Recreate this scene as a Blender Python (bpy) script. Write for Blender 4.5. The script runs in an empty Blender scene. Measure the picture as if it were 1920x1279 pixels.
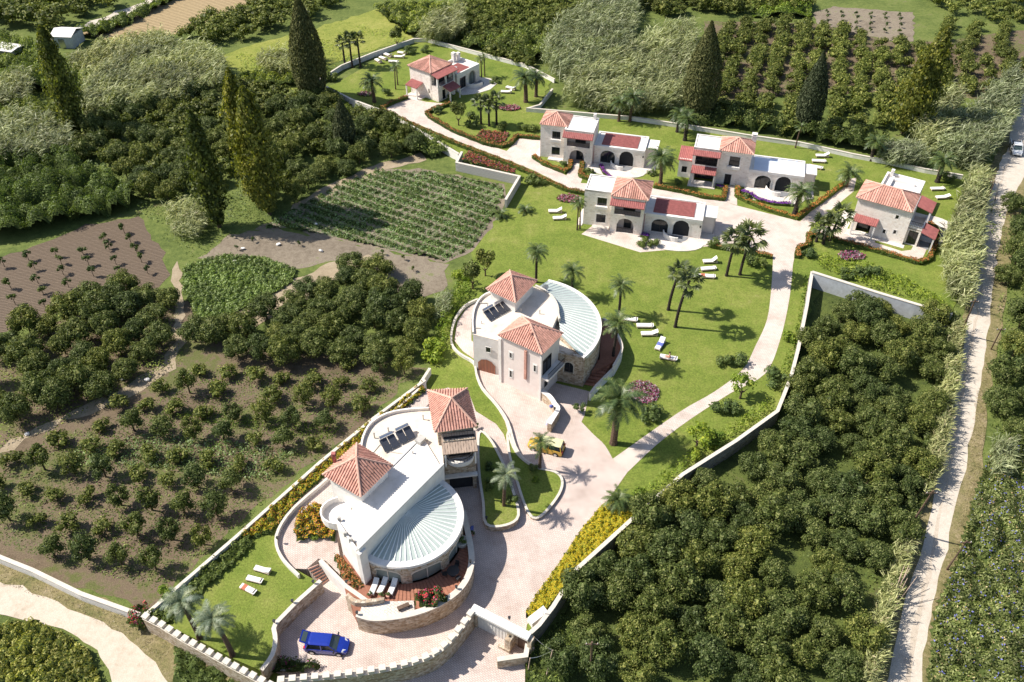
import bpy, bmesh, math, random
import numpy as np
from mathutils import Vector, Matrix, Euler
from mathutils.geometry import tessellate_polygon

# ------------------------------------------------------------------ camera, sky, sun, exposure
S = bpy.context.scene
CAM_H, PITCH, FPX = 75.7, math.radians(40.8), 1600.0        # flying height (m), angle below the horizon, focal length (px at 1920 wide)
cam = bpy.data.objects.new('camera', bpy.data.cameras.new('camera'))
S.collection.objects.link(cam)
cam.location = (0, 0, CAM_H)
cam.rotation_euler = (math.pi/2 - PITCH, 0, 0)
cam.data.sensor_width = 36.0
cam.data.lens = 36.0*FPX/1920.0
cam.data.clip_end = 3000
S.camera = cam

SUN_AZ = Vector((0.985, -0.17, 0)).normalized()              # horizontal travel of the sunlight
SUN_EL = math.radians(47.5)
W = bpy.data.worlds.new('World'); S.world = W; W.use_nodes = True
nt = W.node_tree
bg = nt.nodes['Background']
sky = nt.nodes.new('ShaderNodeTexSky'); sky.sky_type = 'NISHITA'; sky.sun_disc = False
sky.sun_elevation = SUN_EL; sky.sun_rotation = math.atan2(-SUN_AZ.x, -SUN_AZ.y)
sky.air_density = 1.0; sky.dust_density = 1.2
nt.links.new(sky.outputs[0], bg.inputs[0]); bg.inputs[1].default_value = 0.1
sun = bpy.data.objects.new('sun', bpy.data.lights.new('sun', 'SUN'))
S.collection.objects.link(sun)
sun.data.energy = 5.0; sun.data.angle = math.radians(0.5); sun.data.color = (1.0, 0.94, 0.85)
d = Vector((SUN_AZ.x*math.cos(SUN_EL), SUN_AZ.y*math.cos(SUN_EL), -math.sin(SUN_EL)))
sun.rotation_euler = d.to_track_quat('-Z', 'Y').to_euler(); sun.location = (-60, 100, 120)
S.view_settings.view_transform = 'Standard'; S.view_settings.look = 'None'
S.view_settings.exposure = 0.55; S.view_settings.gamma = 1.0; S.view_settings.use_curve_mapping = False
S.cycles.max_bounces = 5; S.cycles.diffuse_bounces = 3; S.cycles.glossy_bounces = 2; S.cycles.transmission_bounces = 3
S.cycles.transparent_max_bounces = 4; S.cycles.caustics_reflective = False; S.cycles.caustics_refractive = False

# ------------------------------------------------------------------ helpers
def at(u, v, z=0.0):
    """plan position in metres of a point surveyed from the aerial photograph (1920 x 1279) that lies at height z"""
    a, b = (u-960)/FPX, (v-639.5)/FPX
    t = (z-CAM_H)/-(math.sin(PITCH)+b*math.cos(PITCH))
    return Vector((a*t, (math.cos(PITCH)-b*math.sin(PITCH))*t, z))
def plan(pts, z=0.0):
    return [tuple(at(u, v, z)[:2]) for u, v in pts]
def smooth(pts, n=6, closed=False):
    P = [Vector(p) for p in pts]; out = []
    N = len(P); rng_ = range(N if closed else N-1)
    for i in rng_:
        g = (lambda k: P[k % N]) if closed else (lambda k: P[max(0, min(N-1, k))])
        a, b, c, e = g(i-1), g(i), g(i+1), g(i+2)
        for k in range(n):
            t = k/n
            out.append(0.5*((2*b)+(c-a)*t+(2*a-5*b+4*c-e)*t*t+(3*b-a-3*c+e)*t**3))
    if not closed: out.append(P[-1])
    return [tuple(p) for p in out]
def inside(x, y, poly):
    x = np.asarray(x); y = np.asarray(y); r = np.zeros(x.shape, bool)
    n = len(poly)
    for i in range(n):
        x1, y1 = poly[i]; x2, y2 = poly[(i+1) % n]
        if y1 == y2: continue
        c = ((y1 > y) != (y2 > y)) & (x < (x2-x1)*(y-y1)/(y2-y1)+x1)
        r ^= c
    return r
def area(poly):
    return abs(sum(poly[i-1][0]*poly[i][1]-poly[i][0]*poly[i-1][1] for i in range(len(poly))))/2
def sample(poly, n, rng):
    p = np.array(poly); lo, hi = p.min(0), p.max(0); X, Y = [], []
    got = 0
    while got < n:
        x = rng.uniform(lo[0], hi[0], 3*n+50); y = rng.uniform(lo[1], hi[1], 3*n+50)
        k = inside(x, y, poly); X.append(x[k]); Y.append(y[k]); got += k.sum()
    return np.concatenate(X)[:n], np.concatenate(Y)[:n]

def tag(o, label=None, cat=None, group=None, kind=None):
    if label: o['label'] = label
    if cat: o['category'] = cat
    if group: o['group'] = group
    if kind: o['kind'] = kind
    return o
def link(o, parent=None):
    S.collection.objects.link(o)
    if parent is not None: o.parent = parent
    return o
def empty(name, loc, label, cat, rz=0.0, group=None):
    o = bpy.data.objects.new(name, None); link(o); o.location = loc; o.rotation_euler = (0, 0, rz); o.empty_display_size = .3
    return tag(o, label, cat, group)
def dup(root, loc=None, rz=None, scale=None, label=None, group=None):
    c = root.copy(); link(c)
    if loc is not None: c.location = loc
    if rz is not None: c.rotation_euler = (0, 0, rz)
    if scale is not None: c.scale = scale if hasattr(scale, '__len__') else (scale,)*3
    if label: c['label'] = label
    if group: c['group'] = group
    for ch in list(root.children):
        k = ch.copy(); link(k, c)
        for g in list(ch.children):
            q = g.copy(); link(q, k)
    return c

class MB:
    def __init__(s): s.v, s.f, s.m, s.mi = [], [], [], 0
    def poly(s, pts):
        n = len(s.v); s.v += [tuple(p) for p in pts]; s.f.append(list(range(n, n+len(pts)))); s.m.append(s.mi)
    def hexa(s, p):                                     # p: 4 bottom points, 4 top points, both counter-clockwise from above
        n = len(s.v); s.v += [tuple(q) for q in p]
        for q in ((3,2,1,0), (4,5,6,7), (0,1,5,4), (1,2,6,5), (2,3,7,6), (3,0,4,7)):
            s.f.append([n+i for i in q]); s.m.append(s.mi)
    def box(s, x0, x1, y0, y1, z0, z1, tf=None):
        p = [(x0,y0,z0),(x1,y0,z0),(x1,y1,z0),(x0,y1,z0),(x0,y0,z1),(x1,y0,z1),(x1,y1,z1),(x0,y1,z1)]
        s.hexa([tf(*q) for q in p] if tf else p)
    def prism(s, poly, z0, z1, bottom=False):
        a = sum(poly[i-1][0]*poly[i][1]-poly[i][0]*poly[i-1][1] for i in range(len(poly)))
        if a < 0: poly = poly[::-1]
        n = len(s.v); k = len(poly)
        s.v += [(x, y, z0) for x, y in poly]+[(x, y, z1) for x, y in poly]
        s.f.append([n+k+i for i in range(k)]); s.m.append(s.mi)
        if bottom: s.f.append([n+k-1-i for i in range(k)]); s.m.append(s.mi)
        for i in range(k):
            j = (i+1) % k; s.f.append([n+i, n+j, n+k+j, n+k+i]); s.m.append(s.mi)
    def tube(s, p0, p1, r0, r1=None, n=8, cap=True):
        p0, p1 = Vector(p0), Vector(p1); r1 = r0 if r1 is None else r1
        q = (p1-p0).to_track_quat('Z', 'Y'); b = len(s.v)
        for p, r in ((p0, r0), (p1, r1)):
            for i in range(n):
                a = 2*math.pi*i/n; s.v.append(tuple(p+q @ Vector((r*math.cos(a), r*math.sin(a), 0))))
        for i in range(n):
            j = (i+1) % n; s.f.append([b+i, b+j, b+n+j, b+n+i]); s.m.append(s.mi)
        if cap:
            s.f.append([b+n+i for i in range(n)]); s.m.append(s.mi)
            s.f.append([b+n-1-i for i in range(n)]); s.m.append(s.mi)
    def rings(s, rings, cap=True, closed=True):          # loft equal-length rings of points
        b = len(s.v); k = len(rings[0])
        for r in rings: s.v += [tuple(p) for p in r]
        for a in range(len(rings)-1):
            for i in range(k if closed else k-1):
                j = (i+1) % k; s.f.append([b+a*k+i, b+a*k+j, b+(a+1)*k+j, b+(a+1)*k+i]); s.m.append(s.mi)
        if cap:
            s.f.append([b+k-1-i for i in range(k)]); s.m.append(s.mi)
            s.f.append([b+(len(rings)-1)*k+i for i in range(k)]); s.m.append(s.mi)
    def lathe(s, prof, c=(0,0,0), n=16):
        s.rings([[(c[0]+r*math.cos(2*math.pi*i/n), c[1]+r*math.sin(2*math.pi*i/n), c[2]+z) for i in range(n)] for r, z in prof])
    def wall(s, pts, th, z0, z1, closed=False, cap=None):
        """a wall of thickness th along a polyline; z0/z1 numbers or lists; cap: (material index, overhang, height) of a coping"""
        P = [Vector(p[:2]) for p in pts]; n = len(P); L, R = [], []
        for i in range(n):
            a = P[(i-1) % n] if (closed or i > 0) else None; c = P[(i+1) % n] if (closed or i < n-1) else None
            d1 = (P[i]-a).normalized() if a is not None else None; d2 = (c-P[i]).normalized() if c is not None else None
            t = ((d1 or d2)+(d2 or d1)).normalized(); nn = Vector((-t.y, t.x))
            k = 1.0/max(.4, abs(nn.dot(Vector((-(d1 or d2).y, (d1 or d2).x)))))
            L.append((P[i], nn*k)); 
        f = lambda z, i: z[i % n] if hasattr(z, '__len__') else z
        for i in range(n if closed else n-1):
            j = (i+1) % n
            (p, a), (q, b) = L[i], L[j]
            pts8 = [p-a*th/2, q-b*th/2, q+b*th/2, p+a*th/2]
            s.hexa([(w.x, w.y, f(z0, kk)) for w, kk in zip(pts8, (i,j,j,i))]+[(w.x, w.y, f(z1, kk)) for w, kk in zip(pts8, (i,j,j,i))])
            if cap:
                mi = s.mi; s.mi = cap[0]; t2 = th/2+cap[1]
                pts8 = [p-a*t2, q-b*t2, q+b*t2, p+a*t2]
                s.hexa([(w.x, w.y, f(z1, kk)+.002) for w, kk in zip(pts8, (i,j,j,i))]+[(w.x, w.y, f(z1, kk)+cap[2]) for w, kk in zip(pts8, (i,j,j,i))])
                s.mi = mi
    def build(s, name, mats, parent=None, sm=False):
        me = bpy.data.meshes.new(name); me.from_pydata(s.v, [], s.f); me.update()
        for m in (mats if isinstance(mats, (list, tuple)) else [mats]): me.materials.append(m)
        if any(s.m): me.polygons.foreach_set('material_index', s.m)
        if sm: me.polygons.foreach_set('use_smooth', [True]*len(me.polygons))
        return link(bpy.data.objects.new(name, me), parent)

def quads_mesh(name, V, mats, mi=None):
    """V: (n,4,3) array of quads"""
    n = len(V); me = bpy.data.meshes.new(name)
    me.vertices.add(n*4); me.vertices.foreach_set('co', np.ascontiguousarray(V, np.float32).ravel())
    me.loops.add(n*4); me.loops.foreach_set('vertex_index', np.arange(n*4, dtype=np.int32))
    me.polygons.add(n); me.polygons.foreach_set('loop_start', np.arange(0, n*4, 4, dtype=np.int32))
    try: me.polygons.foreach_set('loop_total', np.full(n, 4, np.int32))
    except Exception: pass
    for m in (mats if isinstance(mats, (list, tuple)) else [mats]): me.materials.append(m)
    if mi is not None: me.polygons.foreach_set('material_index', np.asarray(mi, np.int32))
    me.update(calc_edges=True)
    return me
def unit(a): return a/np.maximum(np.linalg.norm(a, axis=-1, keepdims=True), 1e-9)
def leaves(C, N, size, rng, aspect=.55, along=None):
    """rhombic leaves at centres C with normals N; along: preferred direction of the blade"""
    C = np.asarray(C, float); n = len(C); N = unit(np.asarray(N, float)+1e-6)
    t = rng.normal(size=(n, 3)) if along is None else np.asarray(along, float)+.25*rng.normal(size=(n, 3))
    t = unit(t-(t*N).sum(1, keepdims=True)*N); b = np.cross(N, t)
    s = np.broadcast_to(np.asarray(size, float), (n,))[:, None]
    return np.stack([C-t*s, C-b*s*aspect+N*s*.1, C+t*s, C+b*s*aspect+N*s*.1], 1)

# ------------------------------------------------------------------ materials
def nmat(name):
    m = bpy.data.materials.new(name); m.use_nodes = True; t = m.node_tree
    return m, t, t.nodes['Principled BSDF']
def N(t, typ, **k):
    n = t.nodes.new(typ)
    for a, b in k.items(): setattr(n, a, b)
    return n
def ramp(t, fac, stops):
    r = N(t, 'ShaderNodeValToRGB'); e = r.color_ramp.elements
    while len(e) < len(stops): e.new(.5)
    for el, (p, c) in zip(e, stops): el.position = p; el.color = (*c, 1)
    t.links.new(fac, r.inputs[0]); return r.outputs[0]
def noise(t, vec, scale, detail=5, rough=.6):
    n = N(t, 'ShaderNodeTexNoise'); n.inputs['Scale'].default_value = scale; n.inputs['Detail'].default_value = detail; n.inputs['Roughness'].default_value = rough
    if vec is not None: t.links.new(vec, n.inputs['Vector'])
    return n.outputs['Fac']
def mixc(t, fac, a, b, mode='MIX'):
    m = N(t, 'ShaderNodeMix'); m.data_type = 'RGBA'; m.blend_type = mode
    for i, v in ((0, fac), (6, a), (7, b)):
        if hasattr(v, 'is_linked') or hasattr(v, 'links'): t.links.new(v, m.inputs[i])
        elif isinstance(v, tuple): m.inputs[i].default_value = (*v, 1)
        else: m.inputs[i].default_value = v
    return m.outputs[2]
def bump(t, b, h, strength, dist=.05):
    n = N(t, 'ShaderNodeBump'); n.inputs['Strength'].default_value = strength; n.inputs['Distance'].default_value = dist
    t.links.new(h, n.inputs['Height']); t.links.new(n.outputs[0], b.inputs['Normal'])
def pos(t): return N(t, 'ShaderNodeNewGeometry').outputs['Position']
def objc(t): return N(t, 'ShaderNodeTexCoord').outputs['Object']

def patchy(name, cols, scales=(.15, 1.3), rough=.9, bmp=.4, bscale=6, fine=None):
    """ground-like material: big patches of cols varied by a finer noise"""
    m, t, b = nmat(name); p = pos(t)
    n1 = noise(t, p, scales[0], 4); n2 = noise(t, p, scales[1], 6, .7)
    a = N(t, 'ShaderNodeMath', operation='MULTIPLY_ADD'); a.inputs[1].default_value = .5
    t.links.new(n1, a.inputs[0]); h = N(t, 'ShaderNodeMath', operation='MULTIPLY'); h.inputs[1].default_value = .5
    t.links.new(n2, h.inputs[0]); t.links.new(h.outputs[0], a.inputs[2])
    k = len(cols); c = ramp(t, a.outputs[0], [(.32+.36*i/max(1, k-1), cc) for i, cc in enumerate(cols)])
    if fine:
        n3 = noise(t, p, fine[0], 3, .7)
        c = mixc(t, 1.0, c, ramp(t, n3, [(.3, (1-fine[1],)*3), (.7, (1+fine[1],)*3)]), 'MULTIPLY')
    t.links.new(c, b.inputs['Base Color']); b.inputs['Roughness'].default_value = rough; b.inputs['Specular IOR Level'].default_value = .15
    bump(t, b, noise(t, p, bscale, 4), bmp, .1)
    return m
def leafmat(name, c0, c1, c2=None, trans=.25, rough=.55, spec=.25, big=None):
    """leaves: colour differs leaf by leaf, tree by tree"""
    m, t, b = nmat(name)
    g = N(t, 'ShaderNodeNewGeometry'); oi = N(t, 'ShaderNodeObjectInfo')
    st = [(0, c0), (.65, c1), (1, c2 or c1)]
    c = ramp(t, g.outputs['Random Per Island'], st)
    r = ramp(t, oi.outputs['Random'], [(0, (.66, .74, .80)), (.35, (.92, .95, .95)), (.7, (1.08, 1.06, .95)), (1, (1.34, 1.24, .95))])
    c = mixc(t, 1.0, c, r, 'MULTIPLY')
    if big:
        c = mixc(t, 1.0, c, ramp(t, noise(t, g.outputs['Position'], big[0], 3), [(.35, (1-big[1],)*3), (.65, (1+big[1], 1+big[1], 1+big[1]*.6))]), 'MULTIPLY')
    t.links.new(c, b.inputs['Base Color']); b.inputs['Roughness'].default_value = rough; b.inputs['Specular IOR Level'].default_value = spec
    tr = N(t, 'ShaderNodeBsdfTranslucent'); mx = N(t, 'ShaderNodeMixShader'); mx.inputs[0].default_value = trans
    t.links.new(mixc(t, 1.0, c, (1.3, 1.35, .6), 'MULTIPLY'), tr.inputs[0])
    t.links.new(b.outputs[0], mx.inputs[1]); t.links.new(tr.outputs[0], mx.inputs[2])
    t.links.new(mx.outputs[0], t.nodes['Material Output'].inputs[0])
    return m
def plain(name, col, rough=.7, var=.12, scale=3., spec=.3, metal=0, bmp=.15, stain=0., bscale=18):
    m, t, b = nmat(name); p = objc(t)
    c = mixc(t, 1.0, col, ramp(t, noise(t, p, scale, 6), [(.3, (1-var,)*3), (.7, (1+var,)*3)]), 'MULTIPLY')
    if stain: c = mixc(t, ramp(t, noise(t, p, .7, 7, .7), [(.5, (0,0,0)), (.75, (stain,)*3)]), c, (col[0]*.55, col[1]*.5, col[2]*.42))
    t.links.new(c, b.inputs['Base Color']); b.inputs['Roughness'].default_value = rough; b.inputs['Specular IOR Level'].default_value = spec; b.inputs['Metallic'].default_value = metal
    if bmp: bump(t, b, noise(t, p, bscale, 4), bmp, .03)
    return m
def stonemat(name, cols, scale=3.2, mortar=(.42, .36, .29), bmp=.7):
    m, t, b = nmat(name); p = objc(t)
    mp = N(t, 'ShaderNodeMapping'); mp.inputs['Scale'].default_value = (1, 1, 1.5); t.links.new(p, mp.inputs[0])
    v = N(t, 'ShaderNodeTexVoronoi'); v.inputs['Scale'].default_value = scale; t.links.new(mp.outputs[0], v.inputs['Vector'])
    e = N(t, 'ShaderNodeTexVoronoi', feature='DISTANCE_TO_EDGE'); e.inputs['Scale'].default_value = scale; t.links.new(mp.outputs[0], e.inputs['Vector'])
    sp = N(t, 'ShaderNodeSeparateColor'); t.links.new(v.outputs['Color'], sp.inputs[0])
    c = ramp(t, sp.outputs[0], [(i/(len(cols)-1), q) for i, q in enumerate(cols)])
    c = mixc(t, 1.0, c, ramp(t, noise(t, p, .6, 5), [(.3, (.86, .86, .86)), (.7, (1.12, 1.1, 1.08))]), 'MULTIPLY')
    k = ramp(t, e.outputs['Distance'], [(.02, (0,0,0)), (.07, (1,1,1))])
    c = mixc(t, k, mortar, c); t.links.new(c, b.inputs['Base Color']); b.inputs['Roughness'].default_value = .9; b.inputs['Specular IOR Level'].default_value = .15
    bump(t, b, k, bmp, .05); return m
def bandmat(name, col, col2, scale, rough=.7, dirx=(1,0,0), spec=.3, dist=.06):
    """boards, tiles or furrows: wave bands along an object axis"""
    m, t, b = nmat(name); p = objc(t)
    w = N(t, 'ShaderNodeTexWave'); w.inputs['Scale'].default_value = scale; w.inputs['Distortion'].default_value = .6; w.inputs['Detail'].default_value = 2
    mp = N(t, 'ShaderNodeMapping'); mp.inputs['Rotation'].default_value = (0, 0, -math.atan2(dirx[1], dirx[0])); t.links.new(p, mp.inputs[0]); t.links.new(mp.outputs[0], w.inputs[0])
    c = mixc(t, w.outputs['Fac'], col2, col)
    c = mixc(t, 1.0, c, ramp(t, noise(t, p, 1.1, 6), [(.3, (.8, .8, .8)), (.7, (1.15, 1.15, 1.15))]), 'MULTIPLY')
    t.links.new(c, b.inputs['Base Color']); b.inputs['Roughness'].default_value = rough; b.inputs['Specular IOR Level'].default_value = spec
    bump(t, b, w.outputs['Fac'], .6, dist); return m
def gloss(name, col, rough=.15, metal=0., coat=0.):
    m, t, b = nmat(name); b.inputs['Base Color'].default_value = (*col, 1); b.inputs['Roughness'].default_value = rough; b.inputs['Metallic'].default_value = metal
    b.inputs['Coat Weight'].default_value = coat
    t.links.new(mixc(t, 1.0, col, ramp(t, noise(t, objc(t), 4, 4), [(.3, (.9,)*3), (.7, (1.08,)*3)]), 'MULTIPLY'), b.inputs['Base Color'])
    return m

M = {}
M['ground'] = patchy('weedy_ground', [(.05,.065,.02), (.09,.12,.03), (.14,.17,.045), (.16,.135,.08)], (.12, 1.1), fine=(9, .45))
M['orchard_soil'] = patchy('orchard_soil', [(.07,.085,.026), (.12,.09,.058), (.16,.12,.08), (.105,.12,.036), (.14,.105,.072)], (.10, .9), fine=(8, .35))
M['lawn'] = patchy('mown_lawn', [(.085,.13,.022), (.135,.182,.03), (.165,.206,.038), (.205,.23,.052), (.28,.265,.10)], (.11, .55), fine=(5, .32), bmp=.8, bscale=12)
M['soil'] = None
M['fallow'] = patchy('fallow_soil', [(.13,.105,.075), (.19,.155,.115), (.24,.20,.15), (.15,.17,.06)], (.15, 1.2), fine=(10, .3))
M['sand'] = patchy('sandy_path', [(.24,.19,.125), (.33,.265,.18), (.40,.33,.24)], (.3, 2), fine=(9, .2))
M['lane'] = patchy('chalky_lane', [(.41,.345,.275), (.50,.44,.365), (.56,.50,.425), (.48,.415,.34)], (.25, 1.6), fine=(12, .12), bmp=.25)
M['road'] = patchy('tan_dirt_road', [(.38,.31,.23), (.50,.425,.335), (.56,.485,.395), (.46,.385,.29)], (.3, 1.6), fine=(12, .16), bmp=.3)
M['floor'] = patchy('shaded_orchard_floor', [(.035,.045,.016), (.06,.08,.022), (.10,.125,.03), (.10,.085,.05)], (.2, 1.2), fine=(9, .4))  # tree shade is put into this darker floor colour
M['lanecrown'] = patchy('lane_crown', [(.36,.30,.23), (.48,.41,.33), (.53,.46,.38)], (.3, 2), fine=(12, .2), bmp=.3)
M['meadow'] = patchy('dry_meadow', [(.12,.16,.03), (.22,.24,.05), (.32,.30,.09)], (.10, .9), fine=(6, .35))
M['verge'] = patchy('dry_verge', [(.10,.11,.035), (.20,.17,.08), (.30,.24,.15)], (.35, 2), fine=(9, .4))
m, t, b = nmat('ploughed_soil'); p = pos(t)
mp = N(t, 'ShaderNodeMapping'); mp.inputs['Rotation'].default_value = (0, 0, math.radians(-14)); t.links.new(p, mp.inputs[0])
w = N(t, 'ShaderNodeTexWave', bands_direction='Y'); w.inputs['Scale'].default_value = .8; w.inputs['Distortion'].default_value = 2.4; w.inputs['Detail'].default_value = 3; w.inputs['Detail Scale'].default_value = 1.5
t.links.new(mp.outputs[0], w.inputs[0])
c = mixc(t, w.outputs['Fac'], (.125,.088,.058), (.175,.128,.088)); c = mixc(t, 1.0, c, ramp(t, noise(t, p, 5, 6, .75), [(.3, (.65,)*3), (.7, (1.25,)*3)]), 'MULTIPLY')
t.links.new(c, b.inputs['Base Color']); b.inputs['Roughness'].default_value = .95; bump(t, b, w.outputs['Fac'], .9, .15); M['soil'] = m
m, t, b = nmat('stubble_rows'); p = pos(t)
mp = N(t, 'ShaderNodeMapping'); mp.inputs['Rotation'].default_value = (0, 0, math.radians(-28)); t.links.new(p, mp.inputs[0])
w = N(t, 'ShaderNodeTexWave', bands_direction='Y'); w.inputs['Scale'].default_value = .3; w.inputs['Distortion'].default_value = .8; t.links.new(mp.outputs[0], w.inputs[0])
c = mixc(t, w.outputs['Fac'], (.24,.17,.085), (.40,.30,.16)); c = mixc(t, 1.0, c, ramp(t, noise(t, p, 1.5, 6, .75), [(.3, (.8,)*3), (.7, (1.15,)*3)]), 'MULTIPLY')
t.links.new(c, b.inputs['Base Color']); b.inputs['Roughness'].default_value = .95; bump(t, b, w.outputs['Fac'], .7, .2); M['stubble'] = m
def paving(name, c1, c2, mortar, sc):
    m, t, b = nmat(name); p = pos(t)
    mp = N(t, 'ShaderNodeMapping'); mp.inputs['Rotation'].default_value = (0, 0, math.radians(35)); t.links.new(p, mp.inputs[0])
    k = N(t, 'ShaderNodeTexBrick'); k.inputs['Scale'].default_value = sc; k.inputs['Color1'].default_value = (*c1, 1); k.inputs['Color2'].default_value = (*c2, 1); k.inputs['Mortar'].default_value = (*mortar, 1)
    k.inputs['Mortar Size'].default_value = .035; k.inputs['Bias'].default_value = 0; t.links.new(mp.outputs[0], k.inputs[0])
    c = mixc(t, 1.0, k.outputs['Color'], ramp(t, noise(t, p, .35, 6, .65), [(.28, (.76, .74, .72)), (.5, (.98,.98,.98)), (.7, (1.12, 1.12, 1.12))]), 'MULTIPLY')
    c = mixc(t, ramp(t, noise(t, p, .9, 7, .75), [(.54, (0,0,0)), (.72, (.5,)*3)]), c, (c1[0]*.72, c1[1]*.62, c1[2]*.55))
    t.links.new(c, b.inputs['Base Color']); b.inputs['Roughness'].default_value = .8; b.inputs['Specular IOR Level'].default_value = .2
    bump(t, b, k.outputs['Fac'], -.3, .02); return m
M['paving'] = paving('pink_paving', (.565,.465,.415), (.64,.535,.475), (.40,.32,.28), 1.4)
M['drive'] = paving('pale_drive', (.60,.51,.445), (.66,.565,.50), (.46,.385,.335), 1.2)
M['terrace'] = paving('terracotta_tiles', (.30,.125,.075), (.36,.155,.095), (.22,.11,.08), 2.4)
M['paleflag'] = paving('pale_flagstones', (.68,.62,.56), (.74,.68,.62), (.5,.45,.40), 1.0)
M['stucco'] = plain('white_stucco', (.76,.725,.685), .85, .07, 1.2, .2, stain=.3)
M['roofwhite'] = plain('white_roof_coating', (.73,.695,.65), .8, .08, .8, .2, stain=.4)
M['roofcream'] = plain('cream_roof_screed', (.68,.60,.51), .85, .1, .8, .2, stain=.45)
M['pinkstucco'] = plain('pinkish_stucco', (.76,.67,.62), .85, .06, 1.5, .2, stain=.15)
M['stone'] = stonemat('honey_stone', [(.30,.215,.14), (.44,.34,.24), (.56,.46,.35), (.62,.54,.44)])
M['palestone'] = stonemat('pale_limestone', [(.72,.635,.555), (.82,.745,.67), (.86,.80,.735), (.77,.69,.61)], 2.6, (.84,.78,.71), .3)
M['rubble'] = stonemat('grey_rubble', [(.20,.185,.17), (.30,.28,.25), (.38,.35,.32)], 2.6)
M['concrete'] = plain('weathered_concrete', (.46,.44,.41), .9, .18, 2, .2, stain=.5)
M['greywall'] = plain('grey_rendered_wall', (.48,.50,.52), .9, .15, 1.5, .2, stain=.4)
M['coping'] = plain('pale_coping', (.60,.545,.47), .85, .1, 2.5, .2, stain=.2)
M['tile'] = plain('terracotta_tile', (.55,.295,.23), .8, .3, 2.6, .2, bmp=.2, stain=.45)
t = M['tile'].node_tree; b = t.nodes['Principled BSDF']; old = b.inputs['Base Color'].links[0].from_socket
t.links.new(mixc(t, 1.0, old, ramp(t, N(t, 'ShaderNodeNewGeometry').outputs['Random Per Island'], [(0, (.66,.62,.60)), (.5, (1,1,1)), (1, (1.2,1.22,1.22))]), 'MULTIPLY'), b.inputs['Base Color'])
M['tileridge'] = plain('ridge_tile', (.60,.36,.28), .75, .18, 2.2, .25)
M['redtile'] = plain('red_roof_tile', (.35,.122,.11), .7, .2, 2.0, .3, stain=.2)
M['teal'] = plain('pale_green_roof_sheet', (.40,.455,.425), .38, .06, 1.0, .5, bmp=.03, stain=.1)
M['tealrib'] = plain('roof_batten', (.80,.81,.77), .5, .08, 2, .4, bmp=.03)
M['blueroof'] = plain('bluish_roof_paint', (.62,.67,.76), .6, .05, 1, .3)
M['wood'] = plain('brown_wood', (.13,.085,.06), .7, .3, 4, .3)
M['palewood'] = bandmat('weathered_boards', (.52,.40,.31), (.40,.29,.22), 2.6)
M['step'] = plain('terracotta_step', (.34,.15,.095), .8, .2, 3)
M['pane'] = gloss('dark_window_glass', (.018,.022,.026), .06)
M['lightpane'] = gloss('pale_window_glass', (.22,.25,.23), .12)
M['frame'] = gloss('dark_window_frame', (.03,.025,.022), .45)
M['whiteframe'] = gloss('white_frame', (.72,.70,.66), .5)
M['dark'] = plain('dark_recess', (.03,.03,.033), .8, .2)  # near-black colour stands in for the unlit inside behind openings
M['greyfloor'] = plain('grey_render_with_shade', (.20,.205,.215), .7, .12)  # the grey also carries the shade of the half round basins
M['iron'] = gloss('black_iron', (.02,.02,.022), .45)
M['steel'] = gloss('brushed_steel', (.55,.57,.60), .3, .9)
M['solar'] = gloss('solar_absorber', (.05,.055,.07), .3, 0, .5)
M['bark'] = plain('tree_bark', (.10,.075,.05), .95, .35, 6, .1, bmp=.6)
M['palmbark'] = plain('palm_trunk', (.115,.078,.055), .95, .4, 7, .1, bmp=.9, bscale=9)
M['darkbark'] = plain('dark_palm_trunk', (.045,.036,.03), .95, .4, 7, .1, bmp=.9, bscale=9)
M['citrus'] = leafmat('citrus_leaf', (.034,.050,.012), (.105,.135,.034), (.27,.285,.105), .252, .5, .14)
M['citrusfar'] = leafmat('far_citrus_leaf', (.034,.050,.013), (.095,.125,.034), (.23,.25,.095), .25, .5, .14, big=(.03, .25))
M['young'] = leafmat('young_citrus_leaf', (.04,.065,.016), (.08,.12,.025), (.12,.16,.04), .25)
M['cane'] = leafmat('cane_leaf', (.15,.18,.09), (.28,.31,.18), (.44,.46,.31), .2, .5, .2, big=(.12, .3))
M['plume'] = leafmat('cane_plume', (.26,.235,.17), (.36,.33,.25), None, .3)
M['bramble'] = leafmat('bramble_leaf', (.07,.10,.02), (.19,.24,.055), (.33,.36,.12), .3, big=(.2, .25))
M['weed'] = leafmat('weed_leaf', (.07,.10,.022), (.15,.20,.042), (.27,.30,.09), .25, big=(.15, .35))
M['crop'] = leafmat('crop_leaf', (.10,.15,.04), (.22,.30,.09), (.42,.50,.27), .25, big=(.25, .3))
M['tuft'] = leafmat('grass_tuft', (.08,.12,.02), (.16,.20,.03), (.30,.30,.09), .2, big=(.3, .3))
M['bank'] = leafmat('bank_leaf', (.11,.135,.034), (.25,.27,.08), (.42,.41,.18), .3, big=(.35, .3))
M['dry'] = leafmat('dry_grass', (.22,.17,.09), (.34,.27,.16), (.42,.36,.24), .2)
M['cypress'] = leafmat('cypress_spray', (.045,.056,.025), (.09,.102,.048), (.15,.155,.08), .12, .7, .1)
M['poplar'] = leafmat('poplar_leaf', (.055,.07,.016), (.14,.16,.034), (.30,.29,.07), .35, .5, .2)
M['palm'] = leafmat('palm_leaflet', (.045,.075,.020), (.085,.125,.035), (.15,.18,.06), .2, .45, .4)
M['greypalm'] = leafmat('grey_palm_leaflet', (.11,.145,.085), (.17,.21,.13), (.24,.27,.18), .2, .45, .4)
M['fan'] = leafmat('fan_palm_leaf', (.04,.056,.02), (.09,.115,.036), (.15,.175,.065), .2, .45, .4)
M['shrub'] = leafmat('shrub_leaf', (.05,.075,.02), (.11,.155,.04), (.19,.23,.07), .2)
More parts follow.
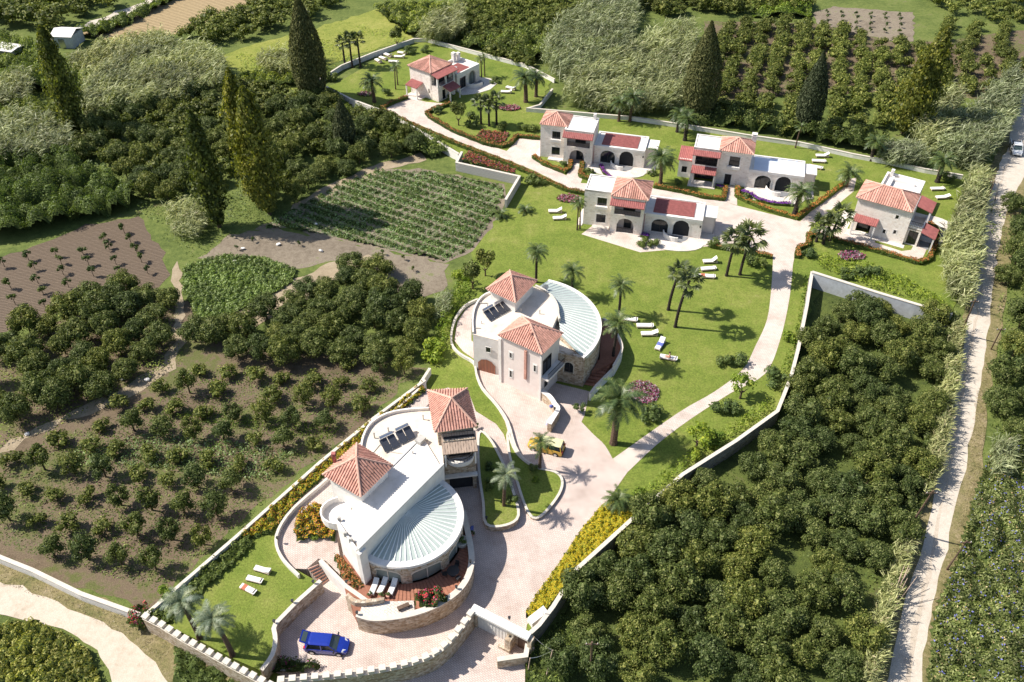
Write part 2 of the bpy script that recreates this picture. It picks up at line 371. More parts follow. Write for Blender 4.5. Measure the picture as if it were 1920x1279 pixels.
M['lime'] = leafmat('lime_leaf', (.11,.17,.02), (.21,.29,.035), (.34,.38,.06), .3)
M['hedge'] = leafmat('hedge_leaf', (.05,.085,.018), (.10,.145,.025), (.15,.19,.04), .2)
M['orange'] = leafmat('orange_blossom', (.40,.13,.05), (.55,.20,.07), (.40,.24,.07), .2)
M['yellow'] = leafmat('yellow_blossom', (.42,.34,.02), (.60,.49,.03), (.64,.42,.04), .25)
M['magenta'] = leafmat('magenta_blossom', (.28,.02,.11), (.42,.05,.19), (.50,.12,.30), .2)
M['lilac'] = leafmat('pale_blossom', (.40,.36,.42), (.55,.50,.55), (.62,.60,.62), .2)
M['purple'] = leafmat('purple_blossom', (.13,.025,.26), (.20,.045,.36), (.26,.08,.42), .2)
M['red'] = leafmat('red_blossom', (.45,.02,.04), (.60,.05,.08), None, .2)
M['blue'] = leafmat('blue_blossom', (.12,.12,.42), (.20,.20,.58), None, .2)
M['cushion'] = plain('white_cushion', (.80,.78,.75), .9, .04, 6, .1)
M['loungerwood'] = plain('lounger_frame', (.62,.50,.40), .7, .15, 6)
M['towelred'] = plain('red_towel', (.46,.16,.10), .95, .15, 8, .05)
M['bluecloth'] = plain('blue_cloth', (.13,.16,.42), .95, .2, 6, .05)
M['skin'] = plain('skin', (.55,.30,.20), .6, .05, 8)
M['hair'] = plain('dark_hair', (.06,.035,.02), .7)
# ------------------------------------------------------------------ ground, fields, lanes, lawns, paving
def sheet(name, poly, z, mat, label=None):
    mb = MB(); mb.poly([(x, y, z) for x, y in poly]); o = mb.build(name, mat)
    if o.data.polygons[0].normal.z < 0: o.data.flip_normals()
    return tag(o, label, None, None, 'structure')
sheet('ground', [(-700,-300),(700,-300),(700,1200),(-700,1200)], 0, M['ground'], 'green and brown weedy ground all around the estate')
LAYER = [0.004]
def field(name, px, mat, label):
    LAYER[0] += .004
    pl = plan(px); rg = random.Random(len(px)*7+int(px[0][0])); out = []
    for i in range(len(pl)):                             # worn, uneven outline
        a, b = Vector(pl[i]), Vector(pl[(i+1) % len(pl)]); L = (b-a).length; n = max(1, int(L/1.4)); nn = Vector((-(b-a).y, (b-a).x))/max(L, 1e-6)
        for k in range(n): out.append(tuple(a.lerp(b, k/n)+nn*rg.gauss(0, .12 if 'lane' in name or 'road' in name else .32)))
    return sheet(name, out, LAYER[0], mat, label)
field('orchard_ground', [(-60,700),(40,640),(200,560),(340,560),(390,640),(640,650),(800,690),(640,830),(470,960),(275,1150),(0,1045),(-60,1030)], M['orchard_soil'], 'patchy brown and green soil under the lower left orchard')
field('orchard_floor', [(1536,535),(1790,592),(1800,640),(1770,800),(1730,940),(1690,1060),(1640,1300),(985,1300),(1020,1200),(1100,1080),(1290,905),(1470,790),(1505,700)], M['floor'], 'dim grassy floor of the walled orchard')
field('ploughed_field', [(-60,505),(60,462),(160,425),(262,405),(285,440),(318,515),(292,545),(180,560),(80,600),(-60,645)], M['soil'], 'brown ploughed field with furrows at left')
field('fallow_field', [(375,486),(430,438),(520,428),(640,452),(760,478),(840,496),(832,548),(760,560),(690,520),(640,486),(560,505),(480,484)], M['fallow'], 'grey brown fallow plot between the bean fields')
field('crop_field', [(480,432),(560,386),(640,340),(700,318),(800,320),(945,345),(952,365),(925,420),(890,470),(835,494),(740,474),(640,452),(540,430)], M['fallow'], 'soil of the vegetable field below the retaining wall')
field('sandy_bank', [(415,606),(500,548),(600,500),(690,478),(716,490),(640,516),(570,566),(470,620)], M['sand'], 'pale sandy bank above the dense orchard')
field('farm_track', [(326,492),(338,505),(340,560),(347,640),(328,690),(240,745),(120,795),(0,850),(0,838),(110,782),(220,730),(305,680),(330,640),(328,560),(322,505)], M['sand'], 'narrow sandy farm track through the left orchards')
field('earth_track', [(540,392),(610,350),(700,312),(790,285),(800,300),(705,324),(620,366),(556,402)], M['sand'], 'bare earth strip above the vegetable field')
field('stubble_field', [(150,62),(250,28),(335,-6),(490,-6),(440,20),(390,40),(345,62),(300,72),(220,80)], M['stubble'], 'golden stubble field with drill rows at the top')
field('meadow', [(400,112),(470,84),(560,62),(640,38),(700,20),(790,4),(800,40),(772,72),(640,112),(610,124),(590,185),(470,142)], M['meadow'], 'yellow green meadow beyond the garden wall')
field('seedling_plot', [(1526,24),(1562,12),(1716,24),(1712,78),(1690,80),(1615,66),(1534,46)], M['fallow'], 'brown square plot with rows of seedlings')
field('far_track', [(96,74),(130,56),(220,22),(296,-6),(318,-6),(226,34),(140,66),(112,84)], M['lane'], 'pale far track behind the white shed')
field('far_orchard_soil', [(1320,40),(1530,45),(1700,85),(1930,55),(1930,200),(1700,170),(1480,180),(1340,190)], M['orchard_soil'], 'brown soil between the far orchard rows')
field('lane_verge', [(1640,1300),(1700,1050),(1745,900),(1800,640),(1845,340),(1890,240),(1925,150),(1960,150),(1925,350),(1900,470),(1880,600),(1850,760),(1840,900),(1815,1010),(1790,1120),(1770,1300)], M['verge'], 'dry grassy verge along the white lane')
field('white_lane', smooth([(1660,1300),(1690,1150),(1722,1050),(1752,920),(1778,800),(1800,680),(1822,560),(1838,460),(1850,380),(1880,300),(1895,250),(1905,190),(1918,140)], 4)
      + smooth([(1960,160),(1948,240),(1936,300),(1900,370),(1874,450),(1862,540),(1848,650),(1826,790),(1808,880),(1780,1000),(1752,1110),(1735,1200),(1728,1300)], 4), M['lane'], 'white dirt lane running down the right side')
field('lane_crown', smooth([(1692,1300),(1716,1150),(1742,1050),(1768,920),(1790,800),(1812,680),(1834,560),(1849,460),(1862,380),(1890,300)], 4)+smooth([(1893,300),(1866,380),(1853,460),(1839,560),(1818,680),(1797,800),(1776,920),(1750,1050),(1726,1150),(1704,1300)], 4), M['lanecrown'], 'worn earthy middle strip of the white lane')
field('roadside_verge', [(-60,1030),(60,1062),(150,1110),(262,1150),(330,1200),(480,1300),(330,1300),(180,1200),(60,1130),(-60,1090)], M['verge'], 'dry weedy verge outside the garden walls')
field('dirt_road', smooth([(-60,1072),(40,1102),(130,1140),(210,1180),(275,1225),(330,1300)], 4)+smooth([(214,1300),(196,1244),(158,1204),(96,1172),(-60,1146)], 4), M['road'], 'pale dirt road in the lower left corner')
EST = [(600,172),(640,152),(776,74),(850,90),(980,118),(1032,150),(1012,196),(990,205),(1060,210),(1180,222),(1290,238),(1500,268),(1600,290),(1665,306),(1800,328),
       (1826,420),(1788,590),(1650,552),(1523,512),(1512,580),(1496,655),(1482,708),(1457,772),(1380,828),(1280,892),(1192,968),(1082,1068),(1036,1138),(990,1190),
       (885,1150),(880,1300),(480,1300),(270,1158),(440,1012),(600,872),(700,790),(795,716),(803,690),(830,600),(862,530),(900,455),(940,400),(972,330),(855,300),(856,286),(720,212)]
field('garden_lawn', EST, M['lawn'], 'mown green lawn covering the whole villa garden')
PAVED = []
def pave(name, px, mat, label):
    LAYER[0] += .004; PAVED.append(plan(px))
    return sheet(name, plan(px), LAYER[0], mat, label)
pave('north_drive', [(712,204),(728,192),(768,184),(800,192),(850,196),(806,212),(812,224),(880,262),(950,284),(974,260),(1014,264),(1010,302),(1062,330),(1088,344),(1215,352),(1340,378),(1345,400),(1095,364),(1060,350),(1000,320),(960,304),(860,266),(780,232)], M['drive'], 'pale drive running past the upper villas')
pave('plaza', [(1205,352),(1350,374),(1362,380),(1380,386),(1500,416),(1585,338),(1606,334),(1600,360),(1522,424),(1512,442),(1512,462),(1492,468),(1486,500),(1449,500),(1449,484),(1336,462),(1200,474),(1090,440)], M['drive'], 'pale paved turning place between the upper villas')
pave('garden_path', [(1062,330),(1072,306),(1090,306),(1094,330),(1088,346)], M['drive'], 'short paved path to the arched villa door')
pave('villa_path', [(1356,378),(1362,348),(1381,350),(1382,386)], M['drive'], 'short paved path to the blue roofed villa')
pave('lane_to_plaza', smooth([(1449,490),(1446,540),(1438,600),(1416,650),(1392,694),(1340,735),(1270,776),(1148,862)], 4)+smooth([(1178,885),(1230,836),(1290,790),(1370,738),(1434,702),(1462,640),(1480,560),(1487,490)], 4), M['drive'], 'long pale garden lane joining courtyard and plaza')
pave('courtyard', [(888,688),(940,700),(1012,712),(1105,735),(1096,780)]+smooth([(1090,792),(1112,815),(1134,836),(1150,864)], 3)+[(1178,884),(1132,950),(1100,1010),(1062,1082),(1030,1120),(988,1172),(984,1196),(890,1156),(840,1240),(700,1290),(560,1280),(500,1255),(500,1170),(590,1090),(540,1040),(640,900),(800,740)], M['paving'], 'pink paved courtyard around the two round villas')
pave('forecourt', [(884,1160),(985,1200),(984,1300),(600,1300),(760,1275),(850,1232)], M['paving'], 'pink paving outside the entrance gate')
pave('villa_terrace_west', [(1012,262),(1030,300),(1100,318),(1125,312),(1215,322),(1222,300),(1100,270)], M['paleflag'], 'pale flagstones round the left upper villa')

# ------------------------------------------------------------------ walls
def wall_thing(name, px, z1, th, mats, label, group=None, z0=-.3, cap=.06, zs=None, caps=True, smoothn=0, closed=False):
    """garden wall whose top edge was sighted at height z1"""
    pts = plan(px, z1 if zs is None else zs)
    if smoothn: pts = smooth(pts, smoothn, closed)
    r = empty(name, (*pts[0], 0), label, 'wall', 0, group)
    off = Vector(pts[0])
    q = [(x-off.x, y-off.y) for x, y in pts]
    a = MB(); a.wall(q, th, z0, z1-(cap if caps else 0), closed); a.build('wall_body', mats[0], r)
    if caps:
        a = MB(); a.wall(q, th+.07, z1-cap+.002, z1, closed); a.build('coping', mats[1], r)
    return r, pts
EASTPX = [(1523,509),(1513,573),(1497,653),(1483,707),(1458,770),(1380,826),(1280,889),(1194,965),(1082,1066),(1037,1137),(1011,1171),(990,1190)]
wall_thing('boundary_wall', EASTPX, 2.2, .36, (M['rubble'], M['coping']), 'long stone boundary wall between garden and walled orchard', cap=.1)
wall_thing('boundary_wall', [(1523,509),(1580,527),(1650,549),(1720,570),(1786,588)], 2.6, .4, (M['greywall'], M['coping']), 'grey rendered wall across the top of the walled orchard', cap=.12)
wall_thing('boundary_wall', [(1040,148),(985,120),(900,98),(800,72),(776,72)], .9, .3, (M['stucco'], M['coping']), 'low white wall along the far right edge of the top garden')
wall_thing('boundary_wall', [(776,72),(700,98),(640,122),(596,150)], 1.1, .3, (M['greywall'], M['coping']), 'low grey wall along the far left edge of the top garden')
wall_thing('boundary_wall', [(612,162),(660,186),(720,208),(790,246),(860,288)], 1.6, .35, (M['stucco'], M['coping']), 'white retaining wall below the drive of the top villa')
wall_thing('boundary_wall', [(1036,166),(1012,196),(990,202),(1060,208),(1180,218),(1290,234),(1400,252),(1500,266),(1600,288),(1665,300),(1735,316),(1806,328)], .9, .3, (M['stucco'], M['coping']), 'low white wall along the back of the upper villas')
r_, p_ = wall_thing('retaining_wall', [(866,284),(856,304),(974,330),(948,374)], 1.7, .35, (M['concrete'], M['coping']), 'grey block retaining wall round the raised flower bed', cap=.1)
# block courses of that wall
wp = plan([(856,304),(974,330)], 1.7); A, B = Vector(wp[0]), Vector(wp[1]); dv = (B-A).normalized(); nv = Vector((dv.y, -dv.x)); off = Vector(r_.location[:2])
L_ = (B-A).length; nb = int(L_/.62)
blockmesh = None
for row in range(4):
    for k in range(nb):
        c0 = A+dv*(.31*(row % 2)+k*.62+.3)-off+nv*.19
        if .31*(row % 2)+k*.62+.6 > L_: continue
        if blockmesh is None:
            mb = MB(); mb.box(-.295, .295, -.02, .02, 0, .36); o = mb.build('block', M['concrete'], r_); blockmesh = o.data
        else: o = link(bpy.data.objects.new('block', blockmesh), r_)
        o.location = (c0.x, c0.y, .04+row*.385); o.rotation_euler = (0, 0, math.atan2(dv.y, dv.x))
wall_thing('garden_wall', [(268,1156),(440,1008),(600,866),(700,784),(797,712)], 2.3, .3, (M['stucco'], M['coping']), 'long thin wall between left orchard and yellow flower strip', cap=.08)
wall_thing('garden_wall', [(775,738),(806,690)], 1.2, .3, (M['stucco'], M['coping']), 'short garden wall beside the lime green bush')
wall_thing('roadside_wall', [(-40,1028),(60,1068),(150,1112),(262,1152)], 1.3, .35, (M['stucco'], M['coping']), 'plain low wall between orchard and dirt road', cap=.1)

# castellated front wall: one wall, a merlon every 0.95 m
def castellated(px, top, label, name='castellated_wall', smoothn=0):
    pts = plan(px, top)
    if smoothn: pts = smooth(pts, smoothn)
    r = empty(name, (*pts[0], 0), label, 'wall'); off = Vector(pts[0]); q = [(x-off.x, y-off.y) for x, y in pts]
    a = MB(); a.wall(q, .45, -.3, top-.45); a.build('wall_body', M['stone'], r)
    a = MB(); a.wall(q, .55, top-.448, top-.40); a.build('coping', M['coping'], r)
    mb = MB(); mb.box(-.27, .27, -.24, .24, 0, .34); mb.box(-.31, .31, -.29, .29, .342, .44); me = None
    acc = .3
    for i in range(len(q)-1):
        A, B = Vector(q[i]), Vector(q[i+1]); L = (B-A).length; dd = (B-A)/L; s = acc
        while s < L:
            if me is None: o = mb.build('merlon', M['coping'], r); me = o.data
            else: o = link(bpy.data.objects.new('merlon', me), r)
            c = A+dd*s; o.location = (c.x, c.y, top-.398); o.rotation_euler = (0, 0, math.atan2(dd.y, dd.x)); s += 1.0
        acc = s-L
    return r
castellated([(268,1152),(300,1168),(340,1193),(400,1226),(440,1248),(490,1274),(520,1290)], 2.9, 'castellated stone wall below the lower left lawn')
castellated([(520,1274),(560,1270),(640,1262),(700,1254),(760,1242),(806,1226),(835,1205),(858,1180),(884,1146)], 3.0, 'curved castellated stone wall round the blue car courtyard', smoothn=3)

# gate wall, gate and entrance porch
zt = 2.6
G0, G1 = at(886,1142,zt), at(992,1196,zt); gd = (G1-G0); gd.z = 0; gl = gd.length; ga = math.atan2(gd.y, gd.x)
r = empty('gate_wall', (G0.x, G0.y, 0), 'broad cream gate wall with entrance niche below the courtyard', 'wall', ga)
a = MB(); a.box(0, .6, -.35, .35, 0, zt); a.box(4.0, 4.7, -.35, .35, 0, zt); a.box(6.6, gl, -.35, .35, 0, zt); a.box(.6, 4.0, .05, .35, 0, 2.2); a.box(4.7, 6.6, .05, .35, 0, 2.0); a.build('wall_body', M['stone'], r)
a = MB(); a.box(-.05, gl+.05, -.42, .42, zt+.002, zt+.3); a.build('lintel_slab', M['stucco'], r)
a = MB(); a.box(.62, 3.98, -.12, .02, .05, 2.1)
for k in range(9): a.box(.75+k*.36, .80+k*.36, -.15, -.121, .1, 2.05)
a.build('sliding_gate', M['whiteframe'], r)
a = MB(); a.box(5.0, 6.2, -.03, .04, .05, 1.95); a.build('porch_door', M['wood'], r)
a = MB(); a.box(4.05, 4.65, -.9, -.352, 0, 1.9); a.build('pier', M['stone'], r)
a = MB(); a.box(3.4, 4.65, -1.1, -.902, 0, .5); a.build('low_kerb_wall', M['stone'], r)
for x_ in (.3, 4.35, 6.9):
    a = MB(); a.box(x_-.07, x_+.07, -.5, -.351, 1.75, 2.05); a.build('wall_lamp', M['iron'], r)
wall_thing('porch_wall', [(992,1192),(986,1228),(932,1236)], 1.5, .4, (M['stone'], M['coping']), 'L shaped stone wall closing the entrance porch')
r = empty('gate_pylon', at(1008,1165,0), 'white slanted slab with steel flag mast by the yellow flowers', 'sign', .55)
a = MB(); a.hexa([(-.9,-.5,0),(.9,-.5,0),(.9,.5,0),(-.9,.5,0),(-.9,-.4,.9),(.9,-.4,1.5),(.9,.4,1.5),(-.9,.4,.9)]); a.build('slab', M['stucco'], r)
a = MB(); a.tube((.2,-.7,0), (.2,-.7,3.2), .05, .035); a.build('mast', M['steel'], r)

# raised beds and retaining walls round the round villas
def slab(name, poly, z0, z1, mat, label): 
    mb = MB(); mb.prism(poly, z0, z1); return tag(mb.build(name, mat), label, None, None, 'structure')
GZ = 1.6
LG = plan([(276,1152),(440,1016),(600,874),(700,790),(792,722),(800,738),(740,800),(640,880),(560,960),(522,1000),(518,1030),(545,1062),(598,1092),(560,1128),(516,1170),(516,1200),(505,1230),(490,1258),(440,1236),(380,1204),(320,1176)], GZ)
slab('raised_lawn', LG, -.2, GZ, M['lawn'], 'raised lawn terrace with palms in the lower left garden')
slab('raised_path', plan(smooth([(790,722),(700,800),(620,884),(548,948),(520,992),(520,1030),(548,1066)], 4)+[(574,1067),(597,1047),(612,1052),(650,1090),(664,1096),(640,1060),(632,1010),(640,960),(660,920),(720,850),(812,748)], GZ+.01), -.2, GZ+.012, M['paving'], 'curved pink path on the upper left side of the lower villa')
wall_thing('path_wall', smooth([(786,728),(700,806),(625,886),(552,950),(522,992),(518,1022),(532,1050),(560,1078)], 3), GZ+.55, .22, (M['stucco'], M['coping']), 'curved white kerb wall along the upper path', z0=GZ-.3, cap=.06)
wall_thing('lawn_wall', [(601,1088),(556,1128),(517,1168)]+smooth([(513,1178),(516,1200),(510,1228),(490,1256)], 3), GZ+.45, .35, (M['stone'], M['coping']), 'stone wall with white top between lawn and courtyard', cap=.08)
# stairs from the courtyard to the path
r = empty('garden_stairs', at(600,1092,.0), 'terracotta edged garden steps beside the stone lawn wall', 'stairs')
s0, s1 = at(576,1066,GZ), at(604,1100,0); s0b, s1b = at(596,1058,GZ), at(622,1086,0); o0 = r.location.copy()
for k in range(7):
    f0, f1 = k/7, (k+1)/7-.03; z = GZ*(1-k/7)
    q = [s0.lerp(s1, f0), s0.lerp(s1, f1), s0b.lerp(s1b, f1), s0b.lerp(s1b, f0)]
    q = [(w_.x-o0.x, w_.y-o0.y) for w_ in q]
    a = MB(); a.prism(q, -.1, z); a.build('step', M['paving'], r)
    q2 = [s0.lerp(s1, f1-.06), s0.lerp(s1, f1), s0b.lerp(s1b, f1), s0b.lerp(s1b, f1-.06)]
    q2 = [(w_.x-o0.x, w_.y-o0.y) for w_ in q2]
    a = MB(); a.prism(q2, z+.002, z+.03); a.build('step_edge', M['step'], r)
wall_thing('stair_wall', [(600,1050),(650,1100),(690,1128)], GZ+.5, .35, (M['stucco'], M['coping']), 'white wall falling from the path beside the steps')
# planted islands with stone kerbs
def island(px, h, label, cap=.06):
    poly = smooth(plan(px, h), 4, True)
    slab('planter_lawn', poly, -.1, h-.08, M['lawn'], label+' grass')
    wall_thing('planter_wall', px, h, .22, (M['stone'], M['coping']), label+' kerb wall', closed=True, smoothn=4, cap=cap)
island([(898,812),(918,822),(944,870),(962,920),(972,966),(948,984),(912,982),(906,940),(898,880)], .9, 'palm island beside the garage ramp')
slab('strip_lawn', plan([(800,738),(806,692),(845,655),(866,668),(890,690),(898,722),(924,752),(946,790),(960,838),(985,868),(962,866),(944,815),(930,796),(892,772),(880,740),(840,728)]), -.1, .12, M['lawn'], 'lawn between big tiled tower and second villa path')
island([(952,812),(968,848),(1000,874),(1040,884),(1054,900),(1048,926),(1020,962),(1000,970),(984,946),(966,890),(955,850)], .45, 'long palm island between footpath and courtyard')
pave('footpath', [(890,772),(934,800),(950,812),(962,860),(985,950),(1000,975),(975,975),(960,910),(940,830),(895,800)], M['paving'], 'pink footpath between the two planted islands')
# ------------------------------------------------------------------ vegetation builders
def icos(sub=2):
    bm = bmesh.new(); bmesh.ops.create_icosphere(bm, subdivisions=sub, radius=1); V = np.array([v.co[:] for v in bm.verts]); F = [[v.index for v in f.verts] for f in bm.faces]; bm.free(); return V, F
def lumpy_crown(rng, R, Hc, z0, nl, n, size, flat=.5, aspect=.55, lump=.48):
    """leaf quads over an uneven crown of nl foliage lumps; returns quads and an inner core"""
    th = rng.uniform(0, 2*math.pi, nl); u = rng.uniform(-.55, 1, nl)
    rr = np.sqrt(np.clip(1-u*u, 0, 1))*rng.uniform(.45, .82, nl)
    C = np.stack([rr*np.cos(th)*R, rr*np.sin(th)*R, z0+Hc*.5+u*Hc*.32], 1); r = R*lump*rng.uniform(.55, 1.3, nl)
    k = rng.integers(0, nl, n*2); dirn = unit(rng.normal(size=(n*2, 3))); dirn[:, 2] = np.abs(dirn[:, 2])*rng.choice([1, 1, 1, -1], n*2)
    P = C[k]+dirn*r[k][:, None]*rng.uniform(.72, 1.06, (n*2, 1))
    keep = np.ones(len(P), bool)
    for i in range(nl): keep &= ~((np.linalg.norm(P-C[i], axis=1) < r[i]*.66))
    P, dirn = P[keep][:n], dirn[keep][:n]
    Nn = dirn*.8+rng.normal(size=P.shape)*.45+np.array([0, 0, flat*.6])
    Q = leaves(P, Nn, rng.uniform(size*.7, size*1.25, len(P)), rng, aspect)
    core = []
    V, F = icos(1)
    for i in range(nl):
        W_ = V*r[i]*.62*np.array([1, 1, .9])+C[i]
        for f in F: core.append([W_[f[0]], W_[f[1]], W_[f[2]], (W_[f[2]]+W_[f[0]])/2])
    return np.concatenate([Q, np.array(core)])
rng = np.random.default_rng(7)
M['under'] = plain('shaded_twigs', (.055,.075,.022), .95, .3, 3, .05, bmp=0)  # shade inside the bushes put into a dark mound colour
def crown_variant(name, mat, seed, **k):
    return quads_mesh(name, lumpy_crown(np.random.default_rng(seed), **k), mat)
def trunk_mesh(h, r0, r1, mat, branches=3, seed=1, name='trunk'):
    rg = random.Random(seed); mb = MB(); mb.tube((0,0,-.1), (rg.uniform(-.08,.08), rg.uniform(-.08,.08), h), r0, r1, 7)
    for k in range(branches):
        a = 6.28*k/max(1, branches)+rg.uniform(-.4,.4); mb.tube((0,0,h*.75), (math.cos(a)*h*.5, math.sin(a)*h*.5, h*1.35), r1*.8, r1*.35, 5)
    o = mb.build(name, mat); me = o.data; bpy.data.objects.remove(o); return me
CIT = [crown_variant('crown', M['citrus'], 20+i, R=2.3, Hc=3.5, z0=.4, nl=22, n=3000, size=.125, lump=.37) for i in range(6)]
SML = [crown_variant('crown', M['citrus'], 40+i, R=1.55, Hc=2.6, z0=.4, nl=11, n=1100, size=.125, lump=.46) for i in range(5)]
CTR = trunk_mesh(1.2, .14, .09, M['bark'], 4)
def tree(name, crown, trunk, x, y, z, s, rz, label, cat, group, sz=None):
    r = empty(name, (x, y, z), label, cat, rz, group); r.scale = (s, s, sz or s)
    link(bpy.data.objects.new('trunk', trunk), r); link(bpy.data.objects.new('crown', crown), r)
    return r
ORCH = []; polys_ = []
def orchard(px, ang, dx, dy, R, jit, key, label, small=False, skip=.04, stagger=False, poly=None):
    rg = random.Random(hash(len(ORCH)) % 999+int(dx*100)); poly = poly or plan(px); a = math.radians(ang); c, s = math.cos(a), math.sin(a)
    q = [(x*c+y*s, -x*s+y*c) for x, y in poly]; x0, x1 = min(p[0] for p in q), max(p[0] for p in q); y0, y1 = min(p[1] for p in q), max(p[1] for p in q)
    j = 0; y = y0; polys_.append(1)
    while y < y1:
        x = x0+(dx/2 if (stagger and j % 2) else 0)
        while x < x1:
            X, Y = x+rg.gauss(0, jit), y+rg.gauss(0, jit); wx, wy = X*c-Y*s, X*s+Y*c
            if inside([wx], [wy], poly)[0] and rg.random() > skip: ORCH.append((wx, wy, R*rg.uniform(.82, 1.15), key, label, small, rg.random(), (len(polys_), y)))
            x += dx
        y += dy; j += 1
# orchards, plan outlines sighted on the photograph
orchard([(1548,560),(1660,572),(1778,606),(1776,660),(1748,800),(1712,930),(1680,1040),(1640,1150),(1610,1300),(1000,1300),(1026,1210),(1056,1130),(1092,1092),(1200,996),(1290,928),(1392,862),(1468,800),(1504,700),(1528,620)],
        -18, 3.6, 3.55, 2.02, .3, 'citrus trees of the walled orchard', 'round dark citrus tree in the walled orchard beside the white lane', skip=.03, stagger=True)
orchard([(0,640),(90,600),(180,565),(260,545),(322,560),(330,640),(330,680),(250,740),(110,785),(0,830),(-40,800),(-40,660)], -20, 3.7, 3.6, 2.15, .5, 'citrus trees below the ploughed field', 'bushy dark citrus tree in the orchard below the ploughed field', skip=.04)
orchard([(372,625),(450,600),(540,575),(600,530),(690,496),(740,520),(790,545),(800,600),(800,660),(760,690),(640,680),(500,690),(400,690),(360,660)], -18, 3.6, 3.5, 2.1, .45, 'citrus trees beside the sandy bank', 'dense dark citrus tree between sandy bank and second round villa', skip=.02)
orchard([(360,700),(500,696),(640,690),(780,698),(760,720),(640,810),(560,880),(470,960),(330,1085),(240,1120),(130,1060),(0,1010),(-30,870),(60,835),(200,775),(300,715)], -8, 3.75, 3.6, 1.24, .10, 'small citrus trees in rows', 'small round citrus tree in rows on brown soil at lower left', True, .05)
orchard([(150,252),(230,215),(330,190),(420,168),(520,170),(600,190),(690,220),(790,262),(800,285),(700,310),(620,345),(540,385),(500,400),(460,350),(330,375),(300,400),(250,380),(230,330),(140,290)], -20, 3.9, 3.7, 2.05, .4, 'trees of the shaded upper left orchard', 'dark citrus tree in the upper left orchard behind the poplars', skip=.02)
orchard([(335,60),(400,44),(460,20),(560,-20),(680,-20),(620,30),(500,62),(420,92),(350,88)], -20, 4.3, 4.3, 2.2, .5, 'far', '', skip=.02)
orchard([(860,20),(900,-20),(1100,-20),(1075,40),(1010,80),(1000,130),(900,100),(840,80)], -35, 2.9, 4.8, 1.7, .22, 'far', '', skip=.02)
orchard([(1335,60),(1430,40),(1525,48),(1610,70),(1700,88),(1770,98),(1920,112),(1930,140),(1860,180),(1740,190),(1660,250),(1600,276),(1480,262),(1350,236),(1340,140)], 72, 2.4, 4.3, 1.7, .36, 'far', '', skip=.12)
orchard([(1725,-30),(1930,-30),(1930,60),(1780,40),(1725,20)], -78, 4.3, 6.5, 2.0, .3, 'far', '', skip=.03)
orchard([(1720,40),(1900,60),(1930,110),(1760,92)], 64, 2.6, 6.0, 1.5, .2, 'far', '', skip=.05)
orchard([(1330,-30),(1520,-30),(1525,22),(1420,30),(1330,40)], -78, 4.3, 4.4, 2.2, .5, 'far', '', skip=.02)
orchard([(1100,-30),(1330,-30),(1330,30),(1230,34),(1110,10)], -50, 4.3, 4.4, 2.2, .5, 'far', '', skip=.02)
orchard([(-30,-30),(200,-30),(210,20),(120,50),(60,70),(-30,60)], -20, 5.5, 5.5, 3.0, .8, 'far', '', skip=.02)
orchard([(1895,370),(1990,350),(1990,860),(1850,850),(1862,700),(1880,560),(1872,470)], -78, 4.6, 4.6, 2.4, .6, 'citrus trees right of the lane', 'dark citrus tree in the strip right of the white lane', skip=.05)
def in_frame(x, y, m=60):
    d_ = y*math.cos(PITCH)+CAM_H*math.sin(PITCH); u = 960+FPX*x/d_; v = 639.5-FPX*(y*math.sin(PITCH)-CAM_H*math.cos(PITCH))/d_
    return -m < u < 1920+m and -m < v < 1279+m*1.5
ORCH = [o for o in ORCH if in_frame(o[0], o[1])]
ORCH.sort(key=lambda o: -(o[2]/math.sqrt(o[0]**2+o[1]**2+CAM_H**2)))
near = [o for o in ORCH if o[3] != 'far'][:300]; rest = [o for o in ORCH if not any(o is q for q in near)]
ORD = 'first second third fourth fifth sixth seventh eighth ninth tenth eleventh twelfth thirteenth fourteenth fifteenth sixteenth seventeenth eighteenth nineteenth twentieth'.split()+['%dth' % q for q in range(21, 60)]
HOW = {'citrus trees of the walled orchard': 'dark citrus tree of the walled orchard, %s from left in %s row down', 'citrus trees below the ploughed field': 'bushy citrus tree under the ploughed field, %s from left in %s row down', 'citrus trees beside the sandy bank': 'dense citrus tree by the sandy bank, %s from left in %s row down', 'small citrus trees in rows': 'small citrus tree on brown soil, %s from left in %s row down', 'trees of the shaded upper left orchard': 'dark tree of the upper left orchard, %s from left in %s row down', 'citrus trees right of the lane': 'citrus tree right of the white lane, %s from left in %s row down'}
ROWS_OF = {}
for o in ORCH:
    if o[3] != 'far': ROWS_OF.setdefault(o[3], {}).setdefault(o[7], []).append(o)
PLACE = {}
for key, rws in ROWS_OF.items():
    for b_, row in enumerate(sorted(rws, key=lambda q: -q[1])):
        for a_, o in enumerate(sorted(rws[row], key=lambda o: o[0])): PLACE[id(o)] = HOW[key] % (ORD[a_], ORD[b_])
for o_ in near:
    x, y, R_, key, label, small, u, row = o_; label = PLACE[id(o_)]
    me = SML[int(u*5)] if small else CIT[int(u*6)]; base = 1.55 if small else 2.3
    tree('citrus_tree', me, CTR, x, y, 0, R_/base, u*6.28, label, 'tree', key, R_/base*((1.0 if small else .8)+.45*((u*37) % 1)))
FARQ = [lumpy_crown(np.random.default_rng(60+i), R=2.1, Hc=3.2, z0=.2, nl=9, n=330, size=.27, lump=.55) for i in range(5)]
acc = []
for (x, y, R_, key, label, small, u, row) in rest:
    q = FARQ[int(u*5)]*np.array([R_/2.1, R_/2.1, R_/2.2]); a = u*40
    rot = np.array([[math.cos(a), -math.sin(a), 0], [math.sin(a), math.cos(a), 0], [0, 0, 1]])
    acc.append(q @ rot.T+np.array([x, y, 0]))
tag(link(bpy.data.objects.new('distant_citrus_trees', quads_mesh('distant_citrus_trees', np.concatenate(acc), M['citrusfar']))), 'rows of dark citrus trees filling the far orchards', 'trees', None, 'stuff')
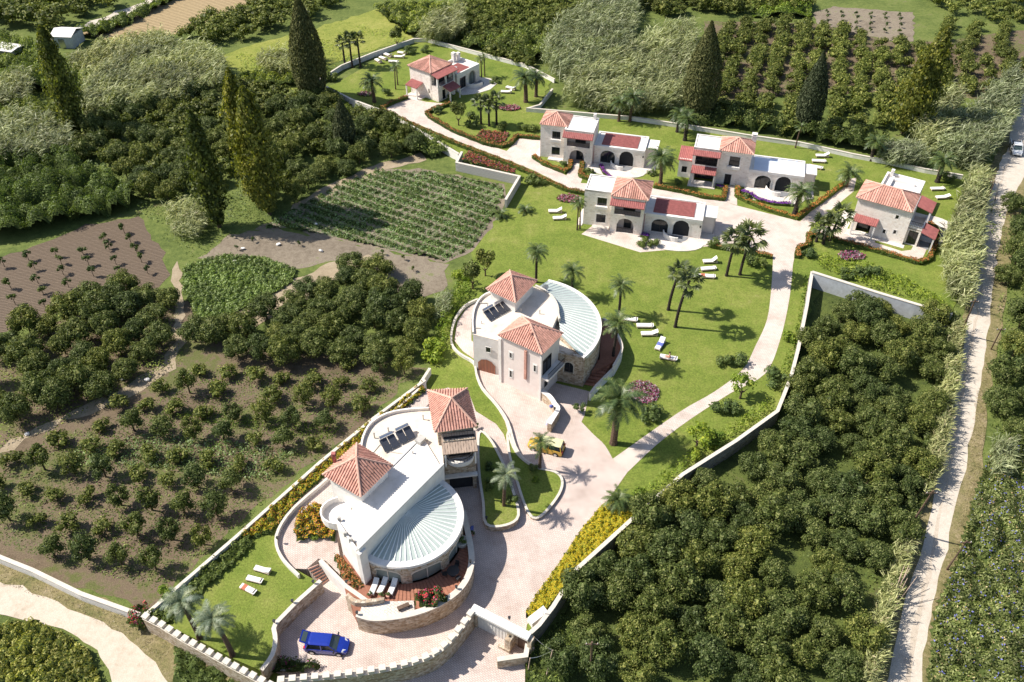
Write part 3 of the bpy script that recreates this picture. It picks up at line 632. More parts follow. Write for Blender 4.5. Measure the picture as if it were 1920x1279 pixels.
print('orchard trees', len(near), len(rest))

# ---- palms
def frond_mesh(L, rise, fall, leaf, mat, nl=15, seed=0, name='frond'):
    rg = random.Random(seed); mb = MB(); ns = 9; p = Vector((0,0,0)); ang = rise; pts = [p.copy()]
    for i in range(ns):
        p = p+Vector((math.cos(ang), 0, math.sin(ang)))*L/ns; pts.append(p.copy()); ang -= fall/ns
    for i in range(ns):
        w0, w1 = .05*(1-i/ns)+.012, .05*(1-(i+1)/ns)+.012
        mb.poly([pts[i]+Vector((0,-w0,0)), pts[i]+Vector((0,w0,0)), pts[i+1]+Vector((0,w1,0)), pts[i+1]+Vector((0,-w1,0))])
    for k in range(nl):
        t = .12+.88*k/(nl-1); f = t*ns; i = min(ns-1, int(f)); q = pts[i].lerp(pts[i+1], f-i); dv_ = (pts[i+1]-pts[i]).normalized()
        l = leaf*(math.sin(math.pi*min(1, t*.9+.12))**.6+.12)
        for s in (-1, 1):
            o = Vector((0, s, 0))*l*.85+dv_*l*.55+Vector((0,0,rg.uniform(-.28,.12)*l)); w = .045*L/2.6+.03
            mb.poly([q-dv_*w, q+o, q+dv_*w] if s < 0 else [q+dv_*w, q+o, q-dv_*w])
    o = mb.build(name, mat); me = o.data; bpy.data.objects.remove(o); return me
def palm_trunk(h, r0, r1, mat, lean=(0,0)):
    mb = MB(); n = 9; rg = []; steps = max(5, int(h/.45))
    for i in range(steps+1):
        t = i/steps; r = r0*(1-t)+r1*t
        if i == 0: r *= 1.25
        for rr, dz in ((r*1.1, 0), (r*.93, h/steps*.6)):
            z = t*h+dz
            if z > h+.02: continue
            rg.append([(lean[0]*t*t+rr*math.cos(2*math.pi*k/n), lean[1]*t*t+rr*math.sin(2*math.pi*k/n), z-.1*(i == 0 and dz == 0)) for k in range(n)])
    mb.rings(rg); o = mb.build('trunk', mat); me = o.data; bpy.data.objects.remove(o); return me
FRM = {k: [frond_mesh(2.6, r_, f_, .55, M[k], 15, i) for i, (r_, f_) in enumerate(((1.15,1.7),(.8,1.75),(.4,1.5),(-.1,1.1)))] for k in ('palm', 'greypalm')}
DEAD = frond_mesh(2.6, .1, .6, .5, M['dry'], 11, 9)
def date_palm(px, h, L, label, key='palm', n=30, z=0, tr=(.26,.2), lean=(0,0), bark='palmbark', group='date palms of the garden', base=None):
    p = at(px[0], px[1], z) if base is None else Vector(base)
    r = empty('date_palm', p, label, 'palm tree', 0, group); rg = random.Random(int(p.x*13+p.y*7)); lean = (lean[0]+rg.uniform(-.06,.06)*h, lean[1]+rg.uniform(-.04,.04)*h); n = int(n*rg.uniform(.85,1.15))
    link(bpy.data.objects.new('trunk', palm_trunk(h, tr[0], tr[1], M[bark], lean)), r)
    for k in range(n):
        tier = k/n; me = FRM[key][min(3, int(tier*4))]
        o = link(bpy.data.objects.new('frond', me), r); o.location = (lean[0], lean[1], h-.05-.15*tier)
        o.rotation_euler = (rg.uniform(-.25,.25), rg.uniform(-.15,.15), k*2.39996+rg.uniform(-.2,.2)); s = L/2.6*rg.uniform(.85,1.1); o.scale = (s,)*3
    for k in range(4):                                   # dry fronds hanging down the trunk
        o = link(bpy.data.objects.new('frond', DEAD), r); o.location = (lean[0], lean[1], h-.25); o.rotation_euler = (rg.uniform(-.3,.3), rg.uniform(.9,1.25), k*1.7+rg.uniform(-.5,.5)); o.scale = (L/2.6*rg.uniform(.5,.75),)*3
    return r
def fan_leaf(seed):
    rg = random.Random(seed); mb = MB(); mb.poly([(0,-.02,0),(.85,-.015,.1),(.85,.015,.1),(0,.02,0)])
    c = Vector((.85,0,.1)); nb = 11
    for k in range(nb):
        a = math.radians(-115+230*k/(nb-1)); l = .75*(1-.25*abs(math.sin(a/2)))
        for s in (0,):
            t = c+Vector((math.cos(a)*l, math.sin(a)*l, -.22+.05*rg.uniform(-1,1))); pq = Vector((-math.sin(a), math.cos(a), 0))*.085; mid = c.lerp(t, .55)+Vector((0,0,.06))
            mb.poly([c, mid-pq, t, mid+pq])
    o = mb.build('fan_leaf', M['fan']); me = o.data; bpy.data.objects.remove(o); return me
FANS = [fan_leaf(i) for i in range(3)]
def fan_palm(px, h, s, label, group, n=16, bark='darkbark', tr=(.22,.17), lean=(0,0)):
    p = at(*px, 0); r = empty('fan_palm', p, label, 'palm tree', 0, group); rg = random.Random(int(p.x*17+p.y*5))
    link(bpy.data.objects.new('trunk', palm_trunk(h, tr[0], tr[1], M[bark], lean)), r)
    for k in range(n):
        o = link(bpy.data.objects.new('fan_leaf', FANS[k % 3]), r); t = k/n
        o.location = (lean[0], lean[1], h-.1-.3*t); o.rotation_euler = (rg.uniform(-.3,.3), -1.15+1.75*t+rg.uniform(-.15,.15), k*2.39996); o.scale = (s*rg.uniform(.85,1.15),)*3
    return r
DP = 'date palms of the garden'
date_palm((1150,832), 7.2, 3.5, 'large full crowned date palm at the fork of drive and garden lane', n=44, tr=(.42,.36))
date_palm((945,952), 5.8, 1.9, 'slim grey date palm on the island beside the garage ramp', 'greypalm', 22, .4, (.2,.16))
date_palm((1012,878), 4.6, 1.9, 'small yellowish date palm in front of the yellow car', 'palm', 16, .3, (.18,.15))
date_palm((436,1228), 5.6, 2.1, 'leaning grey green palm nearest the castellated wall', 'greypalm', 34, GZ, (.24,.18), (-.7,.5))
date_palm((374,1196), 5.2, 2.1, 'leaning grey green palm left of its twin on the corner lawn', 'greypalm', 34, GZ, (.22,.17), (-.4,.5))
date_palm((1148,682), 7.2, 2.4, 'tall slim date palm on the wooden steps of the second round villa', n=30, tr=(.2,.17), bark='darkbark')
date_palm((1160,592), 5.2, 2.1, 'date palm on the lawn right behind the crescent roof', n=28, tr=(.2,.16), bark='darkbark')
date_palm((1072,556), 4.6, 2.1, 'date palm behind the middle of the crescent roof', n=28, tr=(.2,.16), bark='darkbark')
date_palm((1005,530), 5.6, 2.1, 'date palm behind the rear tiled tower', n=28, tr=(.2,.16), bark='darkbark')
date_palm((986,192), 5.2, 3.1, 'front one of two full date palms right of the top villa', n=34, tr=(.42,.36))
date_palm((1005,182), 4.6, 2.6, 'rear one of two full date palms right of the top villa', n=30, tr=(.34,.3))
date_palm((702,192), 4.4, 2.8, 'full date palm left of the top villa forecourt', n=34, tr=(.36,.32))
date_palm((1160,228), 3.9, 2.4, 'shorter date palm behind the tiled roof terrace', n=28, tr=(.28,.24))
date_palm((1181,228), 5.0, 2.7, 'taller date palm behind the tiled roof terrace', n=30, tr=(.28,.24))
date_palm((1238,344), 5.0, 3.1, 'full date palm standing between the two middle villas', n=36, tr=(.32,.28))
date_palm((1270,248), 3.6, 2.6, 'dark short palm under the tall cypress', n=26, tr=(.34,.3), bark='darkbark')
date_palm((1284,264), 4.2, 2.8, 'dark palm in front of the tall cypress', n=26, tr=(.36,.32), bark='darkbark')
date_palm((1490,402), 4.2, 2.9, 'stout palm at the corner of the orange hedge', n=32, tr=(.42,.36), bark='darkbark')
date_palm((1586,350), 2.6, 2.8, 'low palm at the top of the hedged side path', n=28, tr=(.3,.26))
date_palm((1632,302), 3.9, 2.4, 'dark palm at the back wall behind the right hand villa', n=26, tr=(.32,.28), bark='darkbark')
date_palm((1757,342), 4.2, 2.6, 'dark palm near the cane right of the right hand villa', n=28, tr=(.4,.34), bark='darkbark')
date_palm((985,398), .5, 1.9, 'low trunkless palm on the lawn near the retaining wall', n=22, tr=(.25,.2))
date_palm((938,408), .6, 1.8, 'low dark palm at the edge of the vegetable field', n=22, tr=(.25,.2))
date_palm((1156,952), 1.3, 2.0, 'low dark palm at the tip of the yellow flower bed', n=26, tr=(.3,.25), bark='darkbark')
TP = 'thin tall palms beside the villas'
for px, h, lab in (((1082,432),4.9,'left stem of the thin palm pair at the middle villa'),((1087,430),5.2,'right stem of the thin palm pair at the middle villa'),((742,168),4.8,'taller stem of the thin palm pair behind the top villa forecourt'),((746,160),4.4,'shorter stem of the thin palm pair behind the top villa forecourt'),
                   ((903,146),4.3,'left stem of the thin palm pair by the white chimneys'),((909,144),4.5,'right stem of the thin palm pair by the white chimneys'),((1491,278),4.4,'thin reddish palm behind the blue roof terrace')):
    date_palm(px, h, 1.5, lab, 'palm', 14, 0, (.13,.1), group=TP, bark='palmbark')
FG = {'fan palms of the middle lawn': [((1253,582),6.8,1.35,(.8,0)),((1266,614),8.0,1.5,(.9,0))],
      'fan palms by the plaza': [((1362,518),6.4,1.75,(.3,0)),((1387,516),7.0,1.85,(.5,0))],
      'fan palms by the right hand villa': [((1530,454),3.2,1.4,(.1,0)),((1543,458),3.9,1.4,(.3,0)),((1556,452),5.0,1.5,(.6,0))],
      'fan palms in front of the top villa': [((902,233),4.6,1.3,(0,0)),((917,237),4.8,1.3,(0,0)),((931,235),5.2,1.3,(0,0))],
      'fan palms in the top left lawn corner': [((647,122),5.0,1.25,(0,0)),((661,127),6.2,1.35,(0,0)),((676,126),6.2,1.3,(0,0))]}
NM = {2: ('shorter', 'taller'), 3: ('left one', 'middle one', 'right one')}
for g, L_ in FG.items():
    for nm, (px, h, s, ln) in zip(NM[len(L_)], L_): fan_palm(px, h, s, '%s of the dark trunked %s' % (nm, g), g, lean=ln)

# ---- cypresses and poplars
def spire(seed, h, rmax, prof, n, size, mat, up=.8, ragged=.15, lobes=0, name='crown', asp=.4):
    rg = np.random.default_rng(seed); t = rg.uniform(0, 1, n); a = rg.uniform(0, 2*math.pi, n)
    r = np.interp(t, *zip(*prof))*rmax
    if lobes:
        ph = rg.uniform(0, 6.28, 8); r = r*(1+.22*np.sin(a*2+ph[0]+t*9)+.18*np.sin(a*3+ph[1]-t*17)+.15*np.sin(t*41+ph[2]+a))
    rr = r*rg.uniform(1-ragged*2.2, 1+ragged, n)
    P = np.stack([rr*np.cos(a), rr*np.sin(a), t*h], 1); rad = np.stack([np.cos(a), np.sin(a), np.full(n, .15)], 1)
    Nn = rad+rg.normal(size=(n, 3))*.5
    Q = leaves(P, Nn, rg.uniform(size*.6, size*1.3, n), rg, asp, along=np.stack([np.cos(a)*.3, np.sin(a)*.3, np.full(n, up)], 1)+rg.normal(size=(n,3))*.3)
    core = []; ts = np.linspace(0, 1, 16); k = 12
    for i in range(15):
        for j in range(k):
            c = []
            for tt, jj in ((ts[i], j), (ts[i], j+1), (ts[i+1], j+1), (ts[i+1], j)):
                R_ = np.interp(tt, *zip(*prof))*rmax*.6; aa = 2*math.pi*jj/k; c.append((R_*math.cos(aa), R_*math.sin(aa), tt*h))
            core.append(c)
    return np.concatenate([Q, np.array(core)])
CYP = [(0,.4),(.06,.7),(.2,.92),(.36,1),(.5,.93),(.65,.74),(.8,.46),(.92,.2),(1,.02)]
def cypress(px, h, r, n, label, seed):
    p = at(*px, 0); e = empty('cypress_tree', p, label, 'tree', 0, 'dark cypress trees')
    link(bpy.data.objects.new('crown', quads_mesh('crown', spire(seed, h-.3, r, CYP, n, .27, M['cypress'], 1.4, .07, 0)+np.array([0,0,.3]), M['cypress'])), e)
    mb = MB(); mb.tube((0,0,-.1), (0,0,h*.5), .3, .12); mb.build('trunk', M['bark'], e)
cypress((588,184), 20.5, 3.35, 14000, 'broad tall cypress left of the top lawn', 1)
cypress((650,282), 9.9, 2.0, 3000, 'small slim cypress beside the white drive wall', 2)
cypress((1308,218), 18.5, 3.4, 14000, 'broad tall cypress behind the blue roofed villa', 3)
cypress((1509,246), 15.5, 2.45, 8000, 'slimmer cypress in front of the far orchard rows', 4)
POP = [(0,.2),(.06,.5),(.2,.9),(.4,1),(.6,.9),(.8,.62),(.93,.32),(1,.05)]
def poplar(px, h, r, n, label, seed, mat='poplar'):
    p = at(*px, 0); e = empty('poplar_tree', p, label, 'tree', 0, 'tall poplar trees')
    link(bpy.data.objects.new('crown', quads_mesh('crown', spire(seed, h-.8, r, POP, n, .3, M[mat], .9, .28, 1, asp=.6)+np.array([0,0,.8]), M[mat])), e)
    mb = MB(); mb.tube((0,0,-.1), (0,0,h*.6), .35, .12); mb.build('trunk', M['bark'], e)
poplar((148,252), 20.5, 2.3, 6000, 'tall poplar beside the white shed', 11)
poplar((506,402), 22.0, 2.6, 7000, 'tallest poplar at the end of the bare earth strip', 12)
poplar((484,384), 23.5, 2.0, 5000, 'yellowish poplar close behind the tallest one', 13)
poplar((412,426), 20.0, 2.0, 5500, 'left poplar of the middle group by the track', 14)
poplar((1692,250), 15.0, 2.8, 5000, 'lower spreading poplar by the white lane', 15)
poplar((1712,246), 20.0, 2.6, 6500, 'tall dark poplar by the cane and white lane', 16)

def domes(h, r, seed, fill=.06, jit=.42):
    """rounded bush heads of radius about r, packed side by side"""
    def f(x, y, rg):
        x = np.asarray(x, float); y = np.asarray(y, float); g = r*1.35; ix = np.floor(x/g); iy = np.floor(y/g); best = np.full(x.shape, h*fill)
        for a in (-1, 0, 1):
            for b in (-1, 0, 1):
                cx, cy = ix+a, iy+b; hs = lambda k: np.modf(np.abs(np.sin(cx*127.1+cy*311.7+seed*17.3+k*74.7)*43758.5453))[0]
                X = (cx+.5+(hs(1)-.5)*jit*2)*g; Y = (cy+.5+(hs(2)-.5)*jit*2)*g; R = r*(.7+.55*hs(3)); H = h*(.6+.5*hs(4))
                d2 = ((x-X)**2+(y-Y)**2)/R**2; best = np.maximum(best, H*np.sqrt(np.clip(1-d2, 0, 1)))
        return best
    return f
# ---- cane thickets
def cane(px, n, h, label, seed, mat='cane', z=0):
    n = int(n*1.3)
    rg = np.random.default_rng(seed); poly = plan(px); x, y = sample(poly, n, rg); xs, ys = x, y
    D_ = domes(1., 2.0, seed, .1)(x, y, None); hh = h*rg.uniform(.75, 1.1, n)*(.5+.62*D_); out = []; az = .25+.75*rg.normal(size=n); bend = rg.uniform(.15, .5, n)*hh
    dx_, dy_ = np.cos(az), np.sin(az)*.8
    for k in range(9):
        t = .3+.7*(k+rg.uniform(0, 1, n))/9; bx = x+dx_*bend*t**2; by = y+dy_*bend*t**2; bz = z+hh*t; a2 = rg.uniform(0, 6.28, n)
        al = np.stack([np.cos(a2)*.4+dx_*.8, np.sin(a2)*.4+dy_*.6, rg.uniform(.2, 1.5, n)], 1); l = rg.uniform(.5, .95, n)*min(1, h/3.8)
        C = np.stack([bx, by, bz], 1)+unit(al)*l[:, None]*.8; Nn = np.stack([rg.normal(size=n)*.6, rg.normal(size=n)*.6, np.ones(n)], 1)
        out.append(leaves(C, Nn, l, rg, .10, al))
    Q = np.concatenate(out)
    C = np.stack([x+dx_*bend*.3, y+dy_*bend*.3, z+hh*.5], 1); st = leaves(C, np.stack([dy_, -dx_, 0*x], 1)+rg.normal(size=(n,3))*.4, hh*.5, rg, .03, np.stack([dx_*.3, dy_*.3, 1+0*x], 1))
    tip = np.stack([x+dx_*bend*1.1, y+dy_*bend*1.1, z+hh*1.03], 1)[::3]; pl = leaves(tip, rg.normal(size=tip.shape), .3, rg, .28, np.stack([dx_, dy_, .8+0*x], 1)[::3])
    V = np.concatenate([Q, st, pl]); mi = np.r_[np.zeros(len(Q)+len(st), int), np.ones(len(pl), int)]
    return tag(link(bpy.data.objects.new('cane_thicket', quads_mesh('cane_thicket', V, [M[mat], M['plume']], mi))), label, 'cane', 'cane thickets', 'stuff')
cane([(155,190),(200,150),(300,105),(380,110),(420,140),(415,180),(330,205),(240,225),(160,235)], 2300, 4.6, 'pale cane thicket left of the top cypress', 1)
cane([(130,130),(200,100),(300,80),(330,100),(250,130),(160,180)], 900, 3.8, 'cane thicket below the stubble field', 2)
cane([(-30,170),(60,160),(60,200),(-30,230)], 350, 4, 'cane thicket at the far left edge', 3)
cane([(-30,250),(60,240),(130,262),(140,300),(80,320),(-30,320)], 900, 4.4, 'cane thicket above the bramble bank at left', 4)
cane([(480,130),(530,112),(600,110),(570,150),(500,150)], 420, 3.4, 'small cane thicket left of the tall cypress', 5)
cane([(780,75),(810,50),(860,40),(865,70),(840,88),(800,88)], 420, 4.4, 'feathery cane clump beyond the top lawn corner', 6)
cane([(1010,120),(1030,80),(1080,40),(1150,20),(1190,60),(1170,110),(1120,150),(1040,160)], 1900, 4.6, 'left part of the broad cane field above the villas', 7)
cane([(1050,200),(1060,165),(1160,120),(1220,80),(1290,70),(1300,130),(1270,215),(1180,222),(1100,214)], 2200, 4.4, 'right part of the broad cane field above the villas', 8)
cane([(1080,40),(1110,0),(1190,-10),(1190,40),(1140,60)], 700, 4, 'cane at the top edge above the broad cane field', 9)
cane([(1740,300),(1790,250),(1840,200),(1885,150),(1900,190),(1880,250),(1840,310),(1812,330)], 1500, 4.4, 'cane hedge along the white lane near the white pickup', 10)
cane([(1690,250),(1740,200),(1790,200),(1760,270),(1730,300)], 600, 4.4, 'cane clump under the tall dark poplar', 11)
cane([(1640,300),(1690,285),(1730,320),(1660,318)], 300, 3, 'cane clump behind the right hand villa wall', 12)
cane([(1755,480),(1780,420),(1812,340),(1836,345),(1826,430),(1812,520),(1800,590),(1770,560)], 1200, 3.6, 'cane hedge between garden and white lane', 13)
cane([(1775,620),(1796,620),(1784,720),(1764,830),(1738,930),(1720,940),(1734,860),(1756,740)], 700, 2.2, 'thin cane strip between walled orchard and lane', 14)
cane([(1684,1000),(1704,990),(1684,1080),(1660,1140),(1626,1300),(1600,1300),(1634,1150)], 520, 2.2, 'thin cane strip at the foot of the walled orchard', 15)
cane([(310,410),(360,390),(400,420),(370,455),(320,450)], 220, 2.6, 'grey cane clump between ploughed field and poplars', 16)
cane([(815,575),(840,560),(838,600),(812,610)], 70, 2.2, 'small grey cane clump left of the second round villa', 17)
cane([(1850,850),(1880,845),(1890,900),(1850,900)], 120, 2.4, 'cane clump right of the lane bend', 18)

# ---- leafy masses: brambles, weeds, crops, flower beds
def leaf_mass(name, poly, dens, hfun, size, mat, label, seed, kind='stuff', cat=None, group=None, z=0, mats2=None, frac2=0, spread=.5, aspect=.55, flat=.7, parent=None, cap=130000, base=None):
    rg = np.random.default_rng(seed); n = min(cap, int(area(poly)*dens)); x, y = sample(poly, n, rg)
    h = hfun(x, y, rg); u = 1-(1-rg.uniform(0, 1, n)**spread)*.42; e = .12
    gx = (hfun(x+e, y, None)-h)/e; gy = (hfun(x, y+e, None)-h)/e
    gx = np.clip(gx, -2.5, 2.5); gy = np.clip(gy, -2.5, 2.5); Nn = unit(np.stack([-gx, -gy, np.full(n, flat)], 1))+rg.normal(size=(n, 3))*.34
    P = np.stack([x, y, z+h*u], 1)
    BQ = None
    if base is not False and spread <= .5:               # inner mound below the leaves, its colour darkened like inner shade
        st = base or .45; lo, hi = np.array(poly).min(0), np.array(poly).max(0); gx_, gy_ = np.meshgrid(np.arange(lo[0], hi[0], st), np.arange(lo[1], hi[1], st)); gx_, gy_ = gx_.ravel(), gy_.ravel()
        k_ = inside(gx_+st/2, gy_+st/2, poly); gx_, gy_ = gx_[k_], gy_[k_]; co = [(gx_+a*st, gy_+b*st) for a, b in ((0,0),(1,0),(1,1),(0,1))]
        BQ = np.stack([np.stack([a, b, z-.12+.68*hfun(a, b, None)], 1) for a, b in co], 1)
    def mk(nm, k, m_, par, sz): return link(bpy.data.objects.new(nm, quads_mesh(nm, leaves(P[k], Nn[k], rg.uniform(sz*.7, sz*1.3, k.sum()), rg, aspect), m_)), par)
    fl = rg.uniform(0, 1, n) < frac2
    if mats2 is None:
        if BQ is None: return tag(mk(name, ~fl, mat, parent, size), label, cat, group, kind)
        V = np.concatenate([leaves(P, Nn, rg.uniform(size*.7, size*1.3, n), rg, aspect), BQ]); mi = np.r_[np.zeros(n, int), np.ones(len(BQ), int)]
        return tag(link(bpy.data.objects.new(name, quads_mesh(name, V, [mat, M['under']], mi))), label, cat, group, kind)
    c0 = (float(np.mean(x)), float(np.mean(y)), z); r = empty(name, (0,0,0), label, cat or 'flower bed', 0, group)
    mk('foliage', ~fl, mat, r, size); top = u > .55
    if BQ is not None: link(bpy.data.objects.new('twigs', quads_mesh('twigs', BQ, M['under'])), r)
    which = rg.integers(0, len(mats2), n)
    for i, m_ in enumerate(mats2):
        k = fl & (which == i)
        if k.any(): P[k, 2] = z+h[k]*1.05; mk('blossom', k, m_, r, size*.8)
    return r
def rows(ang, pitch, h, w=.4):
    c, s = math.cos(math.radians(ang)), math.sin(math.radians(ang))
    def f(x, y, rg):
        v = ((-x*s+y*c)/pitch) % 1; r = np.clip(1-np.abs(v-.5)/w, 0, 1); return h*(.03+r*np.clip(.62+.3*np.sin((x*c+y*s)*4.3)+.35*np.sin(x*.7+1)*np.cos(y*.55), .05, 1.2))
    return f
def bumps(h, f, seed):
    rg0 = np.random.default_rng(seed); ph = rg0.uniform(0, 6.28, 6); fr = rg0.uniform(.7, 1.4, 6)*f
    return lambda x, y, rg: h*np.clip(.55+.25*np.sin(x*fr[0]+ph[0])*np.sin(y*fr[1]+ph[1])+.22*np.sin((x+y)*fr[2]*1.7+ph[2])+.16*np.sin((x-y)*fr[3]*2.9+ph[3]), .08, 2)
leaf_mass('bramble_thicket', plan([(-40,330),(60,300),(140,310),(210,340),(262,375),(240,400),(150,420),(60,445),(-40,460)]), 48, domes(4.4, 1.9, 1), .16, M['bramble'], 'sunlit green bramble bank above the ploughed field', 1, cat='thicket', spread=.35)
leaf_mass('bramble_thicket', plan([(-40,210),(60,200),(130,230),(130,262),(60,250),(-40,262)]), 34, domes(3.8, 1.8, 2), .18, M['bramble'], 'green thicket at the left edge below the sheds', 2, cat='thicket', spread=.4)
leaf_mass('bramble_thicket', plan([(-40,60),(60,90),(150,140),(200,150),(150,190),(60,170),(-40,160)]), 28, domes(4, 2.2, 3), .2, M['bramble'], 'green thicket round the white shed', 3, cat='thicket', spread=.4)
leaf_mass('bramble_thicket', plan([(470,140),(590,128),(585,160),(500,168),(440,160)]), 20, domes(2.6, 1.4, 4), .19, M['bramble'], 'low thicket in front of the tall cypress', 4, cat='thicket', spread=.4)
leaf_mass('bramble_thicket', plan([(130,70),(250,30),(330,-10),(350,-10),(260,40),(180,75)]), 18, domes(2.6, 1.6, 5), .22, M['bramble'], 'hedgerow along the far track', 5, cat='thicket', spread=.4)
leaf_mass('bramble_thicket', plan([(1250,235),(1345,238),(1500,264),(1600,284),(1660,300),(1660,262),(1560,262),(1400,236),(1330,210)]), 30, domes(3.8, 2.0, 6), .2, M['citrusfar'], 'dark shrubby belt behind the upper villas', 6, cat='thicket', spread=.4)
leaf_mass('bramble_thicket', plan([(1400,0),(1520,0),(1520,36),(1410,34)]), 14, domes(2.6, 2.4, 7), .24, M['lime'], 'bright green creeper patch at the top of the far orchard', 7, cat='thicket', spread=.35)
leaf_mass('bramble_thicket', plan([(860,88),(1000,120),(1040,100),(1000,60),(920,70)]), 16, domes(3.4, 1.9, 8), .22, M['bramble'], 'bushes beyond the right edge of the top garden', 8, cat='thicket', spread=.4)
leaf_mass('bramble_thicket', plan([(700,20),(790,10),(850,20),(860,50),(800,60),(770,72)]), 16, domes(2.8, 1.7, 9), .22, M['bramble'], 'bushes beyond the top corner of the garden', 9, cat='thicket', spread=.4)
leaf_mass('bramble_thicket', plan([(-40,1180),(60,1165),(120,1190),(170,1225),(200,1300),(-40,1300)]), 90, domes(1.1, .5, 10), .125, M['bank'], 'green scrub in the lower left corner inside the road bend', 10, cat='thicket', spread=.4)
leaf_mass('bramble_thicket', plan([(1850,860),(1930,840),(1990,860),(1990,1300),(1732,1300),(1750,1150),(1788,1060),(1822,940)]), 85, domes(1.5, 1.3, 11), .13, M['bank'], 'weedy bank with blue flowers in the lower right corner', 11, cat='thicket', mats2=[M['blue'], M['dry']], frac2=.05, spread=.5)
leaf_mass('bramble_thicket', plan([(330,1210),(400,1250),(470,1300),(330,1300)]), 60, domes(1.1, .7, 12), .11, M['shrub'], 'grey green scrub below the castellated wall', 12, cat='thicket', spread=.5)
leaf_mass('bramble_thicket', plan([(985,1232),(1030,1190),(1060,1150),(1080,1200),(1060,1300),(985,1300)]), 40, domes(.9, .6, 13), .11, M['weed'], 'weeds round the wooden posts outside the gate', 13, cat='thicket', spread=.5)
leaf_mass('bramble_thicket', plan([(560,190),(640,196),(720,222),(800,262),(850,290),(800,300),(700,270),(600,222)]), 20, domes(2.6, 1.6, 15), .19, M['bramble'], 'bushes below the white drive wall', 15, cat='thicket', spread=.4)
leaf_mass('bramble_thicket', plan([(1798,600),(1790,700),(1766,820),(1738,930),(1708,1010),(1690,1050),(1668,1140),(1630,1300),(1600,1300),(1640,1140),(1664,1050),(1696,940),(1728,830),(1756,700),(1770,600)]), 60, domes(2.3, 1.0, 33), .14, M['bank'], 'straggly green hedgerow between walled orchard and white lane', 33, cat='thicket', spread=.4)
leaf_mass('dry_grass', plan([(0,1050),(60,1075),(150,1120),(262,1165),(330,1215),(300,1240),(230,1190),(130,1140),(0,1095)]), 22, bumps(.45, 1.2, 14), .12, M['dry'], 'dry grass along the roadside wall', 14, spread=.6, aspect=.18)
leaf_mass('dry_grass', plan([(1828,740),(1850,700),(1850,760),(1838,880),(1812,1000),(1780,1110),(1760,1200),(1748,1150),(1790,1010),(1815,880)]), 26, bumps(.5, 1.2, 16), .13, M['dry'], 'dry grass on the right bank of the lane', 16, spread=.6, aspect=.18)

gaps = lambda f0, s0, h0, cut: (lambda x, y, rg: h0*np.clip((np.sin(x*f0+s0)*np.cos(y*f0*1.2+s0*2)+.6*np.sin((x+y)*f0*1.9)-cut), .02, 1))
leaf_mass('weeds', plan([(-30,870),(200,790),(400,700),(780,700),(640,820),(470,965),(300,1110),(0,1020)]), 15, rows(-8, 3.6, .5, .22), .13, M['weed'], 'weeds between the rows of small citrus trees', 17, spread=.7)
leaf_mass('weeds', plan([(0,640),(330,545),(345,680),(110,800),(0,840)]), 12, gaps(.4, 2, .9, -.25), .15, M['weed'], 'weeds under the orchard below the ploughed field', 18, spread=.7)
leaf_mass('weeds', plan([(1530,560),(1780,610),(1600,1300),(1000,1300),(1080,1110),(1460,810)]), 6, gaps(.35, 3, .7, -.2), .13, M['weed'], 'grass under the trees of the walled orchard', 19, spread=.7)
leaf_mass('weeds', plan([(150,250),(420,165),(700,225),(810,280),(700,312),(500,410),(280,420)]), 5, gaps(.4, 4, .9, -.2), .18, M['weed'], 'weeds under the upper left orchard', 20, spread=.7)
leaf_mass('weeds', plan([(420,112),(640,40),(770,72),(600,150),(470,140)]), 4, gaps(.3, 5, .6, -.2), .2, M['lime'], 'tall grass on the meadow beyond the garden', 21, spread=.7)
leaf_mass('weeds', plan([(1850,380),(1990,350),(1990,860),(1850,860),(1870,560)]), 7, gaps(.4, 6, 1.0, -.3), .16, M['weed'], 'weeds right of the white lane', 22, spread=.7)
leaf_mass('weeds', plan([(300,445),(345,470),(360,500),(420,450),(520,420),(540,400),(450,360),(330,410)]), 6, gaps(.5, 7, .6, -.3), .15, M['weed'], 'weeds around the foot of the poplars', 23, spread=.7)
leaf_mass('bean_plants', plan([(345,502),(420,480),(500,486),(556,508),(550,530),(500,560),(420,600),(375,602),(342,545)]), 90, domes(.8, .5, 24, .2), .13, M['crop'], 'leafy pale green bean patch beside the sandy bank', 24, spread=.5)
leaf_mass('vegetable_rows', plan([(490,430),(560,388),(640,345),(700,322),(800,322),(940,347),(945,366),(918,418),(885,465),(835,490),(740,470),(640,448),(540,428)]), 30, rows(-30, 1.9, 1.0), .16, M['crop'], 'rows of staked vegetable plants below the retaining wall', 25, spread=.5)
leaf_mass('vegetable_rows', plan([(310,766),(400,770),(520,784),(640,800),(620,826),(480,806),(320,786)]), 40, rows(-17, 1.6, .5), .11, M['lime'], 'low yellow green vegetable row between the small citrus trees', 26, spread=.6)
leaf_mass('melon_plants', plan([(140,840),(300,815),(440,830),(560,850),(500,905),(300,880),(140,880)]), 26, domes(.6, .6, 8, .1), .14, M['crop'], 'pale trailing vegetable plants among the small citrus trees', 27, spread=.6)

# tufts that break up the lawn
rgT = np.random.default_rng(44); tx, ty = sample(EST, 90000, rgT); ok = np.ones(len(tx), bool)
for q in PAVED: ok &= ~inside(tx, ty, q)
ok &= (np.sin(tx*.31)*np.cos(ty*.27)+.7*np.sin((tx-ty)*.57)+rgT.normal(size=len(tx))*.6) > -.3
tx, ty = tx[ok], ty[ok]
ok = ~inside(tx, ty, LG+[LG[0]])
tz = np.where(ok, .05, GZ+.02)
tag(link(bpy.data.objects.new('grass', quads_mesh('grass', leaves(np.c_[tx, ty, tz], np.c_[rgT.normal(size=(len(tx), 2))*.5, np.ones(len(tx))], rgT.uniform(.05, .12, len(tx)), rgT, .4), M['tuft']))), 'grass tufts scattered over the garden lawns', 'grass', None, 'stuff')
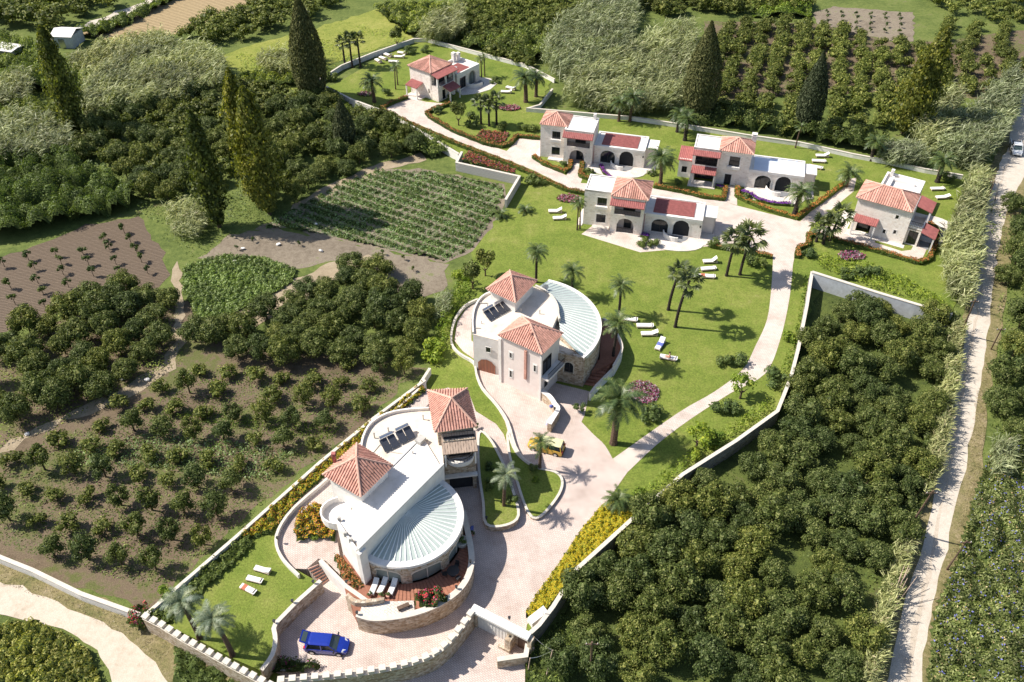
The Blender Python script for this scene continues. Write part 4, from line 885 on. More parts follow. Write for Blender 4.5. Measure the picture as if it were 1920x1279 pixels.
# ---- hedges and beds in the garden
def hedge(px, w, h, label, top='orange', z=0.0, dens=120, fr=.42, side='hedge'):
    pts = plan(px, z); rg = np.random.default_rng(int(abs(pts[0][0]*31+pts[0][1]*7))); P, Nn, T = [], [], []
    for i in range(len(pts)-1):
        A, B = np.array(pts[i]), np.array(pts[i+1]); L = np.linalg.norm(B-A); dd = (B-A)/L; nn = np.array([-dd[1], dd[0]]); n = int(L*(w+2*h)*dens)
        s = rg.uniform(0, L, n); c = rg.uniform(-h-w/2, h+w/2, n); on = np.abs(c) < w/2
        lat = np.where(on, c, np.sign(c)*w/2); z_ = np.where(on, h, h-(np.abs(c)-w/2)); sh = 1+.12*np.sin(s*2.1+i)+.08*rg.normal(size=n)
        X = A+dd*s[:, None]+nn*(lat*sh)[:, None]; P.append(np.c_[X, z+z_*sh]); T.append(on)
        Nn.append(np.c_[nn*np.where(on, 0, np.sign(c))[:, None], np.where(on, 1., .3)]+rg.normal(size=(n, 3))*.45)
    P, Nn, T = np.concatenate(P), np.concatenate(Nn), np.concatenate(T)
    o = np.array([*pts[0], z]); r = empty('hedge', tuple(o), label, 'hedge', 0, 'clipped garden hedges')
    fl = T & (rg.uniform(size=len(P)) < fr) if top else np.zeros(len(P), bool)
    link(bpy.data.objects.new('foliage', quads_mesh('foliage', leaves(P[~fl]-o, Nn[~fl], .11, rg, .6), M[side])), r)
    if fl.any(): link(bpy.data.objects.new('blossom', quads_mesh('blossom', leaves(P[fl]-o+np.array([0,0,.04]), Nn[fl], .10, rg, .7), M[top])), r)
    mb = MB(); mb.wall([(p[0]-o[0], p[1]-o[1]) for p in pts], w*.8, -.05, h*.85); mb.build('twigs', M['hedge'], r)
    return r
HB = [([(716,208),(780,240),(860,274),(960,312),(1060,358),(1096,366)], 'long orange topped hedge along the lower side of the north drive'),
      ([(764,185),(735,196),(716,206)], 'short hedge left of the top villa forecourt'),
      ([(846,197),(818,206),(800,214),(806,222),(850,248),(910,272),(940,278),(958,272),(968,258),(1012,262)], 'winding orange topped hedge before the top villa'),
      ([(1000,296),(1020,310),(1058,325),(1068,318),(1070,306)], 'orange topped hedge left of the arched door path'),
      ([(1092,307),(1088,332),(1104,338)], 'orange topped hedge right of the arched door path'),
      ([(1226,352),(1280,362),(1320,372),(1356,376),(1360,352)], 'orange topped hedge in front of the blue roofed villa'),
      ([(1382,354),(1381,370),(1400,380),(1440,396),(1492,412),(1530,386),(1584,346)], 'orange topped hedge with a point at the side path'),
      ([(1334,464),(1390,474),(1448,485)], 'short orange hedge below the plaza'),
      ([(1494,486),(1496,468),(1514,462),(1516,442),(1540,446),(1600,462),(1660,478),(1722,496),(1740,490),(1752,460),(1756,432),(1740,422)], 'long orange topped hedge enclosing the right hand villa')]
for px, lab in HB: hedge(px, .75, .65, lab)
hedge([(1126,312),(1132,326),(1146,336)], .6, .5, 'purple flower border at the sunken patio of the left upper villa', 'purple', fr=.95)
hedge([(1388,362),(1404,366),(1424,378),(1450,384),(1486,386)], .75, .5, 'wavy purple flower border in front of the blue roofed villa', 'purple', fr=.95)
hedge([(1342,352),(1358,356)], .7, .5, 'short purple flower border at the blue roofed villa porch', 'purple', fr=.95)
hedge([(1202,444),(1216,448)], .8, .6, 'small purple flower clump at the middle villa corner', 'purple', fr=.95)
def oval(px, a, b, n=16, z=0):
    c = at(*px, z); return [(c.x+a*math.cos(2*math.pi*k/n), c.y+b*math.sin(2*math.pi*k/n)) for k in range(n)]
OB = [((1205,738),2.1,2.1,'oval magenta and white flower bed beside the large palm'),((1067,374),2.1,1.3,'oval magenta flower bed left of the middle villa'),((1596,482),2.1,1.3,'oval magenta flower bed below the right hand villa'),
      ((955,204),2.2,1.3,'oval magenta flower bed right of the fan palms'),((686,178),1.7,1.0,'small magenta flower bed left of the full date palm')]
for i, (px, a, b_, lab) in enumerate(OB):
    leaf_mass('flower_bed', oval(px, a, b_), 230, domes(.5, .35, 60+i, .4), .11, M['shrub'], lab, 60+i, None, 'flower bed', 'oval flower beds on the lawns', .02, [M['magenta'], M['lilac'], M['magenta']], .55)
leaf_mass('flower_bed', plan([(872,290),(880,284),(968,318),(964,326),(900,308),(866,300)], 1.5), 150, domes(.5, .35, 70, .4), .11, M['shrub'], 'raised red flower bed behind the grey retaining wall', 70, None, 'flower bed', None, 1.3, [M['red'], M['orange'], M['magenta']], .4)
leaf_mass('flower_bed', plan([(892,256),(905,246),(955,252),(946,268),(930,272)]), 150, domes(.5, .35, 71, .4), .11, M['shrub'], 'red flower bed inside the winding hedge', 71, None, 'flower bed', None, .02, [M['red'], M['orange'], M['magenta']], .4)
leaf_mass('flower_bed', plan([(1128,950),(1150,938),(1192,962),(1150,1010),(1090,1062),(1044,1118),(1014,1162),(996,1168),(986,1150),(1012,1108),(1050,1056),(1088,998)]), 330, domes(.5, .35, 72, .6), .10, M['hedge'], 'long yellow flower bed between courtyard and boundary wall', 72, None, 'flower bed', None, .02, [M['yellow'], M['yellow'], M['yellow'], M['lime']], .88)
leaf_mass('flower_bed', plan([(446,1010),(600,874),(700,790),(792,722),(798,734),(720,800),(640,866),(560,940),(510,1000),(470,1010)], GZ), 200, domes(.8, .5, 73, .3), .115, M['hedge'], 'yellow flowering strip along the thin orchard wall', 73, None, 'flower bed', None, GZ, [M['yellow'], M['yellow'], M['orange'], M['lime']], .62)
leaf_mass('flower_bed', plan([(552,1000),(560,968),(590,945),(622,962),(632,1000),(626,1016),(590,1010),(560,1018)], GZ), 230, domes(1.1, .55, 74, .4), .115, M['shrub'], 'rounded orange and green shrub bed inside the curved path', 74, None, 'flower bed', None, GZ, [M['orange'], M['yellow']], .34)
leaf_mass('flower_bed', plan([(628,1044),(642,1048),(668,1084),(684,1104),(668,1112),(640,1084)], GZ), 230, domes(.9, .5, 75, .4), .115, M['shrub'], 'narrow orange shrub bed beside the terrace wall', 75, None, 'flower bed', None, GZ, [M['orange']], .3)
leaf_mass('shrub_border', plan([(862,530),(886,525),(880,560),(850,600),(842,640),(822,690),(800,690),(812,640),(834,580)]), 60, domes(1.8, .9, 76), .15, M['lime'], 'lime green shrubs between orchard and second round villa', 76, 'stuff', 'shrubs', None, 0, spread=.4, base=False)
leaf_mass('shrub_border', plan([(1508,520),(1522,520),(1510,600),(1494,670),(1474,720),(1462,700),(1490,620)]), 44, domes(1.3, .7, 77), .14, M['lime'], 'yellow green shrubs inside the long boundary wall', 77, 'stuff', 'shrubs', None, 0, spread=.4, base=False)
leaf_mass('shrub_border', plan([(1452,770),(1376,822),(1280,884),(1190,960),(1180,940),(1270,868),(1360,806),(1440,750)]), 34, domes(1.1, .7, 78, .04), .14, M['lime'], 'shrubs along the lower boundary wall beside the lane', 78, 'stuff', 'shrubs', None, 0, spread=.4, base=False)
leaf_mass('shrub_border', plan([(1526,500),(1540,480),(1620,496),(1690,520),(1760,560),(1770,576),(1640,545)]), 30, domes(1.0, .7, 79, .05), .15, M['lime'], 'yellowish shrubs above the grey orchard wall', 79, 'stuff', 'shrubs', None, 0, spread=.4, base=False)
leaf_mass('shrub_border', plan([(500,1262),(520,1240),(560,1236),(606,1250),(600,1258),(540,1266)]), 110, domes(1.3, .6, 80), .12, M['shrub'], 'flowering shrubs inside the castellated wall corner', 80, None, 'shrubs', None, 0, [M['magenta'], M['shrub']], .1)
leaf_mass('shrub_border', plan([(690,1150),(784,1128),(832,1108),(836,1130),(790,1146)], 2.0), 5, bumps(.2, 1.4, 81), .1, M['shrub'], 'low plants on the terrace wall', 81, 'stuff', 'shrubs', None, 2.0)
leaf_mass('shrub_border', plan([(270,1158),(330,1120),(440,1015),(470,1000),(470,1030),(380,1110),(320,1170)], GZ), 60, domes(.9, .6, 82, .08), .12, M['shrub'], 'weedy shrubs along the lower end of the thin wall', 82, 'stuff', 'shrubs', None, GZ, spread=.5)
leaf_mass('oleander_bush', oval((808,1128), 1.5, .9, z=2.2), 260, domes(1.5, .8, 83), .13, M['palm'], 'spiky red flowering bush on the terrace wall', 83, None, 'bush', None, 2.2, [M['red'], M['magenta']], .1)
leaf_mass('bougainvillea', oval((268,1166), 1.1, 1.3), 150, domes(1.3, .6, 84), .11, M['shrub'], 'red bougainvillea on the corner of the castellated wall', 84, None, 'bush', None, .6, [M['red'], M['magenta']], .22)

# ---- single shrubs and small garden trees
SHR = [crown_variant('foliage', M['shrub'], 80+i, R=1, Hc=1.3, z0=0, nl=7, n=420, size=.12, lump=.5) for i in range(4)]
LIM = [crown_variant('foliage', M['lime'], 90+i, R=1, Hc=1.5, z0=0, nl=7, n=380, size=.16, lump=.5) for i in range(3)]
def shrub(px, s, label, lime=False, z=0, group='garden shrubs', sz=1.):
    p = at(*px, z); o = link(bpy.data.objects.new('garden_shrub', (LIM if lime else SHR)[int(px[0]) % 3])); o.location = p; o.scale = (s, s, s*sz); o.rotation_euler = (0, 0, px[0])
    return tag(o, label, 'shrub', group)
for i, (px, s, lab) in enumerate([((1358,686),1.2,'left one of the clipped dark shrubs on the lower lane bend'),((1384,680),1.3,'right one of the clipped dark shrubs on the lower lane bend'),((1222,778),1.3,'dark shrub on the lawn left of the large palm shadow'),((1215,790),1.1,'smaller dark shrub on the lawn by the lane'),
        ((1400,494),1.4,'left grey green shrub below the plaza hedge'),((1422,500),1.3,'right grey green shrub below the plaza hedge'),((1450,716),1.6,'dark glossy shrub inside the lane bend'),((1350,772),1.3,'leafy shrub right of the lane near the young tree'),((1372,770),1.2,'second leafy shrub right of the lane near the young tree'),
        ((1208,462),1.1,'round green shrub in front of the middle villa'),((1226,464),1.1,'right hand round green shrub in front of the middle villa'),((1338,462),1.1,'shrub at the left end of the plaza hedge'),((1390,458),1.2,'shrub at the end of the middle villa terrace'),
        ((996,344),1.3,'grey shrub on the lawn below the retaining wall'),((1012,346),1.1,'second grey shrub on the lawn below the retaining wall'),((1105,326),.9,'dark shrub in the hedge corner by the arched door'),((1055,312),.9,'small dark shrub left of the arched door path'),
        ((1222,328),.9,'small dark shrub beside the full date palm'),((1268,346),.9,'small dark shrub left of the blue roofed villa porch'),((1398,374),.9,'dark round shrub inside the purple border'),((886,222),1.2,'shrub in front of the top villa hedge'),((820,212),1.2,'dark shrub inside the winding hedge'),
        ((722,178),1.2,'shrub left of the top villa porch'),((885,240),1.4,'round shrub beside the red flower bed'),((846,188),1.0,'shrub at the dark awning of the top villa'),((928,156),1.1,'shrub behind the sunken patio of the top villa'),((1000,246),1.2,'shrub left of the upper left villa'),((980,246),1.1,'second shrub left of the upper left villa'),((944,244),1.2,'shrub right of the red flower bed'),
        ((1586,520),1.2,'left shrub above the grey orchard wall'),((1606,518),1.2,'middle shrub above the grey orchard wall'),((1634,520),1.5,'right grey shrub above the grey orchard wall'),((1516,480),1.2,'shrub by the hedge corner of the garden lane'),((1775,338),1.3,'dark shrub under the palm by the cane'),
        ((770,100),1.4,'dark shrub in the top corner of the garden'),((800,98),1.2,'second dark shrub in the top corner of the garden'),((620,150),1.6,'clipped shrub right of the tall cypress')]):
    shrub(px, s, lab, sz=.85)
for px, s, lab in [((812,672),1.6,'big lime green banana clump at the short garden wall'),((860,520),1.0,'lime bush by the dark round trees'),((1300,858),.9,'lime bush on the wall below the young tree'),((1340,836),1.2,'lime bush along the lower boundary wall'),((1200,930),.8,'lime bush near the yellow bed'),((1002,905),.5,'small lime plant on the long palm island'),((590,1010),.4,'bright green ball plant by the path'),((1480,640),1.0,'lime bush inside the long boundary wall'),((312,1120),.8,'lime plant at the corner of the thin wall')]:
    shrub(px, s, lab, True, group='lime green bushes', z=GZ if px[0] in (590,312) else 0)
for px, s, lab in [((920,880),.7,'dark plant left of the grey palm'),((918,915),.8,'dark plant at the ramp edge'),((962,945),.8,'dark plant on the footpath edge'),((946,698),.7,'shrub in the planting strip of the pale wall'),((960,706),.7,'second shrub in the planting strip of the pale wall'),((975,716),.8,'third shrub in the planting strip of the pale wall'),((1086,770),.8,'creeper on the lane wall by the round villa'),((890,800),.5,'low plant beside the tower'),((1000,880),.6,'reddish plant under the small palm')]:
    shrub(px, s, lab, z=.4)
ctre = crown_variant('crown', M['citrus'], 120, R=1.5, Hc=3.0, z0=1.6, nl=10, n=900, size=.17); ytre = crown_variant('crown', M['lime'], 121, R=1.3, Hc=1.8, z0=1.3, nl=7, n=260, size=.16)
for px, s, lab in [((745,90),1.0,'round headed tree behind the top garden wall'),((860,236),1.05,'round headed tree beside the winding hedge'),((887,542),1.0,'front round headed tree left of the rear tiled tower'),((910,518),1.0,'rear round headed tree left of the rear tiled tower')]:
    p = at(*px); tree('garden_tree', ctre, CTR, p.x, p.y, 0, s, px[0], lab, 'tree', 'round headed garden trees', sz=s*1.1)
for px, s, lab in [((1387,748),1.2,'young pale tree on the lane bend'),((1304,842),1.2,'young pale tree beside the lower lane')]:
    p = at(*px); tree('young_tree', ytre, CTR, p.x, p.y, 0, s, px[0], lab, 'tree', 'young pale trees')
ysap = [crown_variant('crown', M['young'], 130+i, R=.62, Hc=1.3, z0=.35, nl=5, n=150, size=.13) for i in range(3)]; yst = trunk_mesh(.9, .05, .03, M['bark'], 2, 5)
ROWS = [[(5,487),(17,527),(25,557),(32,582)],[(50,474),(62,492),(68,518),(78,538),(82,565)],[(103,468),(112,482),(116,502),(125,525),(132,550)],[(153,464),(163,484),(172,504),(181,532)],[(192,438),(201,454),(214,482),(220,500),(227,516)],[(230,424),(242,442),(252,458),(262,478),(274,500)]]
nth = ('leftmost', 'second', 'third', 'fourth', 'fifth', 'rightmost')
for k, rw in enumerate(ROWS):
    for px in rw:
        p = at(px[0]+4, px[1]+14); tree('sapling', ysap[(px[0]) % 3], yst, p.x, p.y, 0, .9+.25*((px[1]*7) % 10)/10, px[0], 'small sapling in the %s row of the ploughed field' % nth[k], 'sapling', 'saplings in the %s row' % nth[k])
for i in range(6):
    for j in range(5):
        p = at(1550+27*i+(i*j) % 3, 27+10*j+i*1.2)
        if inside([p.x], [p.y], plan([(1530,26),(1562,16),(1712,28),(1708,72),(1690,76),(1615,64),(1536,44)]))[0]:
            tree('sapling', ysap[j % 3], yst, p.x, p.y, 0, .8, i+j, 'tiny seedling tree on the far brown plot', 'sapling', 'seedling trees on the far plot')
for px in [(718,478),(758,488),(690,500),(475,455),(445,470),(560,462),(776,510)]:
    p = at(*px); tree('sapling', ysap[px[0] % 3], yst, p.x, p.y, 0, .6, px[0], 'tiny seedling on the grey fallow plot', 'sapling', 'seedlings on the fallow plot')
# ------------------------------------------------------------------ building kit
def facade(mb, tf, L, z0, z1, ops, t=.3):
    """a wall of length L with openings (s0, s1, sill, head, arch rise)"""
    br = sorted({0, L, *[o[0] for o in ops], *[o[1] for o in ops]})
    B = lambda s0, s1, a, b: mb.box(s0, s1, 0, t, a, b, tf)
    for s0, s1 in zip(br, br[1:]):
        if s1-s0 < 1e-4: continue
        cov = sorted([o for o in ops if o[2] < z1 and o[0] <= s0+1e-5 and o[1] >= s1-1e-5], key=lambda o: o[2]); z = z0
        for o in cov:
            if o[2] > z+1e-4: B(s0, s1, z, o[2])
            z = o[3]
            if len(o) > 4 and o[4] > 0:
                n = 8; c = (o[0]+o[1])/2; r = (o[1]-o[0])/2; zz = lambda s: o[3]-o[4]+o[4]*math.sqrt(max(0, 1-((s-c)/r)**2))
                for k in range(n):
                    a, b = s0+(s1-s0)*k/n, s0+(s1-s0)*(k+1)/n
                    p = [(a,0,zz(a)),(b,0,zz(b)),(b,t,zz(b)),(a,t,zz(a)),(a,0,o[3]),(b,0,o[3]),(b,t,o[3]),(a,t,o[3])]
                    if o[3]-max(zz(a), zz(b)) < .001: p[4:] = [(q[0], q[1], o[3]+.002) for q in p[4:]]
                    mb.hexa([tf(*q) for q in p])
        if z < z1-1e-4: B(s0, s1, z, z1)
def outline(o):
    s0, s1, b, h = o[:4]; ar = o[4] if len(o) > 4 else 0
    pts = [(s0, b), (s1, b)]
    if ar:
        c, r = (s0+s1)/2, (s1-s0)/2; pts += [(c+r*math.cos(math.pi*k/8), h-ar+ar*math.sin(math.pi*k/8)) for k in range(9)]
    else: pts += [(s1, h), (s0, h)]
    return pts
def window(root, tf, o, depth=.14, mull=1, pane='pane', frame='frame', w=.09, name='window', surround=None, sill=False, rail=False):
    pts = outline(o); c = (sum(p[0] for p in pts)/len(pts), sum(p[1] for p in pts)/len(pts)); mb = MB()
    inn = [(p[0]+(c[0]-p[0])*w*2/max(.5, o[1]-o[0]), p[1]+(c[1]-p[1])*w*2/max(.5, o[3]-o[2])) for p in pts]; k = len(pts)
    for i in range(k):
        j = (i+1) % k; mb.hexa([tf(pts[i][0],depth,pts[i][1]),tf(pts[j][0],depth,pts[j][1]),tf(pts[j][0],depth+.07,pts[j][1]),tf(pts[i][0],depth+.07,pts[i][1]),
                                tf(inn[i][0],depth,inn[i][1]),tf(inn[j][0],depth,inn[j][1]),tf(inn[j][0],depth+.07,inn[j][1]),tf(inn[i][0],depth+.07,inn[i][1])])
    for m_ in range(mull):
        s = o[0]+(o[1]-o[0])*(m_+1)/(mull+1); mb.box(s-.035, s+.035, depth-.01, depth+.06, o[2]+.05, o[3]-.06, tf)
    f = mb.build(name, M[frame], root)
    mb = MB(); mb.poly([tf(p[0], depth+.05, p[1]) for p in pts]); mb.build('pane', M[pane], f)
    if surround:
        mb = MB(); ex = .13; out = [(p[0]+(1 if p[0] > c[0] else -1)*ex, p[1]+(ex if p[1] > c[1] else 0)) for p in pts]
        for i in range(1, k):
            j = (i+1) % k
            mb.hexa([tf(pts[i][0],-.03,pts[i][1]),tf(pts[j][0],-.03,pts[j][1]),tf(pts[j][0],.02,pts[j][1]),tf(pts[i][0],.02,pts[i][1]),tf(out[i][0],-.03,out[i][1]),tf(out[j][0],-.03,out[j][1]),tf(out[j][0],.02,out[j][1]),tf(out[i][0],.02,out[i][1])])
        mb.build('surround', M[surround], f)
    if sill:
        mb = MB(); mb.box(o[0]-.2, o[1]+.2, -.35, .05, o[2]-.5, o[2]-.02, tf); mb.build('sill', M['stucco'], f)
    if rail:
        mb = MB(); mb.box(o[0]-.05, o[1]+.05, -.06, -.02, o[2]+.75, o[2]+.82, tf)
        n = int((o[1]-o[0])/.18)
        for q in range(n+1): s = o[0]+(o[1]-o[0])*q/n; mb.box(s-.015, s+.015, -.05, -.03, o[2], o[2]+.75, tf)
        mb.build('railing', M['iron'], f)
    return f
def railing(root, tf, L, z, h=.9, mat='iron'):
    mb = MB(); mb.box(0, L, 0, .05, z+h-.06, z+h, tf); n = max(2, int(L/.22))
    for q in range(n+1): mb.box(L*q/n-.015, L*q/n+.015, .01, .04, z, z+h-.06, tf)
    mb.box(0, L, .01, .04, z+.08, z+.12, tf); return mb.build('railing', M[mat], root)
def tiled_roof(root, C4, ze, apex, pitch=.34, mat='tile', singles=True, ridge=None, eave='stucco', hip='tileridge', band=.28):
    """hipped roof: corners C4 (counter-clockwise), apex point or ridge of two points; every row of tiles is a piece"""
    C = [Vector((*c, ze)) for c in C4]; A = [Vector(apex)]*2 if ridge is None else [Vector(ridge[0]), Vector(ridge[1])]
    mb = MB(); cen = sum(C, Vector())/4
    faces = [(C[0], C[1], A[0], A[1] if ridge else None), (C[1], C[2], A[1], None), (C[2], C[3], A[1], A[0] if ridge else None), (C[3], C[0], A[0], None)]
    for a, b, p, q in faces: mb.poly([a, b, p] if q is None else [a, b, q, p])
    mb.poly([c for c in C[::-1]])
    roof = mb.build('roof', M[mat], root)
    mb = MB(); ins = [c+(cen-c).normalized()*.22 for c in C]
    for i in range(4):
        j = (i+1) % 4; a, b = C[i], C[j]; a2, b2 = ins[i], ins[j]; z0, z1 = Vector((0,0,-band)), Vector((0,0,-.004))
        mb.hexa([a2+z0, b2+z0, b2*.9+cen*.1+z0, a2*.9+cen*.1+z0, a+z1, b+z1, b*.9+cen*.1+z1, a*.9+cen*.1+z1])
    mb.build('eave', M[eave], root)
    allm = MB()
    for a, b, p, q in faces:
        e = (b-a); L = e.length; e.normalize(); nrm = e.cross(p-a).normalized()
        if nrm.z < 0: nrm = -nrm
        up = nrm.cross(e).normalized()
        if up.z < 0: up = -up
        pe, ph = (p-a).dot(e), (p-a).dot(up); qe = (q-a).dot(e) if q is not None else pe
        if q is not None and qe < pe: pe, qe = qe, pe
        n = int(L/pitch)
        for k in range(n):
            s = (k+.5)*L/n; h = ph*(s/pe if s < pe else ((L-s)/(L-qe) if s > qe else 1))
            if h < .3: continue
            mbx = MB() if singles else allm; w_ = L/n*.36; base = a+e*s-up*.06
            prof = [(-w_, .0), (-w_*.55, .085), (w_*.55, .085), (w_, .0)]
            rg = []
            nseg = 1 if not singles else max(1, int(h/.9))
            for g in range(nseg):
                h0, h1 = h*g/nseg, h*(g+1)/nseg; st = .02 if g else 0
                mbx.rings([[base+e*x+nrm*(z+.028)+up*h0 for x, z in prof], [base+e*x*.9+nrm*(z+.006)+up*(h1-.05*(g == nseg-1)) for x, z in prof]], cap=True)
            if singles: mbx.build('tile_row', M[mat], roof)
    if not singles: tag(allm.build('tile_row', M[mat], roof), kind='stuff')
    mb = MB()
    for i, c in enumerate(C):
        ap = A[0] if (ridge is None or i in (0, 3)) else A[1]; mb.tube(c+Vector((0,0,.03)), ap+Vector((0,0,.05)), .13, .13, 6)
    if ridge: mb.tube(A[0]+Vector((0,0,.05)), A[1]+Vector((0,0,.05)), .13, .13, 6)
    mb.build('ridge_tiles', M[hip], roof)
    return roof
def lean_roof(root, tf, s0, s1, d0, d1, zh, zl, mat='redtile', posts=None, name='awning', zbase=0, slats=None):
    """sloping tiled awning from depth d1 (high) to d0 (low) with its tile rows"""
    mb = MB(); mb.hexa([tf(s0,d0,zl-.1),tf(s1,d0,zl-.1),tf(s1,d1,zh-.1),tf(s0,d1,zh-.1),tf(s0,d0,zl),tf(s1,d0,zl),tf(s1,d1,zh),tf(s0,d1,zh)])
    r = mb.build(name, M[mat], root); n = max(3, int((s1-s0)/.3)); mb = MB()
    for k in range(n):
        a = s0+(s1-s0)*(k+.25)/n; b = s0+(s1-s0)*(k+.75)/n
        mb.hexa([tf(a,d0-.03,zl+.003),tf(b,d0-.03,zl+.003),tf(b,d1,zh+.003),tf(a,d1,zh+.003),tf(a+.03,d0-.03,zl+.06),tf(b-.03,d0-.03,zl+.06),tf(b-.03,d1,zh+.06),tf(a+.03,d1,zh+.06)])
    tag(mb.build('tile_row', M[mat], r), kind='stuff')
    for s, dd in posts or ():
        mb = MB(); mb.box(s-.11, s+.11, dd-.11, dd+.11, zbase, zl-.05, tf); mb.build('post', M['stucco'], root)
    return r
def flat_roof(root, poly, z, mat='roofwhite', ph=.1, th=.22, pm='stucco'):
    mb = MB(); mb.prism(poly, z-.25, z, True); mb.build('roof', M[mat], root)
    mb = MB(); 
    c = Vector((sum(p[0] for p in poly)/len(poly), sum(p[1] for p in poly)/len(poly)))
    ins = [tuple(Vector(p)+(c-Vector(p)).normalized()*th*.7) for p in poly]; mb.wall(ins, th, z-.3, z+ph, True); mb.build('parapet', M[pm], root)
def chimney(root, x, y, z0, h=1.0, w=.28, mat='stucco'):
    mb = MB(); mb.box(x-w, x+w, y-w, y+w, z0, z0+h); mb.box(x-w-.06, x+w+.06, y-w-.06, y+w+.06, z0+h+.002, z0+h+.1)
    for a, b in ((-1,-1),(1,-1),(1,1),(-1,1)): mb.box(x+a*w*.8-.05, x+a*w*.8+.05, y+b*w*.8-.05, y+b*w*.8+.05, z0+h+.102, z0+h+.3)
    mb.box(x-w-.04, x+w+.04, y-w-.04, y+w+.04, z0+h+.302, z0+h+.38); return mb.build('chimney', M[mat], root)
def F(x, y): return lambda s, d, z: (x+s, y+d, z)                     # wall facing -y starting at (x, y)
def FL(x, y): return lambda s, d, z: (x+d, y-s, z)                    # wall facing -x, running towards -y from (x, y)
def FR(x, y): return lambda s, d, z: (x-d, y+s, z)                    # wall facing +x, running towards +y
def FB(x, y): return lambda s, d, z: (x-s, y-d, z)                    # wall facing +y, running towards -x
def block(root, x0, x1, y0, y1, z0, z1, front=(), right=(), back=(), left=(), mat='palestone', t=.3):
    mb = MB(); facade(mb, F(x0, y0), x1-x0, z0, z1, list(front), t); facade(mb, FR(x1, y0+t), y1-y0-2*t, z0, z1, list(right), t)
    facade(mb, FB(x1, y1), x1-x0, z0, z1, list(back), t); facade(mb, FL(x0, y1-t), y1-y0-2*t, z0, z1, list(left), t)
    return mb.build('wall', M[mat], root)
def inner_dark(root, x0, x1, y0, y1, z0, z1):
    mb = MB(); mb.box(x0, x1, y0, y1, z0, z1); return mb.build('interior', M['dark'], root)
def patio(root, cx, cy, r, label=None):
    """half round sunken patio with its low wall in front of the arch"""
    n = 14; pts = [(cx+r*math.cos(math.pi+math.pi*k/n), cy+r*.9*math.sin(math.pi+math.pi*k/n)) for k in range(n+1)]
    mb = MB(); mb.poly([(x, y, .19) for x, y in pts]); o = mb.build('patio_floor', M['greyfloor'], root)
    if o.data.polygons[0].normal.z < 0: o.data.flip_normals()
    k = len(pts)//2+2; mb = MB(); mb.wall(pts[:k], .18, .0, .95); mb.build('patio_wall', M['stucco'], root)

